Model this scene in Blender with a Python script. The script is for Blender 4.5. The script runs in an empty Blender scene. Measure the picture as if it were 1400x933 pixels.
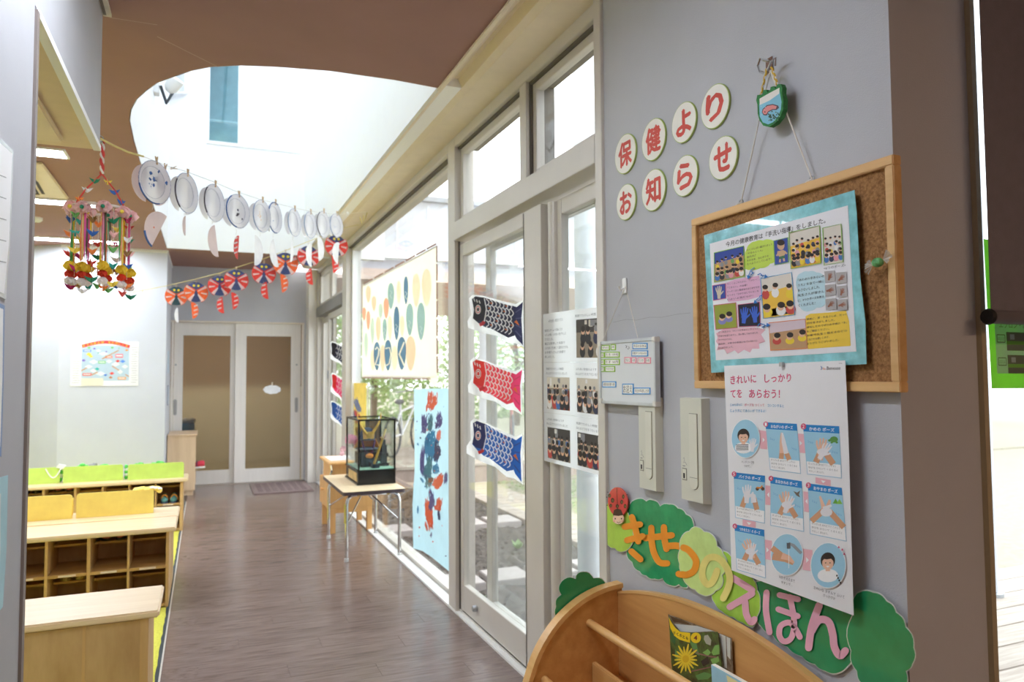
import bpy, bmesh, math, random
from mathutils import Vector, Matrix

S = bpy.context.scene
COL = S.collection
random.seed(7)
PI = math.pi

# ------------------------------------------------------------------ camera
FPX, CX, CY, CAMH = 995.0, 700.0, 466.5, 1.30
dY = Vector((280 - CX, 517 - CY, FPX)).normalized()
_p2 = Vector((280 - CX + 1000, 517 - CY - 6.5, FPX))
dZ = dY.cross(_p2).normalized()
if dZ.y > 0:
    dZ = -dZ
dX = dY.cross(dZ)
ROT = Matrix((dX, dY, dZ))                       # camera vector (x right, y down, z forward) -> world
CAM = Vector((0, 0, CAMH))


def ray(x, y):
    return ROT @ Vector((x - CX, y - CY, FPX))


def onX(x, y, c):
    d = ray(x, y)
    return CAM + d * ((c - CAM.x) / d.x)


def onY(x, y, c):
    d = ray(x, y)
    return CAM + d * ((c - CAM.y) / d.y)


def onZ(x, y, c):
    d = ray(x, y)
    return CAM + d * ((c - CAM.z) / d.z)


def onV(x, y, A, B):
    """point of the view ray on the vertical plane through A and B"""
    d = ray(x, y)
    n = Vector((-(B[1] - A[1]), B[0] - A[0]))
    t = (n.x * A[0] + n.y * A[1]) / (n.x * d.x + n.y * d.y)
    return CAM + d * t


cam_data = bpy.data.cameras.new('camera')
cam = bpy.data.objects.new('camera', cam_data)
COL.objects.link(cam)
xa, ya, za = ROT @ Vector((1, 0, 0)), ROT @ Vector((0, -1, 0)), ROT @ Vector((0, 0, -1))
cam.matrix_world = Matrix(((xa.x, ya.x, za.x, 0), (xa.y, ya.y, za.y, 0), (xa.z, ya.z, za.z, CAMH), (0, 0, 0, 1)))
cam_data.sensor_width = 36.0
cam_data.lens = 36.0 * FPX / 1400.0
cam_data.clip_start = 0.02
cam_data.clip_end = 300
S.camera = cam
cam_data.dof.use_dof = True
cam_data.dof.focus_distance = 1.95
cam_data.dof.aperture_fstop = 4.5

# ------------------------------------------------------------------ sky, exposure
world = bpy.data.worlds.new('overcast_sky')
S.world = world
world.use_nodes = True
wn = world.node_tree.nodes
wn['Background'].inputs[0].default_value = (0.93, 0.97, 1.0, 1)
wn['Background'].inputs[1].default_value = 1.55
S.view_settings.view_transform = 'Standard'
S.view_settings.look = 'None'
S.view_settings.exposure = 1.64
S.view_settings.gamma = 1.0
S.view_settings.use_curve_mapping = False
S.cycles.max_bounces = 10
S.cycles.diffuse_bounces = 6
S.cycles.transparent_max_bounces = 24
S.cycles.sample_clamp_indirect = 6.0
S.cycles.use_denoising = True
S.cycles.caustics_reflective = False
S.cycles.caustics_refractive = False

# ------------------------------------------------------------------ materials
MATS = {}


def lin(c):
    def f(v):
        v /= 255.0
        return v / 12.92 if v <= 0.04045 else ((v + 0.055) / 1.055) ** 2.4
    return (f(c[0]), f(c[1]), f(c[2]), 1.0)


def M(name, col=None, rough=0.55, metal=0.0, vary=0.06, scale=9.0, bump=0.0, bscale=60.0, stretch=(1, 1, 1),
      col2=None, emit=0.0, spec=0.4, coat=0.0, sheen=0.0, objvary=0.0, trans=0.0, alpha=1.0):
    if name in MATS:
        return MATS[name]
    m = bpy.data.materials.new(name)
    m.use_nodes = True
    nt = m.node_tree
    b = nt.nodes['Principled BSDF']
    b.inputs['Roughness'].default_value = rough
    b.inputs['Metallic'].default_value = metal
    b.inputs['Specular IOR Level'].default_value = spec
    b.inputs['Coat Weight'].default_value = coat
    b.inputs['Sheen Weight'].default_value = sheen
    b.inputs['Alpha'].default_value = alpha
    c = lin(col)
    tc = nt.nodes.new('ShaderNodeTexCoord')
    mp = nt.nodes.new('ShaderNodeMapping')
    mp.inputs['Scale'].default_value = stretch
    nt.links.new(tc.outputs['Object'], mp.inputs['Vector'])
    n = nt.nodes.new('ShaderNodeTexNoise')
    n.inputs['Scale'].default_value = scale
    n.inputs['Detail'].default_value = 6
    n.inputs['Roughness'].default_value = 0.6
    nt.links.new(mp.outputs['Vector'], n.inputs['Vector'])
    r = nt.nodes.new('ShaderNodeValToRGB')
    if col2 is None:
        lo = [max(0, v * (1 - vary * 2)) for v in c[:3]] + [1]
        hi = [min(1, v * (1 + vary)) for v in c[:3]] + [1]
    else:
        lo, hi = lin(col2), c
    r.color_ramp.elements[0].color = lo
    r.color_ramp.elements[0].position = 0.34
    r.color_ramp.elements[1].color = hi
    r.color_ramp.elements[1].position = 0.66
    nt.links.new(n.outputs['Fac'], r.inputs['Fac'])
    out = r.outputs['Color']
    if objvary > 0:
        oi = nt.nodes.new('ShaderNodeObjectInfo')
        mr = nt.nodes.new('ShaderNodeMapRange')
        mr.inputs['To Min'].default_value = 1 - objvary
        mr.inputs['To Max'].default_value = 1 + objvary
        nt.links.new(oi.outputs['Random'], mr.inputs['Value'])
        mx = nt.nodes.new('ShaderNodeVectorMath')
        mx.operation = 'SCALE'
        nt.links.new(out, mx.inputs[0])
        nt.links.new(mr.outputs['Result'], mx.inputs['Scale'])
        out = mx.outputs['Vector']
    nt.links.new(out, b.inputs['Base Color'])
    if bump > 0:
        n2 = nt.nodes.new('ShaderNodeTexNoise')
        n2.inputs['Scale'].default_value = bscale
        n2.inputs['Detail'].default_value = 4
        nt.links.new(mp.outputs['Vector'], n2.inputs['Vector'])
        bp = nt.nodes.new('ShaderNodeBump')
        bp.inputs['Strength'].default_value = bump
        bp.inputs['Distance'].default_value = 0.004
        nt.links.new(n2.outputs['Fac'], bp.inputs['Height'])
        nt.links.new(bp.outputs['Normal'], b.inputs['Normal'])
    if emit > 0:
        b.inputs['Emission Color'].default_value = c
        b.inputs['Emission Strength'].default_value = emit
    if trans > 0:
        # thin paper or cloth that lets daylight through from behind
        tl = nt.nodes.new('ShaderNodeBsdfTranslucent')
        nt.links.new(out, tl.inputs['Color'])
        mix = nt.nodes.new('ShaderNodeMixShader')
        mix.inputs[0].default_value = trans
        nt.links.new(b.outputs[0], mix.inputs[1])
        nt.links.new(tl.outputs[0], mix.inputs[2])
        nt.links.new(mix.outputs[0], nt.nodes['Material Output'].inputs[0])
    MATS[name] = m
    return m


def glass_mat(name, tint=(1, 1, 1), refl=1.0, rough=0.0, haze=0.0):
    if name in MATS:
        return MATS[name]
    m = bpy.data.materials.new(name)
    m.use_nodes = True
    nt = m.node_tree
    nt.nodes.remove(nt.nodes['Principled BSDF'])
    t = nt.nodes.new('ShaderNodeBsdfTransparent')
    t.inputs['Color'].default_value = (*tint, 1)
    g = nt.nodes.new('ShaderNodeBsdfGlossy')
    g.inputs['Roughness'].default_value = rough
    lw = nt.nodes.new('ShaderNodeLayerWeight')          # 1 - |cos|, the same from either side of a pane
    lw.inputs['Blend'].default_value = 0.5
    pw = nt.nodes.new('ShaderNodeMath')
    pw.operation = 'POWER'
    pw.inputs[1].default_value = 5.0
    nt.links.new(lw.outputs['Facing'], pw.inputs[0])
    mu = nt.nodes.new('ShaderNodeMath')
    mu.operation = 'MULTIPLY_ADD'
    mu.inputs[1].default_value = 0.75 * refl
    mu.inputs[2].default_value = 0.035 * refl
    nt.links.new(pw.outputs[0], mu.inputs[0])
    mx = nt.nodes.new('ShaderNodeMixShader')
    nt.links.new(mu.outputs[0], mx.inputs[0])
    nt.links.new(t.outputs[0], mx.inputs[1])
    nt.links.new(g.outputs[0], mx.inputs[2])
    last = mx
    if haze > 0:
        d = nt.nodes.new('ShaderNodeBsdfTranslucent')
        d.inputs['Color'].default_value = (0.9, 0.93, 0.93, 1)
        m2 = nt.nodes.new('ShaderNodeMixShader')
        m2.inputs[0].default_value = haze
        nt.links.new(mx.outputs[0], m2.inputs[1])
        nt.links.new(d.outputs[0], m2.inputs[2])
        last = m2
    nt.links.new(last.outputs[0], nt.nodes['Material Output'].inputs[0])
    MATS[name] = m
    return m


def wood_mat(name, light, dark, axis='X', rough=0.4, scale=3.0, objvary=0.05, coat=0.0):
    """procedural long grained wood; axis = grain direction"""
    st = {'X': (0.6, 9, 9), 'Y': (9, 0.6, 9), 'Z': (9, 9, 0.6)}[axis]
    return M(name, light, rough=rough, col2=dark, scale=scale, stretch=st, bump=0.05, bscale=14, objvary=objvary, coat=coat)


# palette of the room
WALL = M('grey_wallpaper', (186, 187, 193), rough=0.85, vary=0.02, scale=3, bump=0.25, bscale=420)
WALLW = M('pale_wallpaper', (207, 211, 221), rough=0.85, vary=0.015, scale=3, bump=0.2, bscale=420)
WALLB = M('blue_grey_wallpaper', (196, 199, 209), rough=0.85, vary=0.02, scale=3, bump=0.2, bscale=420)
WHITE = M('white_paint', (242, 243, 244), rough=0.6, vary=0.01)
BROWN = M('brown_ceiling_board', (163, 127, 121), rough=0.9, vary=0.03, scale=2, bump=0.15, bscale=300)
CREAM = M('cream_paint', (232, 219, 198), rough=0.6, vary=0.02)
BEIGE = M('beige_soffit', (228, 208, 180), rough=0.7, vary=0.02, scale=14)
ALU = M('champagne_aluminium', (212, 207, 200), rough=0.38, metal=0.12, vary=0.02, scale=4)
ALUD = M('aluminium_groove', (112, 106, 99), rough=0.5, metal=0.3)
TRIMT = M('taupe_trim', (140, 130, 126), rough=0.5, vary=0.02)
CHROME = M('chrome', (225, 226, 228), rough=0.12, metal=1.0, vary=0.01)
STEEL = M('galvanised_steel', (176, 180, 184), rough=0.45, metal=0.6, vary=0.08, scale=6)
GLASS = glass_mat('window_glass', (0.97, 0.985, 0.98))
GLASSH = glass_mat('door_glass', (0.95, 0.97, 0.97), haze=0.04)
CASEGL = glass_mat('case_glass', (0.94, 0.97, 0.95), refl=0.9)
BLACK = M('black_lacquer', (24, 23, 24), rough=0.25, vary=0.05)
PAPER = M('white_paper', (240, 240, 242), rough=0.7, vary=0.01)
PAPERT = M('white_paper_on_glass', (248, 249, 250), rough=0.7, vary=0.01, trans=0.55)
INK = M('black_ink', (44, 42, 46), rough=0.6)
GREYINK = M('grey_ink', (128, 128, 134), rough=0.6)
CORD = M('white_cord', (226, 222, 214), rough=0.8)


# ------------------------------------------------------------------ mesh helpers
def wloc(o):
    v = Vector((0, 0, 0))
    while o is not None:
        v = v + o.location
        o = o.parent
    return v


class MB:
    """collects shapes (world coordinates) and links them as one mesh object"""

    def __init__(self):
        self.v, self.f, self.mi = [], [], []
        self.mats = []

    def slot(self, mat):
        if mat is None:
            return 0
        if mat not in self.mats:
            self.mats.append(mat)
        return self.mats.index(mat)

    def add(self, verts, faces, mat=None):
        o = len(self.v)
        self.v.extend([tuple(p) for p in verts])
        s = self.slot(mat)
        for f in faces:
            self.f.append([i + o for i in f])
            self.mi.append(s)
        return self

    def box(self, x0, x1, y0, y1, z0, z1, mat=None):
        x0, x1 = min(x0, x1), max(x0, x1)
        y0, y1 = min(y0, y1), max(y0, y1)
        z0, z1 = min(z0, z1), max(z0, z1)
        v = [(x0, y0, z0), (x1, y0, z0), (x1, y1, z0), (x0, y1, z0), (x0, y0, z1), (x1, y0, z1), (x1, y1, z1), (x0, y1, z1)]
        return self.add(v, [(3, 2, 1, 0), (4, 5, 6, 7), (0, 1, 5, 4), (1, 2, 6, 5), (2, 3, 7, 6), (3, 0, 4, 7)], mat)

    def prism(self, pts, d, mat=None):
        """polygon pts (3D, planar) extruded by vector d"""
        n = len(pts)
        d = Vector(d)
        a = [Vector(p) for p in pts]
        v = a + [p + d for p in a]
        f = [list(range(n))[::-1], list(range(n, 2 * n))]
        for i in range(n):
            j = (i + 1) % n
            f.append([i, j, n + j, n + i])
        return self.add(v, f, mat)

    def poly(self, pts, mat=None):
        return self.add(pts, [list(range(len(pts)))], mat)

    def tube(self, pts, r, mat=None, n=8, closed=False, cap=True):
        pts = [Vector(p) for p in pts]
        k = len(pts)
        rr = r if isinstance(r, (list, tuple)) else [r] * k
        rings = []
        prev = None
        for i, p in enumerate(pts):
            if closed:
                t = pts[(i + 1) % k] - pts[i - 1]
            else:
                t = pts[min(i + 1, k - 1)] - pts[max(i - 1, 0)]
            if t.length < 1e-9:
                t = Vector((0, 0, 1))
            t.normalize()
            if prev is None:
                u = t.orthogonal().normalized()
            else:
                u = prev - t * prev.dot(t)
                u = u.normalized() if u.length > 1e-6 else t.orthogonal().normalized()
            prev = u
            w = t.cross(u)
            rings.append([p + (u * math.cos(2 * PI * j / n) + w * math.sin(2 * PI * j / n)) * rr[i] for j in range(n)])
        v = [q for rg in rings for q in rg]
        f = []
        for i in range(k if closed else k - 1):
            a, b = i * n, ((i + 1) % k) * n
            for j in range(n):
                f.append([a + j, a + (j + 1) % n, b + (j + 1) % n, b + j])
        if cap and not closed:
            f.append(list(range(n))[::-1])
            f.append([(k - 1) * n + j for j in range(n)])
        return self.add(v, f, mat)

    def cyl(self, p0, p1, r, mat=None, n=16, r1=None):
        return self.tube([p0, p1], [r, r if r1 is None else r1], mat, n)

    def lathe(self, prof, c=(0, 0, 0), ax=(0, 0, 1), mat=None, n=20):
        """prof: list of (radius, height) about axis ax through c"""
        ax = Vector(ax).normalized()
        u = ax.orthogonal().normalized()
        w = ax.cross(u)
        c = Vector(c)
        v, f = [], []
        for (r, h) in prof:
            for j in range(n):
                a = 2 * PI * j / n
                v.append(c + ax * h + (u * math.cos(a) + w * math.sin(a)) * r)
        for i in range(len(prof) - 1):
            for j in range(n):
                f.append([i * n + j, i * n + (j + 1) % n, (i + 1) * n + (j + 1) % n, (i + 1) * n + j])
        f.append(list(range(n))[::-1])
        f.append([(len(prof) - 1) * n + j for j in range(n)])
        return self.add(v, f, mat)

    def ball(self, c, r, mat=None, n=10, m=7):
        c = Vector(c)
        rx, ry, rz = r if isinstance(r, (list, tuple)) else (r, r, r)
        v, f = [], []
        for i in range(1, m):
            t = PI * i / m
            for j in range(n):
                a = 2 * PI * j / n
                v.append(c + Vector((rx * math.sin(t) * math.cos(a), ry * math.sin(t) * math.sin(a), rz * math.cos(t))))
        v.append(c + Vector((0, 0, rz)))
        v.append(c - Vector((0, 0, rz)))
        for i in range(m - 2):
            for j in range(n):
                f.append([i * n + j, (i + 1) * n + j, (i + 1) * n + (j + 1) % n, i * n + (j + 1) % n])
        t, b = len(v) - 2, len(v) - 1
        for j in range(n):
            f.append([t, j, (j + 1) % n])
            f.append([b, (m - 2) * n + (j + 1) % n, (m - 2) * n + j])
        return self.add(v, f, mat)

    def build(self, name, mat=None, parent=None, smooth=False, bevel=0.0, tri=False):
        me = bpy.data.meshes.new(name)
        off = wloc(parent)
        me.from_pydata([tuple(Vector(p) - off) for p in self.v], [], self.f)
        mats = self.mats if self.mats else [mat]
        if self.mats and mat is not None and mat not in self.mats:
            mats = self.mats
        for mm in mats:
            me.materials.append(mm)
        if len(mats) > 1:
            me.polygons.foreach_set('material_index', self.mi)
        if tri or bevel or True:
            bm = bmesh.new()
            bm.from_mesh(me)
            if tri:
                bmesh.ops.triangulate(bm, faces=bm.faces[:])
            if bevel:
                ed = [e for e in bm.edges if len(e.link_faces) == 2 and e.calc_face_angle(0) > 0.9]
                bmesh.ops.bevel(bm, geom=ed, offset=bevel, segments=2, affect='EDGES', clamp_overlap=True)
            bm.to_mesh(me)
            bm.free()
        if smooth:
            me.polygons.foreach_set('use_smooth', [True] * len(me.polygons))
            try:
                me.set_sharp_from_angle(angle=0.7)
            except Exception:
                pass
        o = bpy.data.objects.new(name, me)
        COL.objects.link(o)
        o.parent = parent
        return o


def tag(o, label=None, cat=None, group=None, kind=None):
    if label:
        o['label'] = label
    if cat:
        o['category'] = cat
    if group:
        o['group'] = group
    if kind:
        o['kind'] = kind
    return o


def thing(name, loc, label=None, cat=None, group=None, kind=None):
    o = bpy.data.objects.new(name, None)
    o.empty_display_size = 0.05
    o.location = loc
    COL.objects.link(o)
    return tag(o, label, cat, group, kind)


def box(name, x0, x1, y0, y1, z0, z1, mat, parent=None, bevel=0.0, kind=None):
    o = MB().box(x0, x1, y0, y1, z0, z1).build(name, mat, parent, bevel=bevel)
    if kind:
        o['kind'] = kind
    return o


def copy_tree(o, parent=None):
    c = o.copy()
    COL.objects.link(c)
    c.parent = parent
    for ch in list(o.children):
        copy_tree(ch, c)
    return c


# text outlines, cached as 2D meshes (one unit high)
_TX = {}


def text2d(body, bold=0.0, shear=0.0):
    k = (body, bold, shear)
    if k in _TX:
        return _TX[k]
    c = bpy.data.curves.new('txt', 'FONT')
    c.body = body
    c.resolution_u = 2
    c.shear = shear
    o = bpy.data.objects.new('txt', c)
    me = o.to_mesh()
    v = [(p.co.x, p.co.y, 0.0) for p in me.vertices]
    f = [list(p.vertices) for p in me.polygons]
    o.to_mesh_clear()
    bpy.data.objects.remove(o)
    bpy.data.curves.remove(c)
    if bold and v:                      # heavier strokes: the outline repeated with small shifts
        n0, f0 = len(v), list(f)
        base = list(v)
        for lay, (sx, sy) in enumerate(((bold, 0), (-bold, 0), (0, bold), (0, -bold))):
            o_ = len(v)
            v = v + [(p[0] + sx, p[1] + sy, 0.00001 * (lay + 1)) for p in base]
            f = f + [[i + o_ for i in q] for q in f0]
    if v:
        x0, x1 = min(p[0] for p in v), max(p[0] for p in v)
        y0, y1 = min(p[1] for p in v), max(p[1] for p in v)
    else:
        x0, x1, y0, y1 = 0, 1, 0, 1
    _TX[k] = (v, f, x0, x1, y0, y1)
    return _TX[k]


class Sheet:
    """a flat quad in space (TL, TR, BR, BL) to print on; u to the right, v down, 0..1"""

    def __init__(self, tl, tr, br, bl, normal, base=0.0006):
        self.c = [Vector(p) for p in (tl, tr, br, bl)]
        self.n = Vector(normal).normalized()
        self.d = base
        self.W = ((self.c[1] - self.c[0]).length + (self.c[2] - self.c[3]).length) / 2
        self.H = ((self.c[3] - self.c[0]).length + (self.c[2] - self.c[1]).length) / 2
        self.mb = MB()
        self.step = 0.00003

    def P(self, u, v, d=0.0):
        a = self.c[0].lerp(self.c[1], u)
        b = self.c[3].lerp(self.c[2], u)
        return a.lerp(b, v) + self.n * d

    def paper(self, name, mat, parent, thick=0.0008):
        b = MB()
        b.prism([self.P(0, 0), self.P(0, 1), self.P(1, 1), self.P(1, 0)], self.n * -thick)
        return b.build(name, mat, parent)

    def _d(self):
        self.d += self.step
        return self.d

    def poly(self, pts, mat):
        d = self._d()
        self.mb.poly([self.P(u, v, d) for u, v in pts], mat)

    def rect(self, u0, v0, u1, v1, mat):
        self.poly([(u0, v0), (u0, v1), (u1, v1), (u1, v0)], mat)

    def ell(self, u, v, ru, rv, mat, n=18, a0=0, a1=2 * PI):
        k = n if a1 - a0 > 6.28 else n + 1
        self.poly([(u + ru * math.cos(a0 + (a1 - a0) * i / n), v - rv * math.sin(a0 + (a1 - a0) * i / n)) for i in range(k)], mat)

    def circ(self, u, v, r, mat, n=18):            # r as a share of the height
        self.ell(u, v, r * self.H / self.W, r, mat, n)

    def line(self, pts, w, mat, closed=False):     # w as a share of the height
        d = self._d()
        sx = self.W / self.H
        q = [Vector((p[0] * sx, p[1])) for p in pts]
        k = len(q)
        L, Rr = [], []
        for i in range(k):
            if closed:
                t = q[(i + 1) % k] - q[i - 1]
            else:
                t = q[min(i + 1, k - 1)] - q[max(i - 1, 0)]
            t = t.normalized() if t.length > 1e-9 else Vector((1, 0))
            nn = Vector((-t.y, t.x)) * w / 2
            L.append(q[i] + nn)
            Rr.append(q[i] - nn)
        v = [self.P(p.x / sx, p.y, d) for p in L] + [self.P(p.x / sx, p.y, d) for p in Rr]
        f = [[i, (i + 1) % k, k + (i + 1) % k, k + i] for i in range(k if closed else k - 1)]
        self.mb.add(v, f, mat)

    def frame(self, u0, v0, u1, v1, w, mat):
        self.line([(u0, v0), (u1, v0)], w, mat)
        self.line([(u0, v1), (u1, v1)], w, mat)
        self.line([(u0, v0), (u0, v1)], w, mat)
        self.line([(u1, v0), (u1, v1)], w, mat)

    def text(self, body, u, v, h, mat, w=None, bold=0.0, center=False, rot=0.0, shear=0.0):
        """left/top at (u, v); h = glyph height as a share of the sheet height; w = fixed width share"""
        tv, tf, x0, x1, y0, y1 = text2d(body, bold, shear)
        if not tv:
            return
        d = self._d()
        sy = h / max(1e-6, (y1 - y0))
        sx = sy * self.H / self.W
        if w is not None:
            sx = w / max(1e-6, (x1 - x0))
        ou = u - ((x1 - x0) * sx / 2 if center else 0)
        ca, sa = math.cos(rot), math.sin(rot)
        asp = self.W / self.H
        pts = []
        for (x, y, dl) in tv:
            du, dv = (x - x0) * sx, (y1 - y) * sy
            if rot:
                dm = du * asp
                du, dv = (dm * ca + dv * sa) / asp, -dm * sa + dv * ca
            pts.append(self.P(ou + du, v + dv, d + dl))
        self.mb.add(pts, tf, mat)

    def done(self, name, parent, label=None):
        if not self.mb.v:
            return None
        o = self.mb.build(name, None, parent)
        o['kind'] = 'stuff'
        if label:
            o['label'] = label
        self.mb = MB()
        return o

# ------------------------------------------------------------------ the setting
AX, ZC = 1.287, 2.65          # window wall plane, ceiling height
XL = -0.364                   # left wall plane

# floor: base slab and the dark wood-look boards of the corridor
floor = box('floor', -4.2, AX + 0.06, -3.0, 9.64, -0.12, -0.004, M('floor_screed', (92, 80, 74), rough=0.5), kind='structure')
PLANKM = M('brown_wood_floor', (136, 118, 112), rough=0.21, col2=(106, 90, 85), scale=5, stretch=(0.9, 11, 11), objvary=0.06, bump=0.03, bscale=30, spec=0.5)
PW, PL = 0.15, 0.92
pm = MB().box(0, PL - 0.0012, 0, PW - 0.0012, -0.004, 0.0).build('plank', PLANKM, floor)
plank_mesh = pm.data
first = True
row = 0
y = 0.95
while y < 9.6:
    off = (row * 0.37) % PL
    x = -0.160 - off
    while x < AX + 0.04:
        a, b = max(x, -0.160), min(x + PL, AX + 0.05)
        if b - a > 0.02:
            o = pm if first else pm.copy()
            if not first:
                COL.objects.link(o)
            first = False
            o.location = (a, y, 0)
            o.scale = ((b - a) / PL, 1, 1)
            o.parent = floor
        x += PL
    y += PW
    row += 1
box('floor', AX + 0.06, 5.0, -3.0, 1.05, -0.12, 0.0, PLANKM, kind='structure')
box('floor', -4.2, -0.160, -3.0, 1.0, -0.004, 0.0, PLANKM, floor)
box('floor', -0.160, AX + 0.06, -3.0, 0.95, -0.004, 0.0, PLANKM, floor)

# yellow carpet of the classroom with its dark frayed edge and metal strip
carpet = thing('carpet', (-0.5, 4.5, 0), 'yellow carpet under the shoe shelves with a dark frayed edge', 'carpet')
CARP = M('yellow_carpet', (226, 222, 92), rough=0.95, vary=0.10, scale=90, bump=0.8, bscale=300)
box('pile', -4.1, -0.180, 1.0, 8.44, -0.0035, -0.0006, CARP, carpet)
eb = MB()
n = 120
pts = []
for i in range(n + 1):
    pts.append((-0.180 - random.uniform(0.0, 0.006), 1.0 + 7.44 * i / n, 0.0))
vv = pts + [(-0.168, p[1], 0.0) for p in pts] + [(p[0], p[1], 0.002) for p in pts] + [(-0.168, p[1], 0.002) for p in pts]
k = n + 1
eb.add(vv, [[2 * k + i, 3 * k + i, 3 * k + i + 1, 2 * k + i + 1] for i in range(n)] + [[i, 2 * k + i, 2 * k + i + 1, i + 1] for i in range(n)]
       + [[k + i, k + i + 1, 3 * k + i + 1, 3 * k + i] for i in range(n)])
tag(eb.build('frayed_edge', M('dark_carpet_edge', (66, 72, 76), rough=0.95, bump=0.8, bscale=200), carpet), 'dark grey frayed edge')
tag(box('edge_strip', -0.168, -0.1605, 1.0, 8.44, -0.002, 0.003, ALU, carpet, bevel=0.001), 'thin metal edge strip')

# ceiling (brown boards) with the curved light-well opening
hole = [(1.0, 3.222), (0.78, 3.205), (0.489, 3.215), (0.276, 3.257), (0.13, 3.30), (0.012, 3.363), (-0.07, 3.44), (-0.138, 3.533), (-0.215, 3.64), (-0.271, 3.767),
        (-0.32, 3.90), (-0.356, 4.055), (-0.378, 4.23), (-0.387, 4.6), (-0.388, 6.0), (-0.378, 8.3), (1.0, 8.3)]
hole_c = [(x - (0.004 if x < 0.1 else 0), y + (0.004 if y > 8 else -0.004)) for x, y in hole]
cpoly = [(1.0, -3.0), (1.0, 3.218)] + hole_c[1:] + [(1.0, 9.64), (-4.2, 9.64), (-4.2, -3.0)]
ceiling = MB().prism([(x, y, ZC) for x, y in cpoly], (0, 0, 0.16)).build('ceiling', BROWN, None, tri=True)
ceiling['kind'] = 'structure'
box('ceiling', 1.0, 5.0, -3.0, 1.05, ZC, ZC + 0.16, BROWN, kind='structure')
# seams between ceiling boards
sm = MB()
for (p, q) in (((150, 24), (215, 34)), ((215, 50), (299, 92))):
    A, B = onZ(*p, ZC - 0.0006), onZ(*q, ZC - 0.0006)
    d = (B - A).normalized()
    w = Vector((-d.y, d.x, 0)) * 0.002
    sm.poly([A + w, A - w, B - w, B + w])
sm.build('board_seam', M('ceiling_seam', (196, 172, 158), rough=0.9), ceiling)

# curtain box along the windows
cb = thing('trim_1', (1.1, 5, ZC), kind='structure')
box('edge_strip', 0.988, 1.004, 1.05, 3.222, ZC - 0.012, ZC + 0.02, CREAM, cb)
prof = [(1.004, ZC + 0.004), (1.03, ZC + 0.018), (1.058, ZC + 0.05), (1.075, ZC + 0.062), (1.09, ZC + 0.058), (1.108, ZC + 0.02), (1.14, ZC + 0.006)]
tp = MB()
Ys = (1.05, 9.34)
vv = [(x, yy, z) for yy in Ys for x, z in prof]
kk = len(prof)
tp.add(vv, [[i, i + 1, kk + i + 1, kk + i] for i in range(kk - 1)])
tp.build('cove', CREAM, cb, smooth=True)
box('soffit_board', 1.138, AX + 0.10, 1.05, 9.34, ZC + 0.006, ZC + 0.05, CREAM, cb)
box('back_board', 1.122, AX + 0.2, 1.05, 9.34, ZC + 0.09, ZC + 0.16, CREAM, cb)
box('back_board', 1.001, 1.122, 1.05, 3.22, ZC + 0.09, ZC + 0.16, CREAM, cb)

# light well above the opening: white shaft, glazed on top
ZT = 5.7
SH = M('white_shaft_paint', (248, 249, 251), rough=0.7, vary=0.005)
lw = MB()
hp = hole
for i in range(len(hp) - 2):
    (x0, y0), (x1, y1) = hp[i], hp[i + 1]
    lw.add([(x0, y0, ZC + 0.001), (x1, y1, ZC + 0.001), (x1, y1, ZT), (x0, y0, ZT)], [(3, 2, 1, 0)])
o = lw.build('wall_lightwell_left', SH)
o['kind'] = 'structure'
wf = thing('wall_lightwell_far', (0.3, 8.3, ZC), kind='structure')
box('wall_panel', -0.45, 0.0, 8.3, 8.42, ZC + 0.001, ZT, SH, wf)
box('wall_panel', 0.0, 0.95, 8.3, 8.42, ZC + 0.001, 3.81, SH, wf)
box('wall_panel', 0.0, 0.95, 8.3, 8.42, 5.0, ZT, SH, wf)
box('wall_panel', 0.95, 1.9, 8.3, 8.42, ZC + 0.001, ZT, SH, wf)
wr = thing('wall_lightwell_right', (1.0, 5.5, ZC), kind='structure')
box('lower_wall', 0.998, 1.12, 3.222, 8.3, ZC + 0.02, 3.57, SH, wr)
box('ledge', 1.0, 1.5, 3.15, 8.3, 3.571, 3.60, SH, wr)
box('upper_wall', 1.45, 1.55, 3.1, 8.3, 3.601, ZT, SH, wr)
box('wall_lightwell_near', 1.0, 1.5, 3.10, 3.2, ZC + 0.16, ZT, SH, kind='structure')
w5 = thing('window_5', (0.5, 8.36, 3.81), kind='structure')
wfm = MB()
for (a, b, c, d) in ((-0.015, 0.965, 3.795, 3.83), (-0.015, 0.965, 4.98, 5.015)):
    wfm.box(a, b, 8.285, 8.34, c, d)
for (a, b) in ((-0.015, 0.012), (0.938, 0.965), (0.296, 0.312)):
    wfm.box(a, b, 8.285, 8.34, 3.83, 4.98)
wfm.build('window_frame', WHITE, w5)
TEAL = M('teal_room', (120, 150, 160), rough=0.9)
rm = MB()
rm.box(0.0, 0.34, 8.9, 8.92, 3.6, 5.2)
rm.box(-0.02, 0.0, 8.42, 8.9, 3.6, 5.2)
rm.box(0.0, 0.34, 8.42, 8.9, 5.12, 5.2)
rm.box(0.0, 0.34, 8.42, 8.9, 3.6, 3.62)
rm.build('upper_room', TEAL, w5)
box('cross_bar', 0.0, 0.30, 8.5, 8.53, 4.12, 4.135, M('teal_bar', (160, 184, 192), rough=0.6), w5)
box('window_blind', 0.312, 0.94, 8.36, 8.37, 3.83, 4.98, SH, w5)
box('pane', 0.012, 0.296, 8.33, 8.335, 3.83, 4.98, glass_mat('upper_glass', (0.8, 0.92, 0.95)), w5)
dl = MB().lathe([(0.035, 0), (0.04, -0.01), (0.0, -0.012)], (0.14, 8.78, 3.97), mat=M('warm_lamp', (255, 232, 180), emit=6.0))
dl.build('lamp_glow', None, w5)
roof = thing('window_6', (0.5, 5.7, ZT), kind='structure')
for i in range(4):
    xx = -0.45 + i * 0.66
    box('glazing_bar', xx, xx + 0.04, 3.05, 8.45, ZT, ZT + 0.06, ALU, roof)
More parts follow.
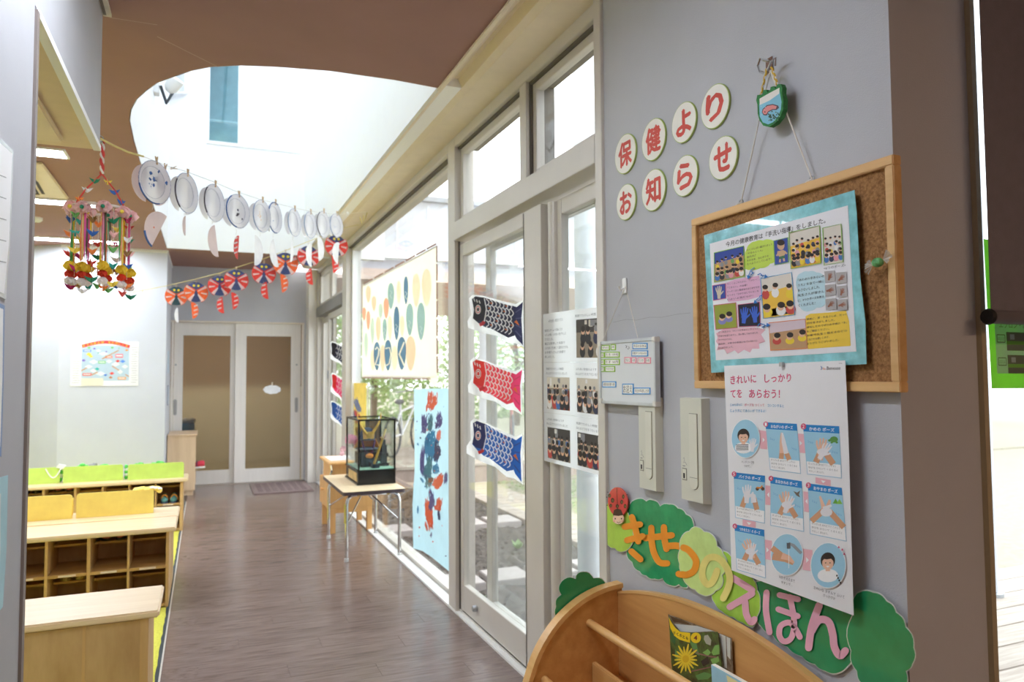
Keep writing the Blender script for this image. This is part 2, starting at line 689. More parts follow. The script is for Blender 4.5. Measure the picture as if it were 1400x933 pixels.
box('pane', -0.45, 1.55, 3.05, 8.45, ZT + 0.06, ZT + 0.066, glass_mat('skylight_glass', (0.80, 0.83, 0.86)), roof)

# spotlight and speaker in the light well
sp = thing('spotlight', onX(218, 122, -0.38), 'small spotlight on an arm in the white light well', 'lamp')
p = onX(216, 124, -0.36)
b = MB()
b.box(p.x - 0.03, p.x + 0.012, p.y - 0.05, p.y + 0.05, p.z - 0.03, p.z + 0.05)
b.build('mounting_plate', WHITE, sp, bevel=0.004)
b = MB()
b.tube([(p.x + 0.02, p.y - 0.06, p.z + 0.02), (p.x + 0.06, p.y, p.z - 0.09), (p.x + 0.10, p.y + 0.06, p.z + 0.02)], 0.012, n=6)
b.build('bracket', M('dark_bracket', (60, 66, 74), rough=0.5), sp)
b = MB()
b.lathe([(0.02, 0), (0.05, 0.03), (0.06, 0.12), (0.055, 0.125)], (p.x + 0.07, p.y, p.z), (0.4, -0.3, 0.6))
b.build('lamp_head', WHITE, sp, smooth=True)
spk = thing('wall_speaker', (-0.29, 8.25, 4.3), 'flat white square speaker high in the light well', 'speaker')
b = MB()
b.prism([(-0.36, 8.16, 4.25), (-0.22, 8.27, 4.31), (-0.22, 8.27, 4.53), (-0.36, 8.16, 4.47)], (0.03, 0.03, 0))
b.build('housing', WHITE, spk)
b = MB()
b.prism([(-0.345, 8.166, 4.27), (-0.235, 8.252, 4.317), (-0.235, 8.252, 4.515), (-0.345, 8.166, 4.455)], (-0.004, -0.006, 0))
b.build('grille', M('speaker_grille', (208, 212, 218), rough=0.7), spk)

# left wall with the cased opening, header and beige dropped soffit
wl = thing('wall_left', (XL, 0, 0), kind='structure')
box('wall_panel', XL - 0.14, XL, -3.0, 1.895, 0, ZC, WALL, wl)
box('wall_panel', XL - 0.14, XL, 1.895, 3.0, 2.145, ZC, WALL, wl)
tr = thing('trim_2', (XL, 1.9, 0), kind='structure')
box('casing', XL - 0.15, XL + 0.006, 1.895, 1.918, 0, 2.135, TRIMT, tr)
box('casing_inner', XL - 0.15, XL + 0.003, 1.9181, 1.928, 0, 2.135, WHITE, tr)
box('header_edge', XL - 0.02, XL + 0.004, 1.928, 3.0, 2.131, 2.150, WHITE, tr)
sof = box('ceiling_soffit', -4.0, XL - 0.02, 1.92, 3.0, 2.135, 2.60, BEIGE, kind='structure')
box('wall_left_end', -4.0, XL - 0.14, 1.78, 1.895, 0, ZC, WALL, kind='structure')

# pale classroom wall at the back and the return beside the door
box('wall_classroom', -1.345, -0.38, 8.45, 9.62, 0, ZC, WALLW, kind='structure')
b = MB().prism([(-1.345, 8.45, 0), (-1.345, 8.6, 0), (-4.2, 10.6, 0), (-4.2, 10.4, 0)][::-1], (0, 0, ZC))
b.build('wall_classroom_side', WALLW)['kind'] = 'structure'
box('wall_classroom_left', -4.2, -4.1, 1.9, 10.4, 0, ZC, WALLW, kind='structure')
ct = box('trim_3', -1.345, -0.372, 8.44, 8.452, ZC - 0.03, ZC, WHITE, kind='structure')
box('trim_4', -0.385, -0.372, 8.452, 9.6, ZC - 0.03, ZC, WHITE, kind='structure')

# far wall with the sliding doors
YF = 9.6
wb = thing('wall_back', (0.4, YF, 0), kind='structure')
box('wall_panel', -0.38, 1.4, YF, YF + 0.12, 1.995, ZC, WALLB, wb)
box('wall_panel', 1.16, 1.5, YF, YF + 0.12, 0, 1.995, WALLB, wb)
box('door_head', -0.38, 1.165, YF - 0.02, YF + 0.06, 1.975, 1.995, M('pale_birch', (226, 217, 206), rough=0.5, vary=0.03), wb)
box('column_far', 1.185, 1.32, 9.33, YF, 0, ZC, M('cream_column', (226, 222, 216), rough=0.6, vary=0.01), kind='structure')
DOORW = M('white_birch_door', (232, 229, 226), rough=0.5, vary=0.02, scale=4, stretch=(6, 6, 0.6))


def frosted():
    m = bpy.data.materials.new('frosted_glass')
    m.use_nodes = True
    nt = m.node_tree
    b = nt.nodes['Principled BSDF']
    b.inputs['Base Color'].default_value = lin((214, 204, 186))
    b.inputs['Transmission Weight'].default_value = 0.92
    b.inputs['Roughness'].default_value = 0.24
    b.inputs['IOR'].default_value = 1.25
    n = nt.nodes.new('ShaderNodeTexNoise')
    n.inputs['Scale'].default_value = 500
    bp = nt.nodes.new('ShaderNodeBump')
    bp.inputs['Strength'].default_value = 0.1
    nt.links.new(n.outputs['Fac'], bp.inputs['Height'])
    nt.links.new(bp.outputs['Normal'], b.inputs['Normal'])
    return m


FROST = frosted()


def sliding_door(name, x0, x1, g0, g1, yf, handle_x):
    d = thing(name, ((x0 + x1) / 2, yf, 0), kind='structure')
    box('stile', x0, g0, yf, yf + 0.035, 0.012, 1.975, DOORW, d, bevel=0.002)
    box('stile', g1, x1, yf, yf + 0.035, 0.012, 1.975, DOORW, d, bevel=0.002)
    box('bottom_rail', g0, g1, yf, yf + 0.035, 0.012, 0.175, DOORW, d)
    box('top_rail', g0, g1, yf, yf + 0.035, 1.818, 1.975, DOORW, d)
    box('pane', g0, g1, yf + 0.012, yf + 0.018, 0.175, 1.818, FROST, d)
    b = MB()
    pts = []
    for k in range(16):
        a = 2 * PI * k / 16
        pts.append((handle_x + 0.02 * math.cos(a), yf - 0.003, 0.95 + 0.02 * math.sin(a) + (0.075 if math.sin(a) >= 0 else -0.075)))
    b.prism(pts, (0, 0.004, 0))
    hd = b.build('finger_pull', STEEL, d)
    b = MB()
    b.prism([((q[0] - handle_x) * 0.7 + handle_x, q[1] - 0.0006, (q[2] - 0.95) * 0.9 + 0.95) for q in pts], (0, 0.001, 0))
    b.build('recess', M('pull_recess', (168, 168, 170), rough=0.5), hd)
    b = MB().lathe([(0.012, 0), (0.012, 0.003)], (handle_x, yf, 1.46), (0, -1, 0))
    b.build('lock', STEEL, d)
    return d


sliding_door('door_1', -0.345, 0.365, -0.245, 0.288, YF + 0.045, -0.325)
sliding_door('door_2', 0.345, 1.125, 0.472, 1.005, YF + 0.004, 1.075)
box('trim_5', 1.142, 1.165, YF - 0.012, YF + 0.06, 0, 1.975, DOORW, kind='structure')
box('trim_6', -0.372, -0.35, YF - 0.012, YF + 0.06, 0, 1.975, DOORW, kind='structure')
box('trim_7', -0.38, 1.17, YF - 0.015, YF + 0.1, -0.003, 0.008, M('door_sill', (190, 180, 172), rough=0.4), kind='structure')
# room behind the frosted doors
rb = thing('wall_behind_doors', (0.4, 11.5, 0), kind='structure')
TANW = M('tan_back_wall', (150, 131, 110), rough=0.9)
box('back_wall', -1.6, 1.6, 12.3, 12.4, 0.0, 2.8, TANW, rb)
box('side_wall', -1.7, -1.6, 9.75, 12.4, 0, 2.8, TANW, rb)
box('side_wall', 1.5, 1.6, 9.75, 12.4, 0, 2.8, TANW, rb)
box('room_ceiling', -1.7, 1.6, 9.75, 12.4, 2.5, 2.6, TANW, rb)
box('lower_panelling', -1.6, 1.5, 12.2, 12.3, 0.0, 1.15, M('olive_panelling', (206, 202, 184), rough=0.8), rb)
BACKFILL = M('back_room_fill', (255, 244, 228), emit=4.8, vary=0.0)
box('added_fill_panel', -0.9, 0.9, 10.6, 11.2, 2.48, 2.499, BACKFILL, rb)  # glowing panel added out of sight to brighten the frosted panes
box('room_floor', -1.7, 1.6, 9.72, 12.4, -0.1, -0.002, M('olive_floor', (150, 144, 118), rough=0.5), rb)

# right wall: the pier with the notice board, and the window wall beside it
PX1 = 1.519
wrt = box('wall_right', AX, PX1 + 0.02, 1.046, 2.20, 0, ZC, WALL, kind='structure')
w4 = thing('window_4', (2.3, 1.08, 0), kind='structure')
FT = M('khaki_window_frame', (176, 162, 132), rough=0.5, metal=0.1, vary=0.03)
box('jamb', PX1, PX1 + 0.014, 1.034, 1.12, 0.0, ZC, FT, w4)
box('jamb', PX1 + 0.014, PX1 + 0.05, 1.058, 1.12, 0.0, ZC, FT, w4)
box('jamb', 3.6, 3.66, 1.034, 1.12, 0.0, ZC, FT, w4)
box('bottom_rail', PX1 + 0.05, 3.6, 1.058, 1.12, 0.0, 0.07, FT, w4)
box('top_rail', PX1 + 0.05, 3.6, 1.058, 1.12, ZC - 0.08, ZC, FT, w4)
box('pane', PX1 + 0.05, 3.6, 1.085, 1.091, 0.07, ZC - 0.08, glass_mat('near_glass', (0.92, 0.95, 0.96), haze=0.02), w4)
box('wall_right_near', 3.66, 5.0, 1.046, 1.2, 0, ZC, WALL, kind='structure')
box('wall_near_right', 5.0, 5.1, -3.1, 1.2, 0, ZC, WALL, kind='structure')
box('wall_near_back', -4.3, 5.1, -3.1, -3.0, 0, ZC, WALL, kind='structure')

# ------------------------------------------------------------------ window wall of the corridor
G = 1.372                     # plane of the glass
XO = 1.43                     # outer face of the frames


def fr(name, y0, y1, z0, z1, parent, x0=AX, x1=XO, mat=None, bevel=0.002):
    return box(name, x0, x1, y0, y1, z0, z1, mat or ALU, parent, bevel=bevel)


def sash(parent, y0, y1, z0, z1, w, x0, x1, wb=None, wt=None, glass=None):
    fr('sash_stile', y0, y0 + w, z0, z1, parent, x0, x1)
    fr('sash_stile', y1 - w, y1, z0, z1, parent, x0, x1)
    fr('sash_rail', y0 + w, y1 - w, z0, z0 + (wb or w), parent, x0, x1)
    fr('sash_rail', y0 + w, y1 - w, z1 - (wt or w), z1, parent, x0, x1)
    xm = (x0 + x1) / 2
    box('pane', xm - 0.003, xm + 0.003, y0 + w, y1 - w, z0 + (wb or w), z1 - (wt or w), glass or GLASS, parent)


# near bay: transom windows over sliding doors
w1 = thing('window_1', (1.35, 3.0, 2.16), kind='structure')
fr('head', 2.25, 3.87, 2.60, 2.656, w1)
fr('head_groove', 2.25, 3.87, 2.588, 2.60, w1, AX + 0.02, XO, ALUD)
fr('transom_beam', 2.25, 3.87, 2.06, 2.162, w1, AX - 0.012, XO)
fr('jamb', 2.20, 2.25, 0, 2.656, w1, AX - 0.012, XO)
fr('centre_mullion', 2.885, 2.955, 2.162, 2.60, w1, AX + 0.004, XO)
fr('mullion_groove', 2.878, 2.885, 2.162, 2.60, w1, AX + 0.02, XO, ALUD)
sash(w1, 2.955, 3.86, 2.165, 2.588, 0.035, AX + 0.035, AX + 0.075)
sash(w1, 2.25, 2.878, 2.165, 2.588, 0.035, AX + 0.035, AX + 0.075)
fr('mullion', 3.87, 3.995, 0, 2.656, w1, AX, 1.348)
fr('mullion_outer', 3.945, 3.995, 0, 2.656, w1, 1.348, XO)
fr('mullion_groove', 3.862, 3.87, 0.02, 2.06, w1, AX + 0.02, AX + 0.03, ALUD)


def slide(name, y0, y1, x0, sl, sr, zt=2.035, zb=0.025, glass=None, bot=0.14):
    d = thing(name, (x0, (y0 + y1) / 2, 0), kind='structure')
    x1 = x0 + 0.034
    fr('stile', y0, y0 + sr, zb, zt, d, x0, x1)
    fr('stile', y1 - sl, y1, zb, zt, d, x0, x1)
    fr('bottom_rail', y0 + sr, y1 - sl, zb, zb + bot, d, x0, x1)
    fr('top_rail', y0 + sr, y1 - sl, zt - 0.065, zt, d, x0, x1)
    box('pane', x0 + 0.015, x0 + 0.021, y0 + sr, y1 - sl, zb + bot, zt - 0.065, glass or GLASS, d)
    return d


d3 = slide('door_3', 2.785, 3.855, 1.312, 0.05, 0.19)
b = MB().lathe([(0.012, 0), (0.016, 0.004), (0.016, 0.02), (0.013, 0.024)], (1.312, 3.60, 0.10), (-1, 0, 0))
b.build('stop_knob', STEEL, d3, smooth=True)
fr('groove', 2.962, 2.970, 0.03, 2.03, d3, 1.3105, 1.3125, ALUD)
d4 = slide('door_4', 2.26, 2.83, 1.352, 0.16, 0.05)
b = MB().cyl((1.352, 2.735, 0.03), (1.352, 2.735, 2.03), 0.028, n=14)
b.build('rounded_stile', ALU, d4, smooth=True)
d5 = slide('door_5', 2.40, 3.66, 1.392, 0.075, 0.06, glass=GLASSH, bot=0.10)
tk = thing('trim_8', (1.35, 5, 0), kind='structure')
box('sill_board', AX - 0.004, 1.345, 3.93, 9.33, -0.003, 0.012, M('white_sill', (238, 238, 236), rough=0.35, vary=0.01), tk)
box('sill_board', AX - 0.004, AX + 0.022, 2.2, 3.93, -0.003, 0.010, M('white_sill'), tk)
for k, xx in enumerate((1.309, 1.346, 1.388)):
    box('track_rail', xx, xx + 0.006, 2.25, 3.87, -0.003, 0.018, ALU, tk)
box('track_bed', AX + 0.022, XO, 2.2, 3.87, -0.01, 0.003, ALUD, tk)
box('window_bottom_rail', 1.352, XO, 3.995, 7.3, -0.01, 0.035, ALU, tk)

# wide fixed window in the middle bay
w2 = thing('window_2', (G, 5.6, 0), kind='structure')
fr('head', 3.995, 7.30, 2.60, 2.656, w2, AX, XO)
fr('head_groove', 3.995, 7.30, 2.592, 2.60, w2, AX + 0.03, XO, ALUD)
fr('glazing_bead', 3.995, 7.30, 2.565, 2.592, w2, 1.345, XO)
box('pane', G, G + 0.008, 3.995, 7.30, 0.035, 2.565, GLASS, w2)
fr('mullion', 7.30, 7.52, 0, 2.656, w2, AX, XO)
fr('glazing_bead', 7.27, 7.30, 0.035, 2.565, w2, 1.345, XO, WHITE)

# far bay: transom over a glazed door
w3 = thing('window_3', (G, 8.4, 2.1), kind='structure')
GREYM = M('grey_aluminium', (150, 148, 146), rough=0.45, metal=0.2)
fr('head', 7.52, 9.33, 2.60, 2.656, w3)
fr('transom_beam', 7.52, 9.33, 2.05, 2.165, w3, AX - 0.01, XO, GREYM)
sash(w3, 8.43, 9.28, 2.165, 2.60, 0.05, AX + 0.03, AX + 0.075)
sash(w3, 7.52, 8.40, 2.165, 2.60, 0.05, AX + 0.03, AX + 0.075)
fr('jamb', 9.28, 9.33, 0, 2.60, w3)
d6 = slide('door_6', 7.54, 8.62, 1.312, 0.09, 0.06)
d7 = slide('door_7', 8.5, 9.28, 1.352, 0.05, 0.16)
tg = MB().box(1.300, 1.312, 8.55, 8.58, 1.28, 1.38)
tg.build('door_latch', STEEL, d6)

# ------------------------------------------------------------------ outside
SOIL = M('garden_soil', (104, 95, 88), rough=0.95, col2=(50, 44, 40), scale=22, bump=1.0, bscale=55)
GRAVEL = M('pale_gravel_ground', (166, 158, 140), rough=0.95, vary=0.08, scale=14, bump=0.6, bscale=90)
PAVE = M('grey_pink_paver', (186, 176, 173), rough=0.85, vary=0.05, scale=18, bump=0.3, bscale=120, objvary=0.04)
DECKM = M('weathered_deck_board', (196, 184, 172), rough=0.75, col2=(166, 152, 140), scale=4, stretch=(0.7, 10, 10), objvary=0.06)
ZG = -0.26
ground = thing('ground', (4, 6, ZG), kind='structure')
random.seed(5)
gb = MB()
nx, ny = 46, 110
X0, X1, Y0, Y1 = 1.44, 3.80, 2.2, 9.9
vv = []
for j in range(ny + 1):
    for i in range(nx + 1):
        x = X0 + (X1 - X0) * i / nx
        yy = Y0 + (Y1 - Y0) * j / ny
        z = ZG + 0.015 * math.sin(x * 9 + yy * 3) + random.uniform(-0.014, 0.022)
        vv.append((x, yy, z))
gb.add(vv, [[j * (nx + 1) + i, j * (nx + 1) + i + 1, (j + 1) * (nx + 1) + i + 1, (j + 1) * (nx + 1) + i] for j in range(ny) for i in range(nx)])
gb.build('soil_bed', SOIL, ground)
box('gravel_yard', 1.44, 60, 9.9, 80, ZG - 0.1, ZG + 0.02, GRAVEL, ground)
box('gravel_yard', 3.80, 60, 1.2, 9.9, ZG - 0.1, ZG - 0.01, GRAVEL, ground)
box('gravel_yard', -30, 1.7, 13, 80, ZG - 0.1, ZG + 0.02, GRAVEL, ground)
box('foundation', 1.36, 1.46, 1.2, 9.6, ZG - 0.1, -0.012, M('concrete_footing', (186, 184, 180), rough=0.9, vary=0.05), ground)
# clods of soil
cl = MB()
for k in range(420):
    x, yy = random.uniform(1.5, 3.05), random.uniform(2.6, 9.6)
    r = random.uniform(0.008, 0.028)
    cl.ball((x, yy, ZG + 0.01), (r, r * random.uniform(0.7, 1.2), r * 0.7), n=5, m=4)
o = cl.build('soil_clods', SOIL, ground)
o['kind'] = 'stuff'
# stepping slabs in two rows, and the boardwalk
k = 0
slab = None
names = {0: 'nearest', 1: 'second', 2: 'third', 3: 'fourth'}
for r, (ya, yb) in enumerate(((5.03, 5.36), (7.0, 7.36), (3.1, 3.43))):
    for c in range(4):
        xs = 1.59 + 0.38 * c
        s = box('paving_slab', xs, xs + 0.32, ya, yb, ZG - 0.02, ZG + 0.06, PAVE, ground, bevel=0.006)
for j in range(34):
    yy = 3.0 + j * 0.2
    box('boardwalk_board', 3.10, 3.74, yy, yy + 0.192, ZG, ZG + 0.06, DECKM, ground, bevel=0.004)
# low groundcover strip beside the boardwalk
GRN = M('groundcover_leaf', (150, 176, 120), rough=0.7, objvary=0.1, trans=0.3, vary=0.2, scale=30)
gc = MB()
for k in range(5200):
    x, yy = random.uniform(3.78, 5.4), random.uniform(3.6, 9.6)
    z = ZG + random.uniform(0.0, 0.09)
    a = random.uniform(0, 2 * PI)
    l = random.uniform(0.02, 0.05)
    d = Vector((math.cos(a), math.sin(a), random.uniform(0.1, 0.9))) * l
    w = Vector((-math.sin(a), math.cos(a), 0)) * l * 0.35
    q = Vector((x, yy, z))
    gc.poly([q, q + d * 0.5 + w, q + d, q + d * 0.5 - w])
tag(gc.build('groundcover', GRN), 'low green groundcover beyond the boardwalk', 'plant', kind='stuff')


def herb(x, yy, h, n, label):
    t = thing('seedling', (x, yy, ZG), label, 'plant', None)
    b = MB()
    for k in range(n):
        a = random.uniform(0, 2 * PI)
        d = Vector((math.cos(a), math.sin(a), random.uniform(0.5, 1.6))).normalized() * h * random.uniform(0.5, 1)
        w = Vector((-math.sin(a), math.cos(a), 0)) * h * 0.2
        q = Vector((x, yy, ZG))
        m = q + d * 0.55
        b.add([q, m + w, q + d, m - w], [(0, 1, 2, 3)])
    b.build('leaves', M('seedling_leaf', (160, 186, 130), rough=0.6, trans=0.3), t)
    b = MB().cyl((x, yy, ZG - 0.01), (x, yy, ZG + h * 0.4), 0.004, n=5)
    b.build('stem', M('seedling_stem', (130, 150, 96)), t)


herb(1.70, 4.72, 0.13, 12, 'small green seedling in front of the nearest slab row')
herb(2.62, 6.10, 0.11, 22, 'leafy green seedling in the middle of the soil bed')
herb(2.50, 5.02, 0.12, 16, 'green seedling right of the nearest slab row')
herb(3.00, 6.6, 0.12, 20, 'pale seedling beside the boardwalk')

# deck outside the right-hand window
deck = thing('timber_deck', (5, 2.5, -0.2), 'pale timber deck outside the window with the dark blind', 'deck')
for j in range(11):
    yy = 1.30 + j * 0.19
    box('deck_board', 1.6 if yy < 2.1 else 3.3, 11, yy, yy + 0.184, -0.09, -0.05, DECKM, deck, bevel=0.003)
box('deck_frame', 3.35, 10.9, 1.35, 3.3, -0.26, -0.092, M('deck_joist', (150, 130, 114), rough=0.8), deck)
deck2 = thing('timber_platform', (6, 11.4, -0.2), 'raised pale platform under the overhanging wing', 'deck')
for j in range(14):
    yy = 9.97 + j * 0.2
    box('platform_board', 1.75, 14, yy, yy + 0.194, 0.0, 0.04, DECKM, deck2, bevel=0.003)
box('platform_edge', 1.8, 13.9, 9.99, 12.7, -0.26, -0.001, M('platform_fascia', (176, 156, 146), rough=0.8), deck2)

# round columns
def column(x, yy, r, z0, z1, label):
    t = thing('round_column', (x, yy, z0), label, 'column')
    MB().cyl((x, yy, z0), (x, yy, z1), r, n=24).build('shaft', M('pale_grey_column', (206, 210, 216), rough=0.6, vary=0.04, scale=3), t, smooth=True)
    MB().lathe([(r + 0.03, 0), (r + 0.03, 0.02), (r, 0.025)], (x, yy, z0)).build('base_plate', STEEL, t)
    return t


p = onZ(808, 800, ZG)
column(2.42, 4.42, 0.075, ZG, 4.2, 'round pale column just outside the sliding doors')
column(4.42, 3.02, 0.045, -0.05, 3.6, 'slim white post on the deck outside the blind window')
column(4.6, 12.0, 0.16, 0.04, 2.78, 'round column under the overhanging wing')
column(9.2, 12.0, 0.16, 0.04, 2.78, 'second round column under the overhanging wing, farther right')

# wing of the building across the garden
wing = thing('building_wing', (7, 11.5, 2.7), 'grey upper storey of the wing across the garden with a pinkish soffit', 'building')
CLAD = M('grey_cladding', (186, 188, 196), rough=0.8, vary=0.03, scale=2)
box('wall', 1.65, 16, 11.0, 17, 2.95, 4.05, CLAD, wing)
for k in range(28):
    xx = 1.7 + k * 0.5
    box('cladding_batten', xx, xx + 0.03, 10.985, 11.0, 3.26, 4.0, M('light_batten', (206, 208, 214), rough=0.7), wing)
box('gutter', 1.65, 16, 10.9, 11.0, 3.12, 3.22, WHITE, wing)
box('soffit', 1.65, 16, 10.95, 17, 2.78, 2.95, M('pink_beige_soffit', (214, 194, 182), rough=0.8), wing)
box('roof_edge', 1.65, 16.1, 10.92, 17.1, 4.05, 4.13, M('roof_edge_metal', (150, 152, 158), rough=0.5), wing)
# this building continues above the corridor (eave outside the windows)
ev = thing('eave', (1.8, 2.0, 3.5), 'blue grey eave beam above the right-hand window', 'eave')
box('eave_board', 1.9, 9.0, 1.55, 1.62, 2.66, 3.1, M('blue_grey_fascia', (158, 166, 184), rough=0.6), ev)
box('eave_edge', 1.9, 9.0, 1.50, 1.55, 2.60, 2.66, M('dark_brown_edge', (66, 58, 56), rough=0.5), ev)

# trees beyond the wing
LEAF = [M('tree_leaf_a', (164, 190, 126), rough=0.6, objvary=0.05, vary=0.25, scale=2.5, trans=0.45),
        M('tree_leaf_b', (184, 204, 150), rough=0.6, objvary=0.05, vary=0.25, scale=2.5, trans=0.45),
        M('tree_leaf_c', (146, 172, 112), rough=0.6, objvary=0.05, vary=0.25, scale=2.5, trans=0.45)]
BARK = M('tree_bark', (120, 104, 92), rough=0.9, vary=0.2, bump=0.6)


def tree(x, yy, h, r, n, mi, label):
    t = thing('garden_tree', (x, yy, ZG), label, 'tree', 'trees beyond the wing')
    b = MB()
    for k in range(n):
        # leaves in clumps
        if k % 24 == 0:
            a, e = random.uniform(0, 2 * PI), random.uniform(-0.9, 1.3)
            rr = r * random.uniform(0.35, 1.0)
            cc = Vector((x + math.cos(a) * math.cos(e) * rr, yy + math.sin(a) * math.cos(e) * rr, h * 0.55 + math.sin(e) * h * 0.42))
        q = cc + Vector((random.gauss(0, 0.28), random.gauss(0, 0.28), random.gauss(0, 0.22)))
        l = random.uniform(0.10, 0.2)
        d = Vector((random.uniform(-1, 1), random.uniform(-1, 1), random.uniform(-1, 0.6))).normalized() * l
        w = d.orthogonal().normalized() * l * 0.3
        b.poly([q, q + d * 0.5 + w, q + d, q + d * 0.5 - w])
    b.build('foliage', LEAF[mi], t)['kind'] = 'stuff'
    b = MB().tube([(x, yy, ZG), (x + 0.05, yy, h * 0.3), (x - 0.06, yy + 0.1, h * 0.65)], [0.11, 0.09, 0.04], n=7)
    for k in range(5):
        a = k * 1.25
        b.tube([(x, yy, h * (0.3 + 0.06 * k)), (x + math.cos(a) * r * 0.6, yy + math.sin(a) * r * 0.6, h * (0.55 + 0.06 * k))], [0.05, 0.015], n=5)
    b.build('trunk', BARK, t)


for k, (x, yy, h, r, mi) in enumerate(((4.4, 20.6, 4.6, 1.5, 0), (9.0, 21.0, 4.8, 1.6, 1), (13.6, 20.6, 4.6, 1.5, 2), (18.2, 20.0, 4.8, 1.6, 0), (21.5, 16.0, 4.8, 1.6, 1), (22.0, 11.5, 4.4, 1.6, 2), (22.5, 6.8, 4.6, 1.6, 0))):
    tree(x, yy, h, r, 3200, mi, ['leafy tree seen through the wide window, leftmost beyond the wing', 'second leafy tree from the left beyond the wing', 'third leafy tree from the left beyond the wing',
         'fourth leafy tree from the left beyond the wing', 'fifth leafy tree from the left, right of the wing', 'sixth leafy tree from the left, behind the photo sheets', 'rightmost leafy tree beyond the garden'][k])
# clipped hedge behind the trees
hb = MB()
for k in range(26000):
    x = random.uniform(0.5, 30)
    yy = 25.2 + random.uniform(-0.5, 0.5)
    q = Vector((x, yy, ZG + 4.2 * random.random() ** 1.2))
    l = random.uniform(0.12, 0.24)
    d = Vector((random.uniform(-1, 1), random.uniform(-1, 1), random.uniform(-0.6, 1))).normalized() * l
    w = d.orthogonal().normalized() * l * 0.35
    hb.poly([q, q + d * 0.5 + w, q + d, q + d * 0.5 - w])
hb = hb.build('hedge', LEAF[1])
tag(hb, 'long pale green hedge behind the trees', 'hedge', kind='stuff')


# bicycles parked by the platform
def bicycle(x, yy, rz, label, colr):
    t = thing('bicycle', (0, 0, 0), label, 'bicycle')
    dark, met = M('bike_tyre', (90, 90, 94), rough=0.8), M('bike_chrome', (200, 204, 208), rough=0.3, metal=0.7)
    fm = M('bike_paint_' + colr[0], colr[1], rough=0.4)
    for cx in (0.0, 1.02):
        ring = [(cx + 0.3 * math.cos(2 * PI * i / 24), 0, 0.32 + 0.3 * math.sin(2 * PI * i / 24)) for i in range(24)]
        w = MB().tube(ring, 0.02, n=6, closed=True).build('wheel', dark, t)
        s = MB()
        for i in range(10):
            a = 2 * PI * i / 10
            s.tube([(cx, 0, 0.32), (cx + 0.29 * math.cos(a), 0, 0.32 + 0.29 * math.sin(a))], 0.003, n=4)
        s.build('spokes', met, w)
    f = MB()
    for a, b in (((0, 0, 0.32), (0.36, 0, 0.34)), ((0.36, 0, 0.34), (0.28, 0, 0.82)), ((0, 0, 0.32), (0.3, 0, 0.7)), ((0.36, 0, 0.34), (0.86, 0, 0.76)), ((0.3, 0, 0.7), (0.86, 0, 0.78)), ((1.02, 0, 0.32), (0.84, 0, 0.95))):
        f.tube([a, b], 0.018, n=6)
    f.build('frame', fm, t)
    MB().ball((0.26, 0, 0.86), (0.13, 0.07, 0.04)).build('saddle', dark, t)
    MB().tube([(0.72, -0.28, 1.0), (0.84, -0.15, 1.02), (0.84, 0.15, 1.02), (0.72, 0.28, 1.0)], 0.014, n=6).build('handlebar', met, t)
    k = MB()
    for z in (0.72, 0.8, 0.88, 0.96):
        q = [(1.0, -0.17, z), (1.3, -0.17, z), (1.3, 0.17, z), (1.0, 0.17, z)]
        k.tube(q, 0.006, n=4, closed=True)
    for i in range(6):
        k.tube([(1.0 + 0.06 * i, -0.17, 0.72), (1.0 + 0.06 * i, -0.17, 0.96)], 0.004, n=4)
        k.tube([(1.0 + 0.06 * i, 0.17, 0.72), (1.0 + 0.06 * i, 0.17, 0.96)], 0.004, n=4)
    k.build('basket', met, t)
    t.location = (x, yy, 0.04)
    t.rotation_euler = (0, 0, rz)


bicycle(2.7, 11.2, 0.9, 'white bicycle with a front basket parked on the platform', ('white', (220, 222, 226)))
bicycle(4.6, 10.9, 1.2, 'red bicycle with a front basket parked behind the white one', ('red', (190, 110, 110)))
box('gravel_yard', 1.44, 3.3, 1.2, 2.2, ZG - 0.1, ZG, GRAVEL, ground)

# ------------------------------------------------------------------ lamps and ceiling equipment
LAMP = M('lamp_diffuser', (240, 247, 255), emit=20.0, vary=0.0)


def strip_lamp(name, x0, x1, y0, y1, label, z=ZC, lm=None):
    t = thing(name, ((x0 + x1) / 2, (y0 + y1) / 2, z), label, 'ceiling light')
    f = MB()
    f.box(x0 - 0.015, x1 + 0.015, y0 - 0.015, y0, z - 0.012, z + 0.02)
    f.box(x0 - 0.015, x1 + 0.015, y1, y1 + 0.015, z - 0.012, z + 0.02)
    f.box(x0 - 0.015, x0, y0, y1, z - 0.012, z + 0.02)
    f.box(x1, x1 + 0.015, y0, y1, z - 0.012, z + 0.02)
    f.build('frame', WHITE, t)
    box('diffuser', x0, x1, y0, y1, z - 0.006, z - 0.001, lm or LAMP, t)


strip_lamp('strip_light', -2.3, -0.79, 4.92, 5.07, 'lit strip light nearest the beige dropped soffit')
strip_lamp('strip_light', -2.3, -0.80, 6.32, 6.46, 'lit strip light in the middle of the classroom ceiling')
strip_lamp('strip_light', -2.3, -0.78, 8.04, 8.18, 'lit strip light closest to the pale back wall')
strip_lamp('strip_light', -3.6, -2.6, 3.6, 3.75, 'lit strip light at the far left of the classroom')
strip_lamp('strip_light', 0.2, 2.2, -1.95, -1.7, 'added warm fill light, unseen in the room behind the camera', lm=M('added_warm_fill', (255, 216, 176), emit=9.5, vary=0.0))  # unseen lamp added to lift and warm the pier's return face
strip_lamp('strip_light', -0.1, 0.05, 1.2, 2.0, 'added fill light in the unseen ceiling, lighting the notice wall')  # unseen lamp added to light the notice wall but not its return
t = thing('ceiling_vent', (-0.35, 2.9, ZC), 'white edge of a vent frame where header meets brown ceiling', 'vent')
b = MB()
A, B, C_ = onZ(137, -6, ZC - 0.001), onZ(149.5, 18.5, ZC - 0.001), onZ(141, 17.5, ZC - 0.001)
b.box(-0.362, -0.335, 2.2, 3.0, ZC - 0.014, ZC - 0.001)
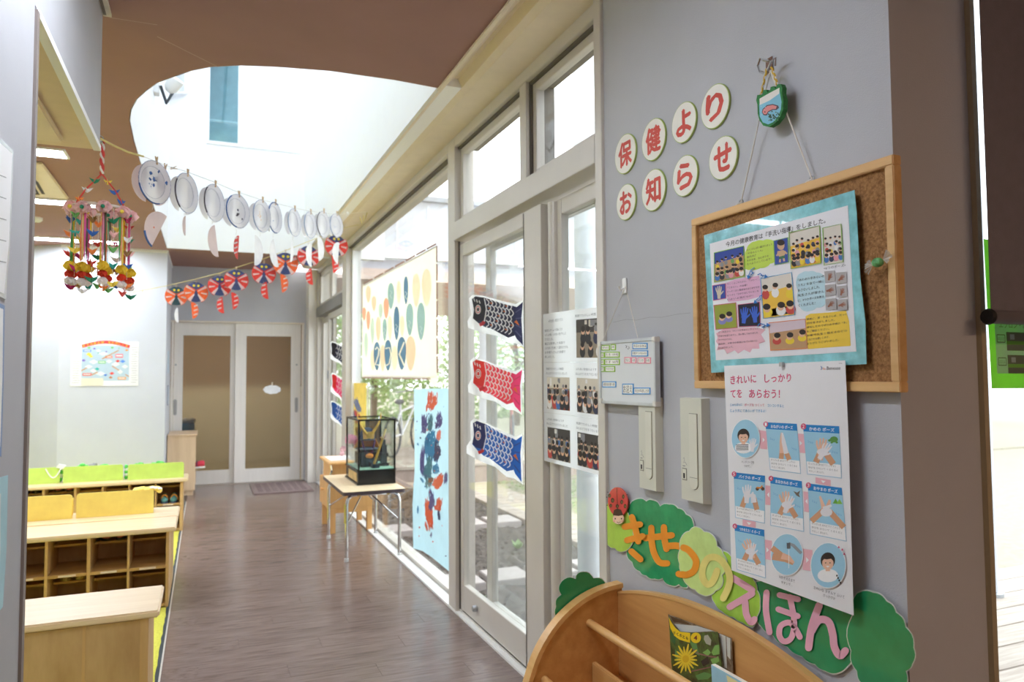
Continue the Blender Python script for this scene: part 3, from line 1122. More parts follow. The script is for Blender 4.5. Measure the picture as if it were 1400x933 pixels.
b.box(-0.362, -0.30, 2.99, 3.004, ZC - 0.014, ZC - 0.001) if False else None
b.build('frame', M('vent_frame', (214, 206, 196), rough=0.5), t)
box('slot', -0.360, -0.350, 2.25, 2.985, ZC - 0.0155, ZC - 0.0145, M('vent_slot', (120, 110, 104)), t)
MB().lathe([(0.05, 0), (0.05, -0.02), (0.035, -0.035)], (-1.32, 7.1, ZC - 0.0005)).build('smoke_detector', WHITE, None, smooth=True)
tag(bpy.data.objects['smoke_detector'], 'round white smoke detector on the brown classroom ceiling', 'smoke detector')


def cassette(x0, x1, y0, y1, z, label):
    t = thing('air_conditioner', ((x0 + x1) / 2, (y0 + y1) / 2, z), label, 'air conditioner')
    pan = M('ac_panel', (232, 214, 184), rough=0.5, vary=0.02)
    dk = M('ac_slot', (70, 62, 54), rough=0.6)
    box('panel', x0, x1, y0, y1, z - 0.022, z - 0.001, pan, t, bevel=0.006)
    m = 0.13
    for (a, b_, c, d) in ((x1 - m - 0.05, x1 - m, y0 + 0.12, y1 - 0.12), (x0 + m, x0 + m + 0.05, y0 + 0.12, y1 - 0.12), (x0 + 0.16, x1 - 0.16, y1 - m, y1 - m + 0.05), (x0 + 0.16, x1 - 0.16, y0 + m - 0.05, y0 + m)):
        s = MB()
        if b_ - a < d - c:
            q = [((a + b_) / 2 + (0.026 if k < 9 else -0.026) * 1.0 + 0.022 * (1 - abs((k % 9) - 4) / 4.0), c + (d - c) * ((k if k < 9 else 17 - k) / 8.0), z - 0.0235) for k in range(18)]
        else:
            q = [(a + (b_ - a) * ((k if k < 9 else 17 - k) / 8.0), (c + d) / 2 + (0.026 if k < 9 else -0.026) + 0.022 * (1 - abs((k if k < 9 else 17 - k) - 4) / 4.0), z - 0.0235) for k in range(18)]
        s.poly(q)
        sl = s.build('air_slot', dk, t)
        s = MB()
        mid = [tuple(Vector(q[k]).lerp(Vector(q[17 - k]), 0.5) + Vector((0, 0, -0.004))) for k in range(9)]
        s.tube(mid, 0.007, n=6)
        s.build('louvre', pan, sl)
    g = MB()
    g.box(x0 + 0.24, x1 - 0.24, y0 + 0.22, y1 - 0.22, z - 0.027, z - 0.0225)
    g.build('intake_grille', M('ac_grille', (222, 204, 174), rough=0.6), t, bevel=0.002)


cassette(-1.90, -0.945, 5.24, 6.19, ZC, 'beige ceiling cassette air conditioner between two strip lights')
cassette(-1.42, -0.46, 1.98, 2.88, 2.135, 'beige cassette air conditioner in the dropped soffit')

# ------------------------------------------------------------------ shoe shelves
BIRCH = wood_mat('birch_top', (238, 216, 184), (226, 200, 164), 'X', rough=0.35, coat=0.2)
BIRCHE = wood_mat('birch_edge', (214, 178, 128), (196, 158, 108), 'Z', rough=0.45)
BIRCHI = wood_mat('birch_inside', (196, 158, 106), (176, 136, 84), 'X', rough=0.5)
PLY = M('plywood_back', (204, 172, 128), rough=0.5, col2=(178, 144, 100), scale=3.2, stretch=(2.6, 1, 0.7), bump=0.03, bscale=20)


def shelf_unit(name, yf, depth, dividers, ztop, label, flip=1, back=True):
    """open compartments on the yf side; flip=1: open side faces the camera"""
    x0, x1 = dividers[0][0], dividers[-1][1]
    t = thing(name, ((x0 + x1) / 2, yf, 0), label, 'shoe shelf')
    yb = yf + flip * depth
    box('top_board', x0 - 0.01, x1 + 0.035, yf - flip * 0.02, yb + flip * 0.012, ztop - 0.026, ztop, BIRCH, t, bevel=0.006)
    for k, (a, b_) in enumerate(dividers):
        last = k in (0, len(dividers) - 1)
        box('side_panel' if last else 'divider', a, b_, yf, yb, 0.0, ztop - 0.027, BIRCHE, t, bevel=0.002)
    box('back_panel', x0 + 0.01, x1 - 0.01, yb - flip * 0.012, yb - flip * 0.002, 0.02, ztop - 0.03, PLY, t)
    for k in range(len(dividers) - 1):
        a, b_ = dividers[k][1], dividers[k + 1][0]
        for z in (0.022, 0.236):
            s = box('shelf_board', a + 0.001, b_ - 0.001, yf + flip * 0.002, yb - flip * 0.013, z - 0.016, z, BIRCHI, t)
            if z > 0.1:
                box('name_label', a + 0.05, b_ - 0.05, yf - flip * 0.0005, yf + flip * 0.0015, z - 0.013, z - 0.003, M('pink_label', (232, 214, 206), rough=0.6), s)
        for z in (0.160, 0.365):
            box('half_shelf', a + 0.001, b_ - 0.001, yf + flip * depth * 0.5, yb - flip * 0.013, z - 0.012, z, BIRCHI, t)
    return t


mid_div = [(-1.778, -1.760), (-1.58, -1.566), (-1.383, -1.369), (-1.180, -1.166), (-0.98, -0.966), (-0.783, -0.769), (-0.585, -0.568), (-0.388, -0.376), (-0.192, -0.176)]
shelf_unit('shoe_shelf', 4.64, 0.34, mid_div, 0.45, 'open birch shoe shelf with yellow panels standing on it')
# its twin, back to back, opening to the far side
shelf_unit('shoe_shelf', 5.352, 0.34, mid_div, 0.45, 'birch shoe shelf back to back behind the yellow panels', flip=-1)
far_div = [(-2.16, -2.145), (-1.97, -1.955), (-1.77, -1.755), (-1.575, -1.56), (-1.38, -1.365), (-1.187, -1.170), (-0.966, -0.950), (-0.768, -0.756), (-0.574, -0.564), (-0.375, -0.363), (-0.183, -0.158)]
shelf_unit('shoe_shelf', 6.87, 0.34, far_div, 0.442, 'long birch shoe shelf with green panels standing on it')
shelf_unit('shoe_shelf', 3.345, 0.33, [(-1.6, -1.58), (-1.40, -1.385), (-1.2, -1.185), (-1.0, -0.985), (-0.8, -0.785), (-0.59, -0.575), (-0.39, -0.376), (-0.207, -0.178)], 0.45,
           'low birch shelf nearest the camera showing its plywood back', flip=-1)


# cloth-covered panels (fronts of storage boxes) on the shelf tops
def panel_box(name, x0, x1, y0, depth, z0, h, mat, label, cat='storage box', slope=0.0):
    t = thing(name, ((x0 + x1) / 2, y0, z0), label, cat)
    n = 6
    r = 0.018
    pts = [(x0, y0, z0), (x1, y0, z0)]
    for k in range(n + 1):
        a = PI / 2 * k / n
        pts.append((x1 - r + r * math.cos(a), y0, z0 + h - r + r * math.sin(a)))
    for k in range(n + 1):
        a = PI / 2 + PI / 2 * k / n
        pts.append((x0 + r + r * math.cos(a), y0, z0 + h + slope - r + r * math.sin(a)))
    MB().prism(pts, (0, 0.012, 0)).build('front_panel', mat, t)
    for xx in (x0 + 0.012, x1 - 0.02):
        box('side_wall', xx, xx + 0.006, y0 + 0.012, y0 + depth, z0, z0 + h * 0.72, mat, t)
    box('bottom', x0 + 0.02, x1 - 0.022, y0 + 0.012, y0 + depth, z0, z0 + 0.006, mat, t)
    box('back_wall', x0 + 0.02, x1 - 0.022, y0 + depth - 0.006, y0 + depth, z0 + 0.006, z0 + h * 0.7, mat, t)
    return t


YEL = M('yellow_cloth', (255, 230, 124), rough=0.85, vary=0.05, scale=8, bump=0.15, bscale=260)
GREEN = M('lime_cloth', (200, 230, 112), rough=0.85, vary=0.05, scale=8, bump=0.15, bscale=260)
yb1 = panel_box('yellow_box', -1.18, -0.735, 5.16, 0.16, 0.4505, 0.145, YEL, 'yellow panel box at the left on the birch shelf')
panel_box('yellow_box', -0.712, -0.288, 5.16, 0.16, 0.4505, 0.148, YEL, 'yellow panel box nearest the corridor on the birch shelf')
panel_box('lime_box', -1.55, -1.091, 7.02, 0.16, 0.4425, 0.13, GREEN, 'lime green panel box at the left on the long shelf')
panel_box('lime_box', -1.065, -0.628, 7.00, 0.16, 0.4425, 0.13, GREEN, 'lime green panel box in the middle of the long shelf')
panel_box('lime_box', -0.588, -0.157, 6.96, 0.16, 0.4425, 0.13, GREEN, 'lime green panel box at the corridor end of the long shelf')


def cloth_lump(name, pts, r, mat, label, seed):
    rnd = random.Random(seed)
    b = MB()
    for (x, yy, z) in pts:
        b.ball((x, yy, z), (r * rnd.uniform(0.9, 1.5), r * rnd.uniform(0.6, 1.0), r * rnd.uniform(0.6, 1.0)), n=8, m=6)
    return tag(b.build(name, mat, None, smooth=True), label, 'cap')


KG = M('green_cap_cloth', (96, 200, 92), rough=0.85)
KW = M('white_cap_cloth', (236, 238, 236), rough=0.85)
cloth_lump('folded_cap', [(-0.96, 7.09, 0.555), (-0.94, 7.09, 0.572), (-0.91, 7.10, 0.56)], 0.022, KG, 'green cap sticking up left behind the middle lime box', 1)
cloth_lump('folded_cap', [(-0.87, 7.09, 0.565), (-0.85, 7.10, 0.57)], 0.022, M('grey_cap_cloth', (150, 150, 152), rough=0.85), 'grey cap between the green caps in the middle lime box', 2)
cloth_lump('folded_cap', [(-0.79, 7.09, 0.555), (-0.77, 7.09, 0.56)], 0.024, KG, 'green cap sticking up right behind the middle lime box', 3)
cloth_lump('folded_cap', [(-0.40, 7.06, 0.556), (-0.36, 7.05, 0.568), (-0.34, 7.05, 0.56)], 0.022, KG, 'green cap in the lime box at the corridor end', 4)
cloth_lump('folded_cap', [(-0.53, 7.06, 0.555), (-0.50, 7.06, 0.56)], 0.018, KG, 'small green cap at the left of the corridor-end lime box', 5)
bag = thing('cloth_bag', (-1.10, 7.02, 0.55), 'white and green cloth with a hanging strap between lime boxes', 'cloth bag')
b = MB()
for k in range(4):
    b.ball((-1.096 + 0.006 * k, 7.06, 0.47 + 0.03 * k), (0.02, 0.03, 0.024), mat=KG if k % 2 == 0 else KW)
b.prism([(-1.12, 7.01, 0.57), (-1.06, 7.0, 0.555), (-1.05, 7.0, 0.585), (-1.10, 7.01, 0.598)], (0, 0.03, 0), KW)
b.build('cloth', None, bag, smooth=True)
q = [(-1.19 + 0.11 * k / 12, 7.005, 0.565 - 0.075 * math.sin(PI * k / 12)) for k in range(13)]
MB().tube(q, 0.005, n=6).build('strap', KW, bag, smooth=True)
q = MB()
for k in range(5):
    q.ball((-0.608 + 0.004 * (k % 2), 7.04, 0.46 + 0.022 * k), (0.015, 0.03, 0.018), mat=KW if k % 2 else KG)
tag(q.build('folded_cap', None, None, smooth=True), 'white and green cloth squeezed between the two right lime boxes', 'cap')
yc = thing('sun_hat', (-0.33, 5.22, 0.6), 'yellow cap with white band on top of the yellow box', 'cap')
b = MB()
for k in range(5):
    b.ball((-0.385 + 0.028 * k, 5.20, 0.598 + 0.004 * (k % 2)), (0.026, 0.035, 0.013), n=9, m=6)
b.build('crown', YEL, yc, smooth=True)
b = MB()
for k in range(3):
    b.ball((-0.30 + 0.022 * k, 5.185, 0.606 - 0.004 * k), (0.016, 0.02, 0.009), n=8, m=5)
b.build('band', KW, yc, smooth=True)
MB().ball((-0.258, 5.19, 0.588), (0.018, 0.02, 0.02), n=8, m=6).build('brim', YEL, yc, smooth=True)


# ------------------------------------------------------------------ shoes
def shoe(x, yy, z, rz, body, sole, trim, label, group, s=1.0):
    t = thing('child_shoe', (0, 0, 0), label, 'shoe', group)
    n = 14
    L, Wd = 0.155 * s, 0.062 * s
    secs = [(-0.5, 0.30, 0.34), (-0.44, 0.40, 0.42), (-0.25, 0.42, 0.42), (-0.05, 0.44, 0.34), (0.15, 0.48, 0.27), (0.33, 0.46, 0.22), (0.45, 0.34, 0.17), (0.5, 0.16, 0.12)]
    v, f = [], []
    for (u, w, h) in secs:
        for j in range(n):
            a = 2 * PI * j / n
            zz = math.sin(a)
            v.append((w * Wd * math.cos(a), -u * L, 0.012 * s + max(0, (zz * 0.5 + 0.5)) * h * L * 0.95))
    for i in range(len(secs) - 1):
        for j in range(n):
            f.append([i * n + j, i * n + (j + 1) % n, (i + 1) * n + (j + 1) % n, (i + 1) * n + j])
    f.append(list(range(n)))
    f.append([(len(secs) - 1) * n + j for j in range(n)][::-1])
    MB().add(v, f).build('upper', body, t, smooth=True)
    k = 20
    pts = []
    for i in range(k):
        a = 2 * PI * i / k
        pts.append((0.5 * Wd * 1.06 * math.cos(a) * (1 - 0.12 * math.sin(a)), L * 0.53 * math.sin(a), 0))
    MB().prism(pts, (0, 0, 0.015 * s)).build('sole', sole, t)
    b = MB()
    for i in (-1, 1):
        q = [(i * 0.0 + Wd * 0.46 * math.cos(PI * j / 8), -0.01 * s - i * 0.014 * s, 0.02 * s + L * 0.30 * math.sin(PI * j / 8)) for j in range(9)]
        b.tube(q, 0.005 * s, n=5)
    b.build('strap', trim, t, smooth=True)
    MB().ball((0, L * 0.30, L * 0.40), (Wd * 0.30, L * 0.13, 0.01 * s), n=10, m=5).build('opening', M('shoe_lining', (70, 64, 60), rough=0.9), t)
    t.location = (x, yy, z)
    t.rotation_euler = (0, 0, rz)
    return t


RED = M('red_shoe', (206, 84, 60), rough=0.6)
DKS = M('dark_sole', (60, 54, 52), rough=0.8)
PNK = M('pink_shoe', (196, 90, 92), rough=0.6)
BGE = M('cream_shoe', (214, 196, 140), rough=0.7)
TEA = M('teal_shoe', (92, 150, 150), rough=0.6)
ORG = M('orange_trim', (232, 160, 72), rough=0.6)
NVY = M('navy_sole', (62, 80, 110), rough=0.7)
zf = 0.366
zl = 0.236
shoe(-1.105, 6.98 + 0.13, 0.3655, 0, RED, DKS, RED, 'left red shoe in the long shelf', 'red shoes in the long shelf')
shoe(-1.020, 6.98 + 0.13, 0.3655, 0, RED, DKS, RED, 'right red shoe in the long shelf', 'red shoes in the long shelf')
shoe(-0.305, 6.965, 0.2365, 0.05, TEA, NVY, ORG, 'left teal and orange shoe at the end of the long shelf', 'teal shoes', 0.95)
shoe(-0.230, 6.965, 0.2365, -0.05, TEA, NVY, ORG, 'right teal and orange shoe at the end of the long shelf', 'teal shoes', 0.95)
shoe(-0.525, 4.885, 0.3655, PI / 2 + 0.2 - PI / 2, PNK, DKS, PNK, 'left pink shoe in the birch shelf', 'pink shoes', 0.92)
shoe(-0.435, 4.885, 0.3655, -0.1, PNK, DKS, PNK, 'right pink shoe in the birch shelf', 'pink shoes', 0.92)
shoe(-0.715, 4.885, 0.1605, 0.1, BGE, BGE, BGE, 'left cream shoe in the lower row of the birch shelf', 'cream shoes', 0.92)
shoe(-0.63, 4.885, 0.1605, -0.2, BGE, BGE, BGE, 'right cream shoe in the lower row of the birch shelf', 'cream shoes', 0.92)
shoe(-1.345, 7.10, 0.3655, 0, DKS, DKS, RED, 'left dark shoe at the far left of the long shelf', 'dark shoes', 0.9)
shoe(-1.26, 7.10, 0.3655, 0, DKS, DKS, RED, 'right dark shoe at the far left of the long shelf', 'dark shoes', 0.9)
shoe(-0.25, 6.97, 0.023, 0.1, KW, DKS, DKS, 'white and black shoe on the lowest board by the corridor', None, 0.95)

# ------------------------------------------------------------------ cabinet by the doors
cab = thing('low_cabinet', (-0.23, 9.0, 0), 'narrow pale wood cabinet beside the sliding doors', 'cabinet')
CABW = wood_mat('pale_cabinet_wood', (226, 200, 170), (212, 184, 152), 'Z', rough=0.45)
box('plinth', -0.365, -0.105, 8.90, 9.5, 0.0, 0.055, CABW, cab)
box('end_panel', -0.37, -0.085, 8.87, 8.89, 0.055, 0.655, CABW, cab, bevel=0.002)
box('top_board', -0.37, -0.07, 8.86, 9.55, 0.655, 0.675, CABW, cab, bevel=0.003)
box('end_panel', -0.37, -0.085, 9.52, 9.54, 0.055, 0.655, CABW, cab)
box('shelf_board', -0.37, -0.088, 8.891, 9.52, 0.275, 0.29, CABW, cab)
box('shelf_board', -0.37, -0.088, 8.891, 9.52, 0.055, 0.07, CABW, cab)
box('back_panel', -0.371, -0.362, 8.891, 9.52, 0.07, 0.655, CABW, cab)
s = shoe(-0.075, 8.96, 0.2905, -PI / 2 , M('red_sneaker', (206, 60, 80), rough=0.6), KW, M('navy_toe', (58, 62, 104), rough=0.6), 'red and navy sneaker poking out of the narrow cabinet', None, 1.1)
# bin standing behind the frosted glass
bn = thing('blue_bin', (-0.2, 9.78, 0), 'blue tub on a white stand behind the left frosted door', 'tub')
box('stand', -0.30, -0.10, 9.76, 9.95, 0.0, 0.645, M('white_stand', (226, 232, 238), rough=0.5), bn)
box('tub', -0.28, -0.11, 9.76, 9.93, 0.646, 0.745, M('blue_tub', (60, 140, 210), rough=0.4), bn, bevel=0.01)
b = MB()
for k in range(4):
    b.ball((-0.25 + 0.04 * k, 9.84, 0.765 + 0.012 * (k % 2)), 0.035, n=8, m=6)
b.build('contents', M('grey_towel', (190, 190, 196), rough=0.9), bn, smooth=True)
# cloud sign on the right frosted door
cs = thing('cloud_sign', (0.78, 9.6, 1.15), 'white cloud-shaped card hanging on the frosted door', 'sign')
pts = []
for k in range(40):
    a = 2 * PI * k / 40
    rr = 1 + 0.10 * abs(math.sin(a * 4.5))
    pts.append((0.78 + 0.098 * rr * math.cos(a), 9.594, 1.148 + 0.052 * rr * math.sin(a)))
MB().prism(pts, (0, 0.004, 0)).build('cloud', M('white_card', (240, 244, 250), rough=0.6), cs)
box('tape', 0.772, 0.788, 9.596, 9.6, 1.195, 1.24, M('clear_tape', (214, 206, 194), rough=0.3), cs)
# notices on the return wall beside the cabinet
for k, (z0, z1, cc, lb) in enumerate(((1.36, 1.60, (196, 222, 240), 'pale blue notice on the narrow wall beside the door'), (1.00, 1.22, (74, 92, 140), 'white sheet in a dark blue frame on the narrow wall'))):
    t = thing('wall_notice', (-0.378, 9.0, z0), lb, 'notice')
    box('frame', -0.3795, -0.375, 8.9, 9.08, z0, z1, M('notice_frame_%d' % k, cc, rough=0.5), t)
    box('sheet', -0.3749, -0.374, 8.91, 9.07, z0 + 0.01, z1 - 0.01, M('notice_sheet_%d' % k, (210, 226, 240), rough=0.6), t)
# door mat
mat_ = thing('door_mat', (0.88, 9.0, 0), 'taupe door mat with an embossed pattern before the doors', 'mat')
MT = M('taupe_mat', (140, 122, 120), rough=0.95, vary=0.1, scale=40, bump=0.8, bscale=260)
box('mat_body', 0.515, 1.17, 8.62, 9.45, 0.0005, 0.012, MT, mat_, bevel=0.004)
b = MB()
for i in range(7):
    for j in range(7):
        x, yy = 0.60 + i * 0.08, 8.74 + j * 0.1
        b.box(x - 0.026, x + 0.026, yy - 0.018, yy + 0.018, 0.012, 0.016)
b.build('embossed_pattern', M('mat_pattern', (122, 104, 104), rough=0.95), mat_)

# ------------------------------------------------------------------ wooden desk, vase
desk = thing('wooden_desk', (1.15, 6.4, 0), 'small natural wood desk with a drawer block by the window', 'desk')
OAK = wood_mat('honey_wood', (226, 178, 116), (210, 158, 96), 'Z', rough=0.4)
OAKX = wood_mat('honey_wood_top', (232, 190, 134), (218, 172, 114), 'Y', rough=0.35)
box('top_board', 0.955, 1.335, 6.17, 6.72, 0.572, 0.592, OAKX, desk, bevel=0.005)
box('upper_case', 0.985, 1.325, 6.215, 6.69, 0.435, 0.571, OAK, desk, bevel=0.003)
dr = box('drawer', 0.955, 1.325, 6.215, 6.69, 0.20, 0.434, OAK, desk, bevel=0.004)
MB().lathe([(0.008, 0), (0.008, 0.012), (0.014, 0.018), (0.012, 0.028), (0.0, 0.030)], (0.955, 6.45, 0.34), (-1, 0, 0)).build('knob', OAKX, dr, smooth=True)
for xx in (0.975, 1.28):
    for yy in (6.215, 6.645):
        box('leg', xx, xx + 0.043, yy, yy + 0.043, 0.0, 0.199, OAK, desk, bevel=0.002)
box('apron', 0.985, 1.32, 6.219, 6.235, 0.165, 0.2, OAK, desk)
b = MB().tube([(0.975, 6.20, 0.57), (0.985, 6.205, 0.52), (0.968, 6.21, 0.47), (0.975, 6.212, 0.44)], 0.009, n=6)
b.build('hinge_stay', CHROME, desk, smooth=True)
pp = tag(box('paper_sheet', 0.99, 1.25, 6.30, 6.66, 0.5925, 0.594, PAPER), 'white paper sheet lying on the wooden desk', 'paper')
vz = thing('flower_pot', (1.22, 6.36, 0.5945), 'white pot of pink flowers on the wooden desk', 'flower pot')
MB().lathe([(0.05, 0), (0.058, 0.01), (0.066, 0.09), (0.070, 0.10), (0.062, 0.10), (0.055, 0.06)], (1.22, 6.36, 0.5945)).build('pot', WHITE, vz, smooth=True)
random.seed(21)


def carnation(b, c, r, mat):
    for k in range(26):
        a = random.uniform(0, 2 * PI)
        e = random.uniform(-0.2, 1.5)
        d = Vector((math.cos(a) * math.cos(e), math.sin(a) * math.cos(e), math.sin(e)))
        u = d.orthogonal().normalized() * r * 0.5
        w = d.cross(u).normalized() * r * 0.5
        q = Vector(c) + d * r * 0.75
        b.poly([q - u - w, q + u - w * 0.7 + d * r * 0.2, q + u + w, q - u * 0.8 + w + d * r * 0.15], mat)
    b.ball(c, r * 0.7, mat, n=8, m=6)


P1, P2, P3 = M('pink_petal', (236, 150, 190), rough=0.7), M('magenta_petal', (214, 70, 140), rough=0.7), M('pale_pink_petal', (244, 206, 214), rough=0.7)
for k, (dx, dy, dz, r, m) in enumerate(((-0.05, 0, 0.16, 0.05, P1), (0.05, -0.01, 0.155, 0.052, P1), (0.0, -0.05, 0.13, 0.04, P2), (0.03, 0.04, 0.17, 0.04, P3), (-0.11, 0.02, 0.08, 0.03, P3), (0.09, 0.02, 0.11, 0.03, P3), (-0.13, -0.02, 0.045, 0.022, P3))):
    b = MB()
    carnation(b, (1.22 + dx, 6.36 + dy, 0.5945 + dz), r, m)
    b.build('flower', None, vz)
b = MB()
for k in range(7):
    a = k * 0.9
    b.tube([(1.22, 6.36, 0.60), (1.22 + 0.05 * math.cos(a), 6.36 + 0.04 * math.sin(a), 0.74)], 0.003, n=5)
b.build('stems', M('flower_stem', (110, 140, 84)), vz)

# ------------------------------------------------------------------ folding table with the display case
tb = thing('folding_table', (1.12, 5.65, 0), 'low folding table with chrome legs carrying the glass case', 'table')
x0, x1, y0, y1, zt = 0.897, 1.338, 5.15, 6.11, 0.495
pts = []
r = 0.03
for (cx, cy, a0) in ((x1 - r, y0 + r, -PI / 2), (x1 - r, y1 - r, 0), (x0 + r, y1 - r, PI / 2), (x0 + r, y0 + r, PI)):
    for k in range(6):
        a = a0 + PI / 2 * k / 5
        pts.append((cx + r * math.cos(a), cy + r * math.sin(a), zt))
MB().prism(pts, (0, 0, 0.004)).build('laminate_top', M('maple_laminate', (238, 218, 184), rough=0.35, col2=(228, 206, 170), scale=5, stretch=(9, 0.6, 9)), tb)
q = [(((p[0] - 1.1175) * 1.006 + 1.1175), (p[1] - 5.63) * 1.003 + 5.63, zt - 0.022) for p in pts]
MB().prism(q, (0, 0, 0.0235)).build('edge_band', M('dark_edge_band', (78, 64, 70), rough=0.4), tb)
for yy in (5.24, 6.04):
    m = [(0.935, yy, 0.0), (0.935, yy, 0.40), (0.945, yy, 0.44), (0.975, yy, 0.462), (1.03, yy, 0.465), (1.22, yy, 0.465), (1.275, yy, 0.462), (1.305, yy, 0.44), (1.315, yy, 0.40), (1.315, yy, 0.0)]
    MB().tube(m, 0.0125, n=10).build('leg_frame', CHROME, tb, smooth=True)
    for xx in (1.02, 1.23):
        box('clip', xx - 0.012, xx + 0.012, yy - 0.016, yy + 0.016, 0.452, 0.472, M('brass_clip', (196, 160, 96), rough=0.35, metal=0.6), tb)
for (ya, yb_) in ((5.24, 5.55), (6.04, 5.73)):
    for xx in (0.935, 1.315):
        MB().tube([(xx, ya, 0.26), (1.125, yb_, 0.455)], 0.0055, n=6).build('brace', CHROME, tb, smooth=True)
MB().tube([(0.922, 5.235, 0.27), (0.922, 5.235, 0.40)], 0.006, n=6).build('spring_sleeve', M('yellow_sleeve', (222, 206, 96), rough=0.4), tb)
for xx in (0.935, 1.315):
    for yy in (5.24, 6.04):
        MB().lathe([(0.0155, 0.0005), (0.0155, 0.022), (0.013, 0.026)], (xx, yy, 0)).build('foot', M('foot_plastic', (206, 206, 204), rough=0.5), tb)

case = thing('display_case', (1.2, 5.7, 0.4995), 'black framed glass case with a samurai festival ornament', 'display case')
cx0, cx1, cy0, cy1, cz = 1.052, 1.334, 5.435, 5.93, 0.4995
box('base', cx0, cx1, cy0, cy1, cz, cz + 0.098, BLACK, case, bevel=0.003)
box('base_foot', cx0 - 0.008, cx1 , cy0 - 0.008, cy1 + 0.008, cz, cz + 0.012, BLACK, case)
box('gold_panel', cx0 - 0.002, cx0, cy0 + 0.04, cy1 - 0.12, cz + 0.02, cz + 0.085, M('gold_leaf', (206, 172, 110), rough=0.4, metal=0.4, vary=0.2, scale=20), case)
box('base_rim', cx0 - 0.006, cx1 + 0.004, cy0 - 0.006, cy1 + 0.006, cz + 0.0985, cz + 0.108, BLACK, case)
ztop = 0.983
for (xx, yy) in ((cx0, cy0), (cx1 - 0.012, cy0), (cx0, cy1 - 0.012), (cx1 - 0.012, cy1 - 0.012)):
    box('corner_post', xx, xx + 0.012, yy, yy + 0.012, cz + 0.108, ztop - 0.012, BLACK, case)
for (a, b_, c, d) in ((cx0, cx1, cy0, cy0 + 0.012), (cx0, cx1, cy1 - 0.012, cy1), (cx0, cx0 + 0.012, cy0 + 0.012, cy1 - 0.012), (cx1 - 0.012, cx1, cy0 + 0.012, cy1 - 0.012)):
    box('top_rail', a, b_, c, d, ztop - 0.012, ztop, BLACK, case)
box('pane', cx0 + 0.012, cx1 - 0.012, cy0 + 0.004, cy0 + 0.007, cz + 0.108, ztop - 0.012, CASEGL, case)
box('pane', cx0 + 0.004, cx0 + 0.007, cy0 + 0.012, cy1 - 0.012, cz + 0.108, ztop - 0.012, CASEGL, case)
box('pane', cx1 - 0.007, cx1 - 0.004, cy0 + 0.012, cy1 - 0.012, cz + 0.108, ztop - 0.012, CASEGL, case)
box('pane', cx0 + 0.012, cx1 - 0.012, cy0 + 0.012, cy1 - 0.012, ztop - 0.008, ztop - 0.004, CASEGL, case)
box('back_board', cx0 + 0.15, cx1 - 0.013, cy1 - 0.012, cy1 - 0.008, cz + 0.108, ztop - 0.012, M('brown_backdrop', (128, 104, 84), rough=0.3, col2=(70, 54, 44), scale=6, stretch=(7, 7, 1)), case)
box('pane', cx0 + 0.012, cx0 + 0.15, cy1 - 0.009, cy1 - 0.006, cz + 0.108, ztop - 0.012, CASEGL, case)
box('green_floor', cx0 + 0.008, cx1 - 0.008, cy0 + 0.008, cy1 - 0.008, cz + 0.1082, cz + 0.113, M('celadon_cloth', (150, 190, 170), rough=0.8), case)
# samurai ornament on its stand
GOLD = M('gold_lacquer', (214, 170, 84), rough=0.3, metal=0.7, vary=0.15, scale=20)
NAVY = M('navy_lacing', (40, 48, 78), rough=0.7, vary=0.2, scale=60)
PURP = M('purple_cord', (88, 50, 92), rough=0.8)
zb = cz + 0.1135
orn = thing('samurai_ornament', (1.165, 5.66, zb), 'samurai helmet ornament with gold crest inside the glass case', 'ornament')
box('stand', 1.085, 1.235, 5.58, 5.76, zb, zb + 0.13, M('dark_stand', (44, 48, 60), rough=0.35), orn, bevel=0.02)
box('stand_cloth', 1.08, 1.24, 5.575, 5.765, zb + 0.1305, zb + 0.138, M('blue_grey_cloth', (96, 108, 130), rough=0.8), orn)
b = MB()
b.lathe([(0.0, 0.098), (0.03, 0.09), (0.052, 0.062), (0.06, 0.025), (0.062, 0.0)][::-1], (1.165, 5.66, zb + 0.20))
b.build('helmet_bowl', NAVY, orn, smooth=True)
b = MB()
for k in range(5):
    r0 = 0.066 + 0.008 * k
    q0 = [(1.165 + r0 * math.cos(a), 5.66 + r0 * math.sin(a), zb + 0.2 - 0.014 * k) for a in [0.2 + i * (2 * PI - 3.54) / 10 - 0.2 for i in range(11)]]
    b.tube(q0, 0.007, n=6)
    q0 = [(1.165 + r0 * math.cos(a), 5.66 + r0 * math.sin(a), zb + 0.2 - 0.014 * k) for a in [PI - i * 0.12 for i in range(11)]]
    b.tube(q0, 0.007, n=6)
b.build('neck_guard', M('orange_gold_lacing', (220, 150, 80), rough=0.6), orn, smooth=True)
b = MB().prism([(1.125, 5.60, zb + 0.21), (1.205, 5.60, zb + 0.21), (1.21, 5.598, zb + 0.265), (1.12, 5.598, zb + 0.265)], (0, 0.008, 0))
b.build('front_plate', M('orange_plate', (238, 190, 120), rough=0.45), orn)
for sgn in (-1, 1):
    q = [(1.165 + sgn * (0.02 + 0.07 * math.sin(k / 9 * 1.7)), 5.585, zb + 0.25 + 0.16 * k / 9) for k in range(10)]
    MB().tube(q, [0.012 - 0.001 * k for k in range(10)], n=6).build('gold_horn', GOLD, orn, smooth=True)
b = MB().lathe([(0.02, 0), (0.022, 0.004), (0.0, 0.006)], (1.165, 5.592, zb + 0.24), (0, -1, 0))
b.build('crest_disc', GOLD, orn)
for sgn in (-1, 1):
    q = [(1.165 + sgn * 0.05, 5.61, zb + 0.2), (1.165 + sgn * 0.03, 5.60, zb + 0.12), (1.165 + sgn * 0.01, 5.575, zb + 0.09)]
    MB().tube(q, 0.008, n=6).build('cord', PURP, orn, smooth=True)
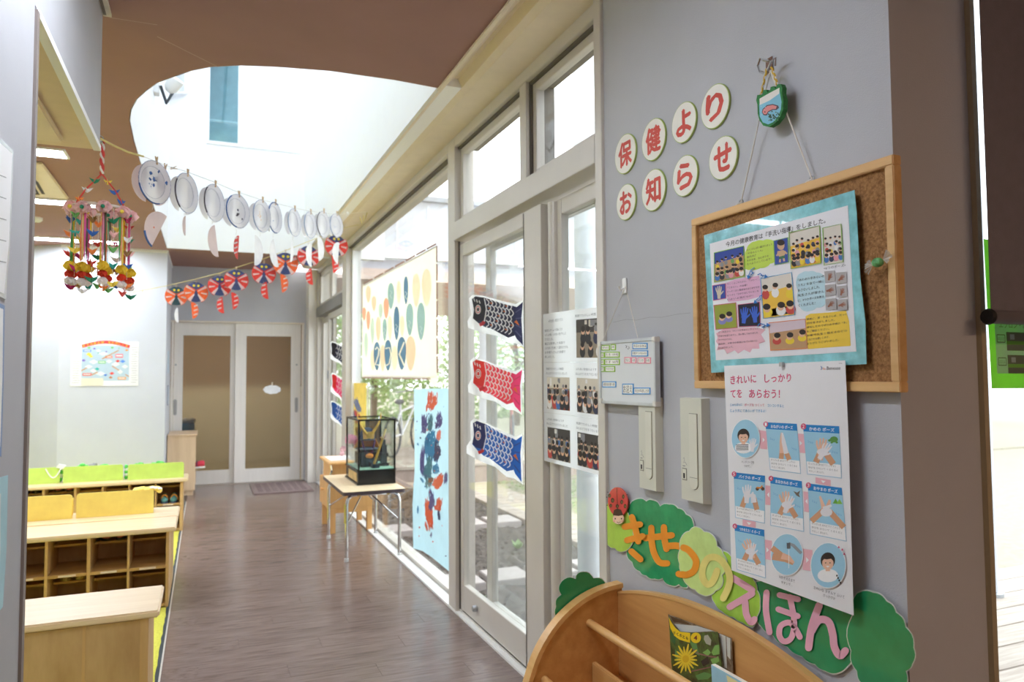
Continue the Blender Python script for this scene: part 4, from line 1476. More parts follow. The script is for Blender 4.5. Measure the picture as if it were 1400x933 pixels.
MB().ball((1.165, 5.57, zb + 0.085), (0.03, 0.014, 0.02), n=10, m=6).build('cord_knot', M('orange_knot', (224, 140, 60), rough=0.8), orn, smooth=True)
b = MB()
for k in range(9):
    a = -0.9 + 0.22 * k
    b.prism([(1.118, 5.70, zb + 0.15), (1.124, 5.70, zb + 0.15), (1.124 + 0.05 * math.sin(a), 5.70, zb + 0.25 + 0.06 * math.cos(a)), (1.114 + 0.05 * math.sin(a), 5.70, zb + 0.25 + 0.06 * math.cos(a))], (0, 0.005, 0))
b.build('gold_fan_crest', GOLD, orn)
sw = thing('ornamental_sword', (1.215, 5.52, zb), 'gold ornamental sword standing upright inside the glass case', 'sword')
A, B = Vector((1.185, 5.50, zb + 0.03)), Vector((1.275, 5.50, zb + 0.29))
d = (B - A).normalized()
MB().tube([A, A + d * 0.10, A + d * 0.20], [0.010, 0.0095, 0.009], n=8).build('scabbard', GOLD, sw, smooth=True)
MB().lathe([(0.022, 0), (0.022, 0.005)], A + d * 0.20, d).build('guard', GOLD, sw)
MB().tube([A + d * 0.205, B], [0.008, 0.007], n=8).build('hilt', M('cream_hilt', (226, 200, 140), rough=0.5), sw, smooth=True)
box('sword_stand', 1.165, 1.225, 5.48, 5.53, zb, zb + 0.028, M('dark_stand'), sw, bevel=0.004)
bw = thing('bow_stand', (1.29, 5.62, zb), 'dark carved stand at the right inside the glass case', 'stand')
b = MB()
for k, (w, h) in enumerate(((0.034, 0.02), (0.022, 0.05), (0.03, 0.03), (0.02, 0.06), (0.012, 0.04))):
    z0 = zb + sum((0.02, 0.05, 0.03, 0.06, 0.04)[:k])
    b.box(1.285 - w, 1.285 + w, 5.62 - w, 5.62 + w, z0, z0 + h)
b.build('tiers', M('dark_wood_stand', (62, 50, 48), rough=0.4), bw)

# ------------------------------------------------------------------ printing on flat things traced on their own plane
class PxSheet:
    """flat print on a plane; points are given where the view ray meets that plane"""

    def __init__(self, plane, c, normal, base=0.0):
        self.fn = {'X': onX, 'Y': onY}[plane]
        self.c, self.n, self.d = c, Vector(normal), base
        self.step = 0.00002
        self.base0, self.gi, self.d0, self.flat = base, 0, 0.0, False
        self.mb = MB()

    def P(self, x, y, d=0.0):
        return self.fn(x, y, self.c) + self.n * d

    def _d(self):
        self.d += self.step
        return self.d

    def solid(self, name, pts, mat, parent, thick):
        b = MB()
        b.prism([self.P(*p, self.d) for p in pts], self.n * -thick)
        return b.build(name, mat, parent, tri=True)

    def poly(self, pts, mat):
        d = self._d()
        o = len(self.mb.v)
        self.mb.poly([self.P(*p, d) for p in pts], mat)

    def ell(self, x, y, rx, ry, mat, n=16, rot=0.0):
        ca, sa = math.cos(rot), math.sin(rot)
        self.poly([(x + rx * math.cos(2 * PI * i / n) * ca - ry * math.sin(2 * PI * i / n) * sa, y + rx * math.cos(2 * PI * i / n) * sa + ry * math.sin(2 * PI * i / n) * ca) for i in range(n)], mat)

    def line(self, pts, w, mat, closed=False, cap=False):
        d = self._d()
        q = [Vector(p) for p in pts]
        k = len(q)
        ww = w if isinstance(w, (list, tuple)) else [w] * k
        L, R = [], []
        for i in range(k):
            t = (q[(i + 1) % k] - q[i - 1]) if closed else (q[min(i + 1, k - 1)] - q[max(i - 1, 0)])
            t = t.normalized() if t.length > 1e-9 else Vector((1, 0))
            nn = Vector((-t.y, t.x)) * ww[i] / 2
            L.append(q[i] + nn)
            R.append(q[i] - nn)
        v = [self.P(p.x, p.y, d) for p in L] + [self.P(p.x, p.y, d) for p in R]
        self.mb.add(v, [[i, (i + 1) % k, k + (i + 1) % k, k + i] for i in range(k if closed else k - 1)], mat)

    def text(self, body, x0, y0, x1, y1, h0, mat, h1=None, bold=0.0):
        """baseline from (x0, y0) to (x1, y1), glyph heights h0 .. h1"""
        h1 = h0 if h1 is None else h1
        tv, tf, a0, a1, b0, b1 = text2d(body, bold)
        if not tv:
            return
        d = self._d()
        pts = []
        for (x, y, dl) in tv:
            a = (x - a0) / max(1e-6, a1 - a0)
            b = (y - b0) / max(1e-6, b1 - b0)
            pts.append(self.P(x0 + (x1 - x0) * a, y0 + (y1 - y0) * a - b * (h0 + (h1 - h0) * a), d + dl))
        self.mb.add(pts, tf, mat)

    def smear(self, pts, w, mat, seed=0, jag=0.2):
        """dry-brush stroke: overlapping strands of uneven length along a path"""
        rnd = random.Random(seed)
        q = [Vector(p) for p in pts]
        if len(q) == 2:
            q = [q[0], q[0].lerp(q[1], 0.5), q[1]]
        for s in range(15):
            off = w * (s / 14 - 0.5) * 0.85
            e = 1 - abs(s - 7) / 8.5
            t0, t1 = rnd.uniform(0, 0.34) * (1.5 - e), 1 - rnd.uniform(0, 0.34) * (1.5 - e)
            k = 9
            path, ww = [], []
            for i in range(k):
                t = (t0 + (t1 - t0) * i / (k - 1)) * (len(q) - 1)
                j = min(int(t), len(q) - 2)
                p = q[j].lerp(q[j + 1], t - j)
                tg = (q[j + 1] - q[j]).normalized()
                nn = Vector((-tg.y, tg.x))
                path.append(p + nn * (off + rnd.gauss(0, w * 0.05)))
                ww.append(w * rnd.uniform(0.07, 0.2) * (0.25 if i in (0, k - 1) else 1.0))
            self.line(path, ww, mat)

    def done(self, name, parent, label=None):
        o = self.mb.build(name, None, parent, tri=True) if self.mb.v else None
        if o and label:
            o['label'] = label
        if o:
            o['kind'] = 'stuff'
        self.gi += 1
        self.d = max(self.base0, self.d0) + 0.0002 * self.gi if self.flat else self.d
        self.mb = MB()
        return o


def crop(x0, y0, s):
    return lambda *p: [(x0 + a / s, y0 + b / s) for a, b in p] if not isinstance(p[0], (int, float)) else (x0 + p[0] / s, y0 + p[1] / s)


def ink(name, c=None, **k):
    return M('print_' + name, c, rough=k.pop('rough', 0.6), vary=0.02, **k)


SKIN = ink('skin', (226, 182, 150))
HAIR = ink('hair', (46, 36, 34))
FLOORP = ink('tan', (216, 170, 112))
CLOTH = [ink('cloth_white', (232, 230, 228)), ink('cloth_yellow', (236, 206, 60)), ink('cloth_red', (196, 74, 66)), ink('cloth_blue', (72, 120, 186)), ink('cloth_navy', (52, 56, 86)),
         ink('cloth_pink', (226, 156, 168)), ink('cloth_grey', (140, 140, 144)), ink('cloth_green', (110, 164, 92)), ink('cloth_black', (48, 46, 50))]


def bil(q, s, t):
    a = Vector(q[0]).lerp(Vector(q[1]), s)
    b = Vector(q[3]).lerp(Vector(q[2]), s)
    p = a.lerp(b, t)
    return (p.x, p.y)


def photo(ps, q, seed, rows=3, cols=5, bg=None, top=None, border=None, bw=1.2, palette=None):
    """a printed group photograph inside the quad q (four points, clockwise from top left)"""
    rnd = random.Random(seed)
    d_start = ps.d
    bg = bg or FLOORP
    palette = palette or CLOTH
    ps.poly([bil(q, 0, 0), bil(q, 0, 1), bil(q, 1, 1), bil(q, 1, 0)], bg)
    if top:
        ps.poly([bil(q, 0, 0), bil(q, 0, 0.38), bil(q, 1, 0.3), bil(q, 1, 0)], top)
    w = (Vector(q[1]) - Vector(q[0])).length
    h = (Vector(q[3]) - Vector(q[0])).length
    for r in range(rows):
        t = 0.30 + 0.55 * r / max(1, rows - 1) if rows > 1 else 0.5
        sc = 0.75 + 0.5 * r / max(1, rows)
        for c in range(cols):
            s = (c + 0.5 + rnd.uniform(-0.25, 0.25)) / cols
            s = min(0.9, max(0.1, s))
            tt = min(0.76, t + rnd.uniform(-0.05, 0.05))
            x, y = bil(q, s, tt)
            rr = min(w / cols * 0.42, h / rows * 0.26) * sc
            bx, by = bil(q, s, min(0.86, tt + 0.16))
            ps.ell(bx, by, rr * 1.15, min(rr * 1.5, h * 0.13), rnd.choice(palette), 10)
            ps.ell(x, y, rr * 0.8, rr, SKIN, 10)
            ps.ell(x + rnd.uniform(-0.2, 0.2) * rr, y - rr * 0.35, rr * 0.88, rr * 0.72, HAIR, 10)
    if border:
        ps.line([bil(q, 0, 0), bil(q, 1, 0), bil(q, 1, 1), bil(q, 0, 1)], bw, border, closed=True)
    ps.d = d_start


# ------------------------------------------------------------------ strings with paper plates and ladybirds
S1A, S1B = (-0.37, 3.0), (1.285, 6.04)
S2A, S2B = (-1.6, 7.2), (1.285, 6.44)


def on1(x, y):
    return onV(x, y, S1A, S1B)


def on2(x, y):
    return onV(x, y, S2A, S2B)


st = thing('hanging_string', on1(143, 190), 'thin string sagging from the header hook to the window frame', 'string')
pts = [on1(*p) for p in ((138, 190), (155, 199), (175, 208), (196, 214), (226, 226), (254, 234.5), (290, 248), (323, 262), (355, 272.5), (385, 280), (401, 284), (422, 288.5), (441, 291), (458, 293), (480, 292), (508, 289))]
MB().tube(pts[:4], 0.0042, n=6).build('cord_end', M('yellow_twine', (222, 208, 140), rough=0.8), st, smooth=True)
MB().tube(pts[3:], 0.0014, n=5).build('cord', CORD, st, smooth=True)
hk = pts[0]
q = [hk + Vector((0.012 * math.cos(a) - 0.004, 0, 0.012 * math.sin(a))) for a in [k * 0.5 for k in range(12)]]
MB().tube(q, 0.002, n=5).build('screw_hook', STEEL, st, smooth=True)
for k in range(3):
    p = on1(502 - 5 * k, 291 + 3 * k)
    MB().tube([p, p + Vector((0.01 * (k - 1), 0, -0.03)), p + Vector((0.015 * (k - 1), 0, -0.05))], 0.004, n=5).build('knot_tail', M('yellow_twine'), st, smooth=True)
st2 = thing('hanging_string', on2(41, 420), 'yellow string slanting across the corridor with ladybird masks', 'string')
pts2 = [on2(*p) for p in ((36, 421), (80, 414), (130, 407), (180, 400), (228, 391), (267, 382), (299, 374), (323, 366), (361, 354), (400, 339), (440, 323), (469, 312), (497, 306))]
MB().tube(pts2, 0.0026, n=5).build('cord', M('yellow_twine'), st2, smooth=True)

ORD = ['first', 'second', 'third', 'fourth', 'fifth', 'sixth', 'seventh', 'eighth', 'ninth', 'tenth']
PEG = M('peg_wood', (214, 186, 152), rough=0.7)
peg0 = None


def peg(p, rz, label, group, tilt=0.0):
    global peg0
    if peg0 is None:
        t = thing('clothespin', (0, 0, 0), label, 'clothespin', group)
        for s in (-1, 1):
            b = MB().prism([(s * 0.002, -0.004, -0.026), (s * 0.0065, -0.004, -0.02), (s * 0.0055, -0.004, 0.0), (s * 0.011, -0.004, 0.026), (s * 0.007, -0.004, 0.027), (s * 0.001, -0.004, 0.002)], (0, 0.008, 0))
            b.build('jaw', PEG, t)
        MB().cyl((0, -0.006, 0.001), (0, 0.006, 0.001), 0.003, n=8).build('spring', STEEL, t)
        peg0 = t
    else:
        t = copy_tree(peg0)
        t['label'] = label
        t['group'] = group
    t.location = p
    t.rotation_euler = (0, tilt, rz)
    t.scale = (0.65, 0.65, 0.65)
    return t


PLT = M('paper_plate', (246, 246, 250), rough=0.6, vary=0.02, trans=0.55)
PLB = M('paper_plate_blue', (62, 104, 172), rough=0.6, vary=0.2, scale=30)
PLK = M('paper_plate_dark', (74, 66, 88), rough=0.6, vary=0.2, scale=40)
TAILP = M('tail_pale', (236, 224, 224), rough=0.6, vary=0.04, trans=0.5)
TAILR = M('tail_red', (220, 74, 62), rough=0.6, vary=0.1, scale=40)
TAILW = M('tail_white', (246, 246, 250), rough=0.6, trans=0.5)
DOTO = M('orange_dot', (228, 120, 70), rough=0.6)


def half_disc(r, z0, ang, y=0.0, n=14, ecc=1.0):
    """half disc hanging from its corner, in the local XZ plane"""
    pts = [(r * math.cos(a) * ecc, y, r * math.sin(a)) for a in [PI * k / n for k in range(n + 1)]]
    ca, sa = math.cos(ang), math.sin(ang)
    return [(p[0] * ca - p[2] * sa, y, p[0] * sa + p[2] * ca + z0) for p in pts]


plates = [  # centre px, height px, width px, tail centre px, tail kind, marks, label
    ((209.3, 249.7), 59, 40, (206, 313), 'big', 'blue', 'largest paper plate with blue printed marks, nearest the header'),
    ((252.5, 264.4), 55, 29, (249, 307), 'pale', 'dark', 'second white paper plate on the string, plain, with a dark rim'),
    ((290.7, 277.6), 51, 26, (289, 327), 'crescent', 'rim', 'third white paper plate on the string with a crescent tail'),
    ((323.3, 289.0), 46, 30, (323, 338), 'red', 'navy', 'fourth paper plate with a small navy mark and striped red tail'),
    ((356.0, 295.7), 44, 23, (353, 343), 'white', 'orange', 'fifth paper plate with faint orange marks'),
    ((373.8, 298.0), 42, 18, (371, 343), 'white2', 'bluel', 'sixth paper plate with a few pale blue strokes'),
    ((400.5, 304.6), 38, 17, (400, 344), 'narrow', 'plain', 'seventh white paper plate on the string, plain'),
    ((422.3, 308.0), 36, 16, (421, 347), 'white', 'plain', 'eighth white paper plate on the string, over a ladybird'),
    ((440.4, 307.0), 36, 17.5, (442, 342), 'white', 'rimd', 'ninth paper plate on the string with a dark left rim'),
    ((458.5, 308.5), 32, 17.5, (458, 345), 'white', 'faint', 'tenth paper plate, last on the string by the window'),
]
for i, (c, hp, wp, tc, kind, marks, label) in enumerate(plates):
    P = on1(*c)
    fwd = (ROT @ Vector((0, 0, 1))).dot(P - CAM)
    R_ = hp / FPX * fwd / 2
    view = Vector((P.x, P.y, 0)).normalized()            # camera -> plate
    th = math.acos(min(1, wp / hp))
    va = math.atan2(-view.x, view.y)
    # plate front (-Y) turned so that it looks at the camera, then th towards +X
    rz = va + th
    t = thing('paper_plate', (0, 0, 0), label, 'paper plate', 'paper plates on the string')
    b = MB()
    prof = [(0.0, 0.004), (R_ * 0.66, 0.004), (R_ * 0.74, 0.002), (R_ * 0.86, -0.006), (R_, -0.010), (R_, -0.012), (R_ * 0.85, -0.0075), (R_ * 0.72, 0.0006), (0.0, 0.0026)]
    b.lathe([(max(r, 0.0005), h) for r, h in prof], (0, 0, 0), (0, 1, 0), n=28)
    pl = b.build('plate', PLT, t, smooth=True)
    MB().tube([(R_ * 0.74 * math.cos(2 * PI * k / 28), -0.0006, R_ * 0.74 * math.sin(2 * PI * k / 28)) for k in range(28)], 0.0014, n=4, closed=True).build('crease_shade', M('plate_crease_shade', (204, 206, 216), rough=0.7), pl, smooth=True)  # grey ring: shading of the rim crease put into the colour
    MB().tube([(R_ * 0.99 * math.cos(2 * PI * k / 28), -0.0105, R_ * 0.99 * math.sin(2 * PI * k / 28)) for k in range(28)], 0.0017, n=4, closed=True).build('edge_line', M('plate_edge_line', (150, 158, 190), rough=0.7), pl, smooth=True)
    # painted marks on the front
    s = MB()
    rnd = random.Random(i)
    def blot(x, z, r, mat, n=9):
        s.poly([(x + r * rnd.uniform(0.5, 1.2) * math.cos(2 * PI * k / n), 0.0018 if abs(x) + abs(z) < R_ * 0.6 else -0.0125, z + r * rnd.uniform(0.5, 1.2) * math.sin(2 * PI * k / n)) for k in range(n)], mat)
    if marks == 'blue':
        for k in range(16):
            blot(rnd.gauss(0.012, 0.022), rnd.gauss(0.024, 0.016), rnd.uniform(0.003, 0.010), PLB)
        for k in range(6):
            blot(rnd.gauss(-0.012, 0.02), rnd.gauss(-0.015, 0.012), 0.004, M('pale_blue_mark', (160, 176, 208)))
    if marks == 'navy':
        for k in range(7):
            blot(rnd.gauss(0.012, 0.008), rnd.gauss(-0.008, 0.014), 0.007, PLK)
    if marks == 'orange':
        for k in range(10):
            blot(rnd.gauss(-0.004, 0.012), rnd.gauss(0.0, 0.022), 0.005, M('pale_orange_mark', (240, 206, 176)))
    if marks in ('bluel', 'faint'):
        for k in range(5):
            blot(rnd.gauss(0, 0.015), rnd.gauss(-0.008, 0.014), 0.004, M('pale_blue_mark', (160, 176, 208)))
    if s.v:
        s.build('painted_marks', None, pl)
    # painted stretch of rim
    rim = {'blue': (PLB, 3.4, 5.0), 'dark': (PLK, 2.6, 4.1), 'rim': (PLK, 2.4, 3.9), 'navy': (PLB, 2.2, 4.6), 'rimd': (PLK, 2.2, 4.2), 'bluel': (PLB, 1.2, 5.0), 'orange': (M('pale_blue_mark', (160, 176, 208)), 2.6, 4.6), 'plain': (M('pale_blue_mark'), 2.6, 4.2), 'faint': (M('pale_blue_mark'), 2.4, 4.4)}[marks]
    MB().tube([(R_ * 0.985 * math.cos(rim[1] + (rim[2] - rim[1]) * k / 14), -0.0105, R_ * 0.985 * math.sin(rim[1] + (rim[2] - rim[1]) * k / 14)) for k in range(15)], 0.0032, n=5).build('painted_rim', rim[0], pl, smooth=True)
    # wing halves behind the plate
    for sg in (-1, 1):
        hd = [(p[0] + sg * R_ * 0.34, 0.010 + 0.004 * sg, p[2] - R_ * 0.12) for p in half_disc(R_ * 0.86, 0, PI / 2 if sg < 0 else -PI / 2)]
        MB().prism(hd, (0, 0.0012, 0)).build('wing', TAILW if i != 0 else TAILP, t)
    # tail below
    T = on1(*tc)
    dz = T.z - P.z
    tm = TAILP if kind in ('big', 'pale', 'crescent') else TAILR if kind == 'red' else TAILW
    rr = {'big': R_ * 0.92, 'pale': R_ * 0.5, 'crescent': R_ * 0.86, 'red': R_ * 0.72, 'narrow': R_ * 0.8}.get(kind, R_ * 0.95)
    ec = {'big': 1.0, 'narrow': 1.0}.get(kind, 1.0)
    ang = {'big': -2.1 + PI, 'white2': -1.15 + PI, 'crescent': PI / 2 + 0.25}.get(kind, -PI / 2 + 0.12 * (i % 3 - 1) + (PI if i % 2 else 0))
    hd = half_disc(rr, dz, ang)
    if kind in ('narrow', 'red', 'pale'):
        hd = [(p[0] * 0.55, p[1], p[2]) for p in hd]
    cxm = sum(p[0] for p in hd) / len(hd)
    hd = [(p[0] - cxm, 0.002, p[2]) for p in hd]
    tl = MB().prism(hd, (0, 0.0014, 0)).build('tail', tm, t)
    if kind == 'big':
        s = MB()
        s.poly([(0.01 + 0.004 * math.cos(a), 0.0012, dz + 0.01 + 0.004 * math.sin(a)) for a in [k * 0.7 for k in range(9)]], DOTO)
        s.build('dot', None, tl)
        low = sorted(hd, key=lambda p: p[2])[:5]
        low.sort(key=lambda p: p[0])
        MB().tube([(p[0], p[1], p[2]) for p in low], 0.004, n=5).build('blue_edge', PLB, tl)
    if kind == 'red':
        s = MB()
        for k in range(4):
            z = dz - rr * 0.6 + rr * 0.4 * k
            s.poly([(-0.012, 0.0012, z), (0.012, 0.0012, z + 0.010), (0.012, 0.0012, z + 0.018), (-0.012, 0.0012, z + 0.008)], TAILW)
        s.build('stripes', None, tl)
    topz = max(p[2] for p in hd)
    MB().tube([(0, 0.002, -R_), (0.004, 0.002, (topz - R_) / 2), (0, 0.002, topz)], 0.0008, n=4).build('thread', CORD, t)
    t.location = P
    t.rotation_euler = (0, 0, rz)
    peg(P + Vector((0.012, 0, R_ + 0.004)), rz, 'wooden clothespin on the %s white paper plate' % ORD[i], 'clothespins on the plates', 0.1 * (i % 3 - 1))
for (x, y, tl, wh) in ((226, 229, 0.1, 'upright'), (237, 230, 1.2, 'tilted')):
    peg(on1(x, y) + Vector((0, 0, 0.0)), 0.6, '%s empty clothespin between the first two plates' % wh, 'empty clothespins near the first plate', tl)

WRED, WORA = M('wing_red', (222, 66, 56), rough=0.6, vary=0.1, scale=60), M('wing_orange', (236, 104, 52), rough=0.6, vary=0.1, scale=60)
BODN, BODT = M('body_navy', (66, 78, 128), rough=0.6, vary=0.2, scale=50), M('body_teal', (52, 84, 96), rough=0.6, vary=0.2, scale=50)
EYE = M('eye_yellow', (240, 218, 70), rough=0.6)
bugs = [((241, 405), 26, (240, 431), WORA, BODT, 'w'), ((268, 399.6), 28, (268, 425), WORA, BODN, 'r'), ((300.2, 391), 28, (300, 417), WRED, BODN, 'r'), ((323, 383), 29, (323, 412), WRED, BODN, 'r'),
        ((360.7, 374), 29, (360, 397), WRED, BODN, 'r'), ((390.2, 360.6), 31, (391, 388), WORA, BODN, 'r'), ((422, 350), 28, (421.5, 378), WRED, BODN, 'r'), ((459.6, 336), 29, (458.5, 362), WRED, BODN, 'r')]
lab = ['orange ladybird mask with teal body, leftmost on the yellow string', 'orange ladybird mask, second from the left on the yellow string', 'red ladybird mask, third from the left on the yellow string', 'red ladybird mask with yellow eyes, fourth from the left',
       'red ladybird mask, fifth from the left, below the plates', 'orange-red ladybird mask with bright yellow eyes, sixth from the left', 'red ladybird mask half hidden behind the eighth plate', 'red ladybird mask nearest the window behind the tenth plate']
for i, (c, hp, tc, wm, bm_, tk) in enumerate(bugs):
    P = on2(*c)
    fwd = (ROT @ Vector((0, 0, 1))).dot(P - CAM)
    R_ = hp / FPX * fwd / 2
    t = thing('ladybird_mask', (0, 0, 0), lab[i], 'ladybird mask', 'ladybird masks on the yellow string')
    MB().lathe([(0.0005, -0.002), (R_ * 0.7, -0.002), (R_ * 0.98, 0.003), (R_ * 0.98, 0.005), (0.0005, 0.002)], (0, 0, 0), (0, 1, 0), n=24).build('body', bm_, t, smooth=True)
    for sg in (-1, 1):
        # wing: a sector spreading from the neck down and outwards
        def pol(r, deg):
            a = math.radians(deg)
            return (-sg * -r * math.cos(a) * R_ if False else sg * r * math.cos(a) * R_, r * math.sin(a) * R_)
        cen = (sg * 0.03 * R_, 0.22 * R_)
        arc = [pol(1.10, 38 - (38 + 64) * k / 10) for k in range(11)]
        hd = [cen] + arc
        wg = MB().prism([(x, -0.006, z) for x, z in hd], (0, 0.0014, 0)).build('wing', wm, t)
        s = MB()
        for (d0, d1, r0, r1) in ((37, 24, 0.15, 1.06), (-44, -63, 0.25, 1.06), (-4, -15, 0.45, 1.0)):
            A0, A1, B1, B0 = pol(r0, d0), pol(r1, d0), pol(r1, d1), pol(r0, d1)
            s.poly([(p[0], -0.0068, p[1]) for p in (A0, A1, B1, B0)], TAILW)
        s.build('white_stripes', None, wg)
    for sg in (-1, 1):
        MB().lathe([(R_ * 0.12, 0), (R_ * 0.12, 0.003)], (sg * R_ * 0.2, -0.004, R_ * 0.62), (0, -1, 0), n=10).build('eye', EYE, t)
    T = on2(*tc)
    dz = T.z - P.z
    hd = [(p[0] * 0.75, p[1], p[2]) for p in half_disc(R_ * 0.82, dz, (-PI / 2 if i % 2 else PI / 2) + 0.15)]
    cxm = sum(p[0] for p in hd) / len(hd)
    hd = [(p[0] - cxm, 0, p[2]) for p in hd]
    if tk == 'w':
        hd = [(p[0] * 0.6, p[1], p[2]) for p in hd]
    tl = MB().prism(hd, (0, 0.0014, 0)).build('tail', TAILW if tk == 'w' else wm, t)
    if tk != 'w':
        s = MB()
        for k in range(3):
            z = dz - R_ * 0.5 + R_ * 0.42 * k
            s.poly([(-0.016, -0.0006, z), (0.016, -0.0006, z + 0.012), (0.016, -0.0006, z + 0.026), (-0.016, -0.0006, z + 0.012)], TAILW)
        s.build('white_stripes', None, tl)
    MB().tube([(0, 0, -R_), (0, 0, max(p[2] for p in hd))], 0.0009, n=4).build('thread', CORD, t)
    t.location = P
    t.rotation_euler = (0, 0, 0.12)
    peg(P + Vector((0.0, -0.006, R_ + 0.008)), 0.1, 'wooden clothespin on the %s ladybird mask from the left' % ORD[i], 'clothespins on the ladybird masks')
for i, (x, y) in enumerate(((129, 408), (146, 405.5), (177, 400.5), (183, 398), (195, 396.5))):
    peg(on2(x, y) + Vector((0, 0, -0.01)), 0.1, '%s empty clothespin from the left on the yellow string' % ORD[i], 'empty clothespins before the pale wall')
# white ball standing in for a reflected speck on string 1
MB().ball(on1(475, 292), (0.012, 0.01, 0.012), n=7, m=5).build('reflected_speck', KW)
tag(bpy.data.objects['reflected_speck'], 'tiny white ball for a reflected speck on the string near the window', 'reflected speck')

# ------------------------------------------------------------------ paper flower mobile
mob = thing('flower_mobile', (-0.36, 3.05, 1.62), 'hanging mobile of paper flowers, ribbons and origami near the header', 'mobile')
random.seed(11)
MC = Vector((-0.362, 3.05, 0))
ztop_, zr, zlow = 2.185, 1.925, 1.615
b = MB()
q = [MC + Vector((0.004 * math.cos(k * 1.1), 0.004 * math.sin(k * 1.1), ztop_ - (ztop_ - 2.06) * k / 14)) for k in range(15)]
b.tube(q, 0.0055, n=6)
b.build('cord_red', M('red_cord', (206, 70, 66), rough=0.8), mob, smooth=True)
q = [MC + Vector((-0.005 * math.cos(k * 1.1), -0.005 * math.sin(k * 1.1), ztop_ - (ztop_ - 2.06) * k / 14)) for k in range(15)]
MB().tube(q, 0.004, n=6).build('cord_white', CORD, mob, smooth=True)
RR = 0.098
ring = [MC + Vector((RR * math.cos(2 * PI * k / 24), RR * math.sin(2 * PI * k / 24), zr)) for k in range(24)]
MB().tube(ring, 0.005, n=6, closed=True).build('ring', M('ring_white', (226, 216, 210), rough=0.6), mob, smooth=True)
OC = [M('origami_%d' % k, c, rough=0.6) for k, c in enumerate(((30, 130, 96), (238, 214, 84), (56, 108, 190), (244, 190, 190), (190, 40, 110), (240, 140, 70), (120, 196, 120), (236, 236, 238), (214, 70, 60), (40, 160, 150), (150, 110, 60)))]


def crane(c, s, mat, seed):
    rnd = random.Random(seed)
    b = MB()
    a = rnd.uniform(0, 2 * PI)
    ca, sa = math.cos(a), math.sin(a)

    def T(x, y, z):
        return (c[0] + (x * ca - y * sa) * s, c[1] + (x * sa + y * ca) * s, c[2] + z * s)
    v = [T(0, 0, 0.3), T(0.5, 0, 0), T(-0.5, 0, 0), T(0, 0.14, -0.35), T(0, -0.14, -0.35), T(0.2, 0.7, 0.55), T(0.2, -0.7, 0.55), T(0.85, 0, 0.65), T(-0.9, 0, 0.55), T(-0.15, 0.3, 0), T(-0.15, -0.3, 0)]
    f = [(0, 1, 3), (0, 3, 2), (0, 4, 1), (0, 2, 4), (1, 4, 3), (2, 3, 4), (0, 5, 9), (5, 3, 9), (0, 10, 6), (6, 10, 4), (1, 7, 0), (1, 3, 7), (2, 0, 8), (2, 8, 3)]
    b.add([v_ for v_ in v], f)
    return b.build('origami_crane', mat, mob)


def rosette(c, r, mat, seed, name='paper_flower', core=None):
    random.seed(seed)
    b = MB()
    carnation(b, c, r, mat)
    if core:
        b.ball((c[0], c[1] - r * 1.0, c[2]), r * 0.28, core, n=6, m=5)
    return b.build(name, None, mob)


for sg in (-1, 1):                       # the two suspension cords with pieces
    A = MC + Vector((0, 0, 2.06))
    B = MC + Vector((sg * RR * 0.85, -0.03, zr))
    MB().tube([A, A.lerp(B, 0.5) + Vector((sg * 0.008, 0, 0)), B], 0.003, n=5).build('suspension_cord', M('red_cord'), mob)
    for k in range(3):
        p = A.lerp(B, 0.25 + 0.28 * k)
        crane((p.x, p.y, p.z), 0.022, OC[(0, 7, 5)[k] if sg < 0 else (1, 2, 2)[k]], 50 + k + sg)
FP, FY, FR, FWh = M('pink_tissue', (250, 216, 220), rough=0.8, trans=0.5), M('yellow_tissue', (252, 226, 80), rough=0.8, trans=0.5), M('red_tissue', (232, 84, 58), rough=0.8, trans=0.5), M('white_tissue', (250, 244, 244), rough=0.8, trans=0.5)
RB = [M('ribbon_%d' % k, c, rough=0.35) for k, c in enumerate(((226, 196, 60), (70, 150, 80), (214, 90, 150), (226, 130, 60), (90, 90, 70)))]
NS = 9
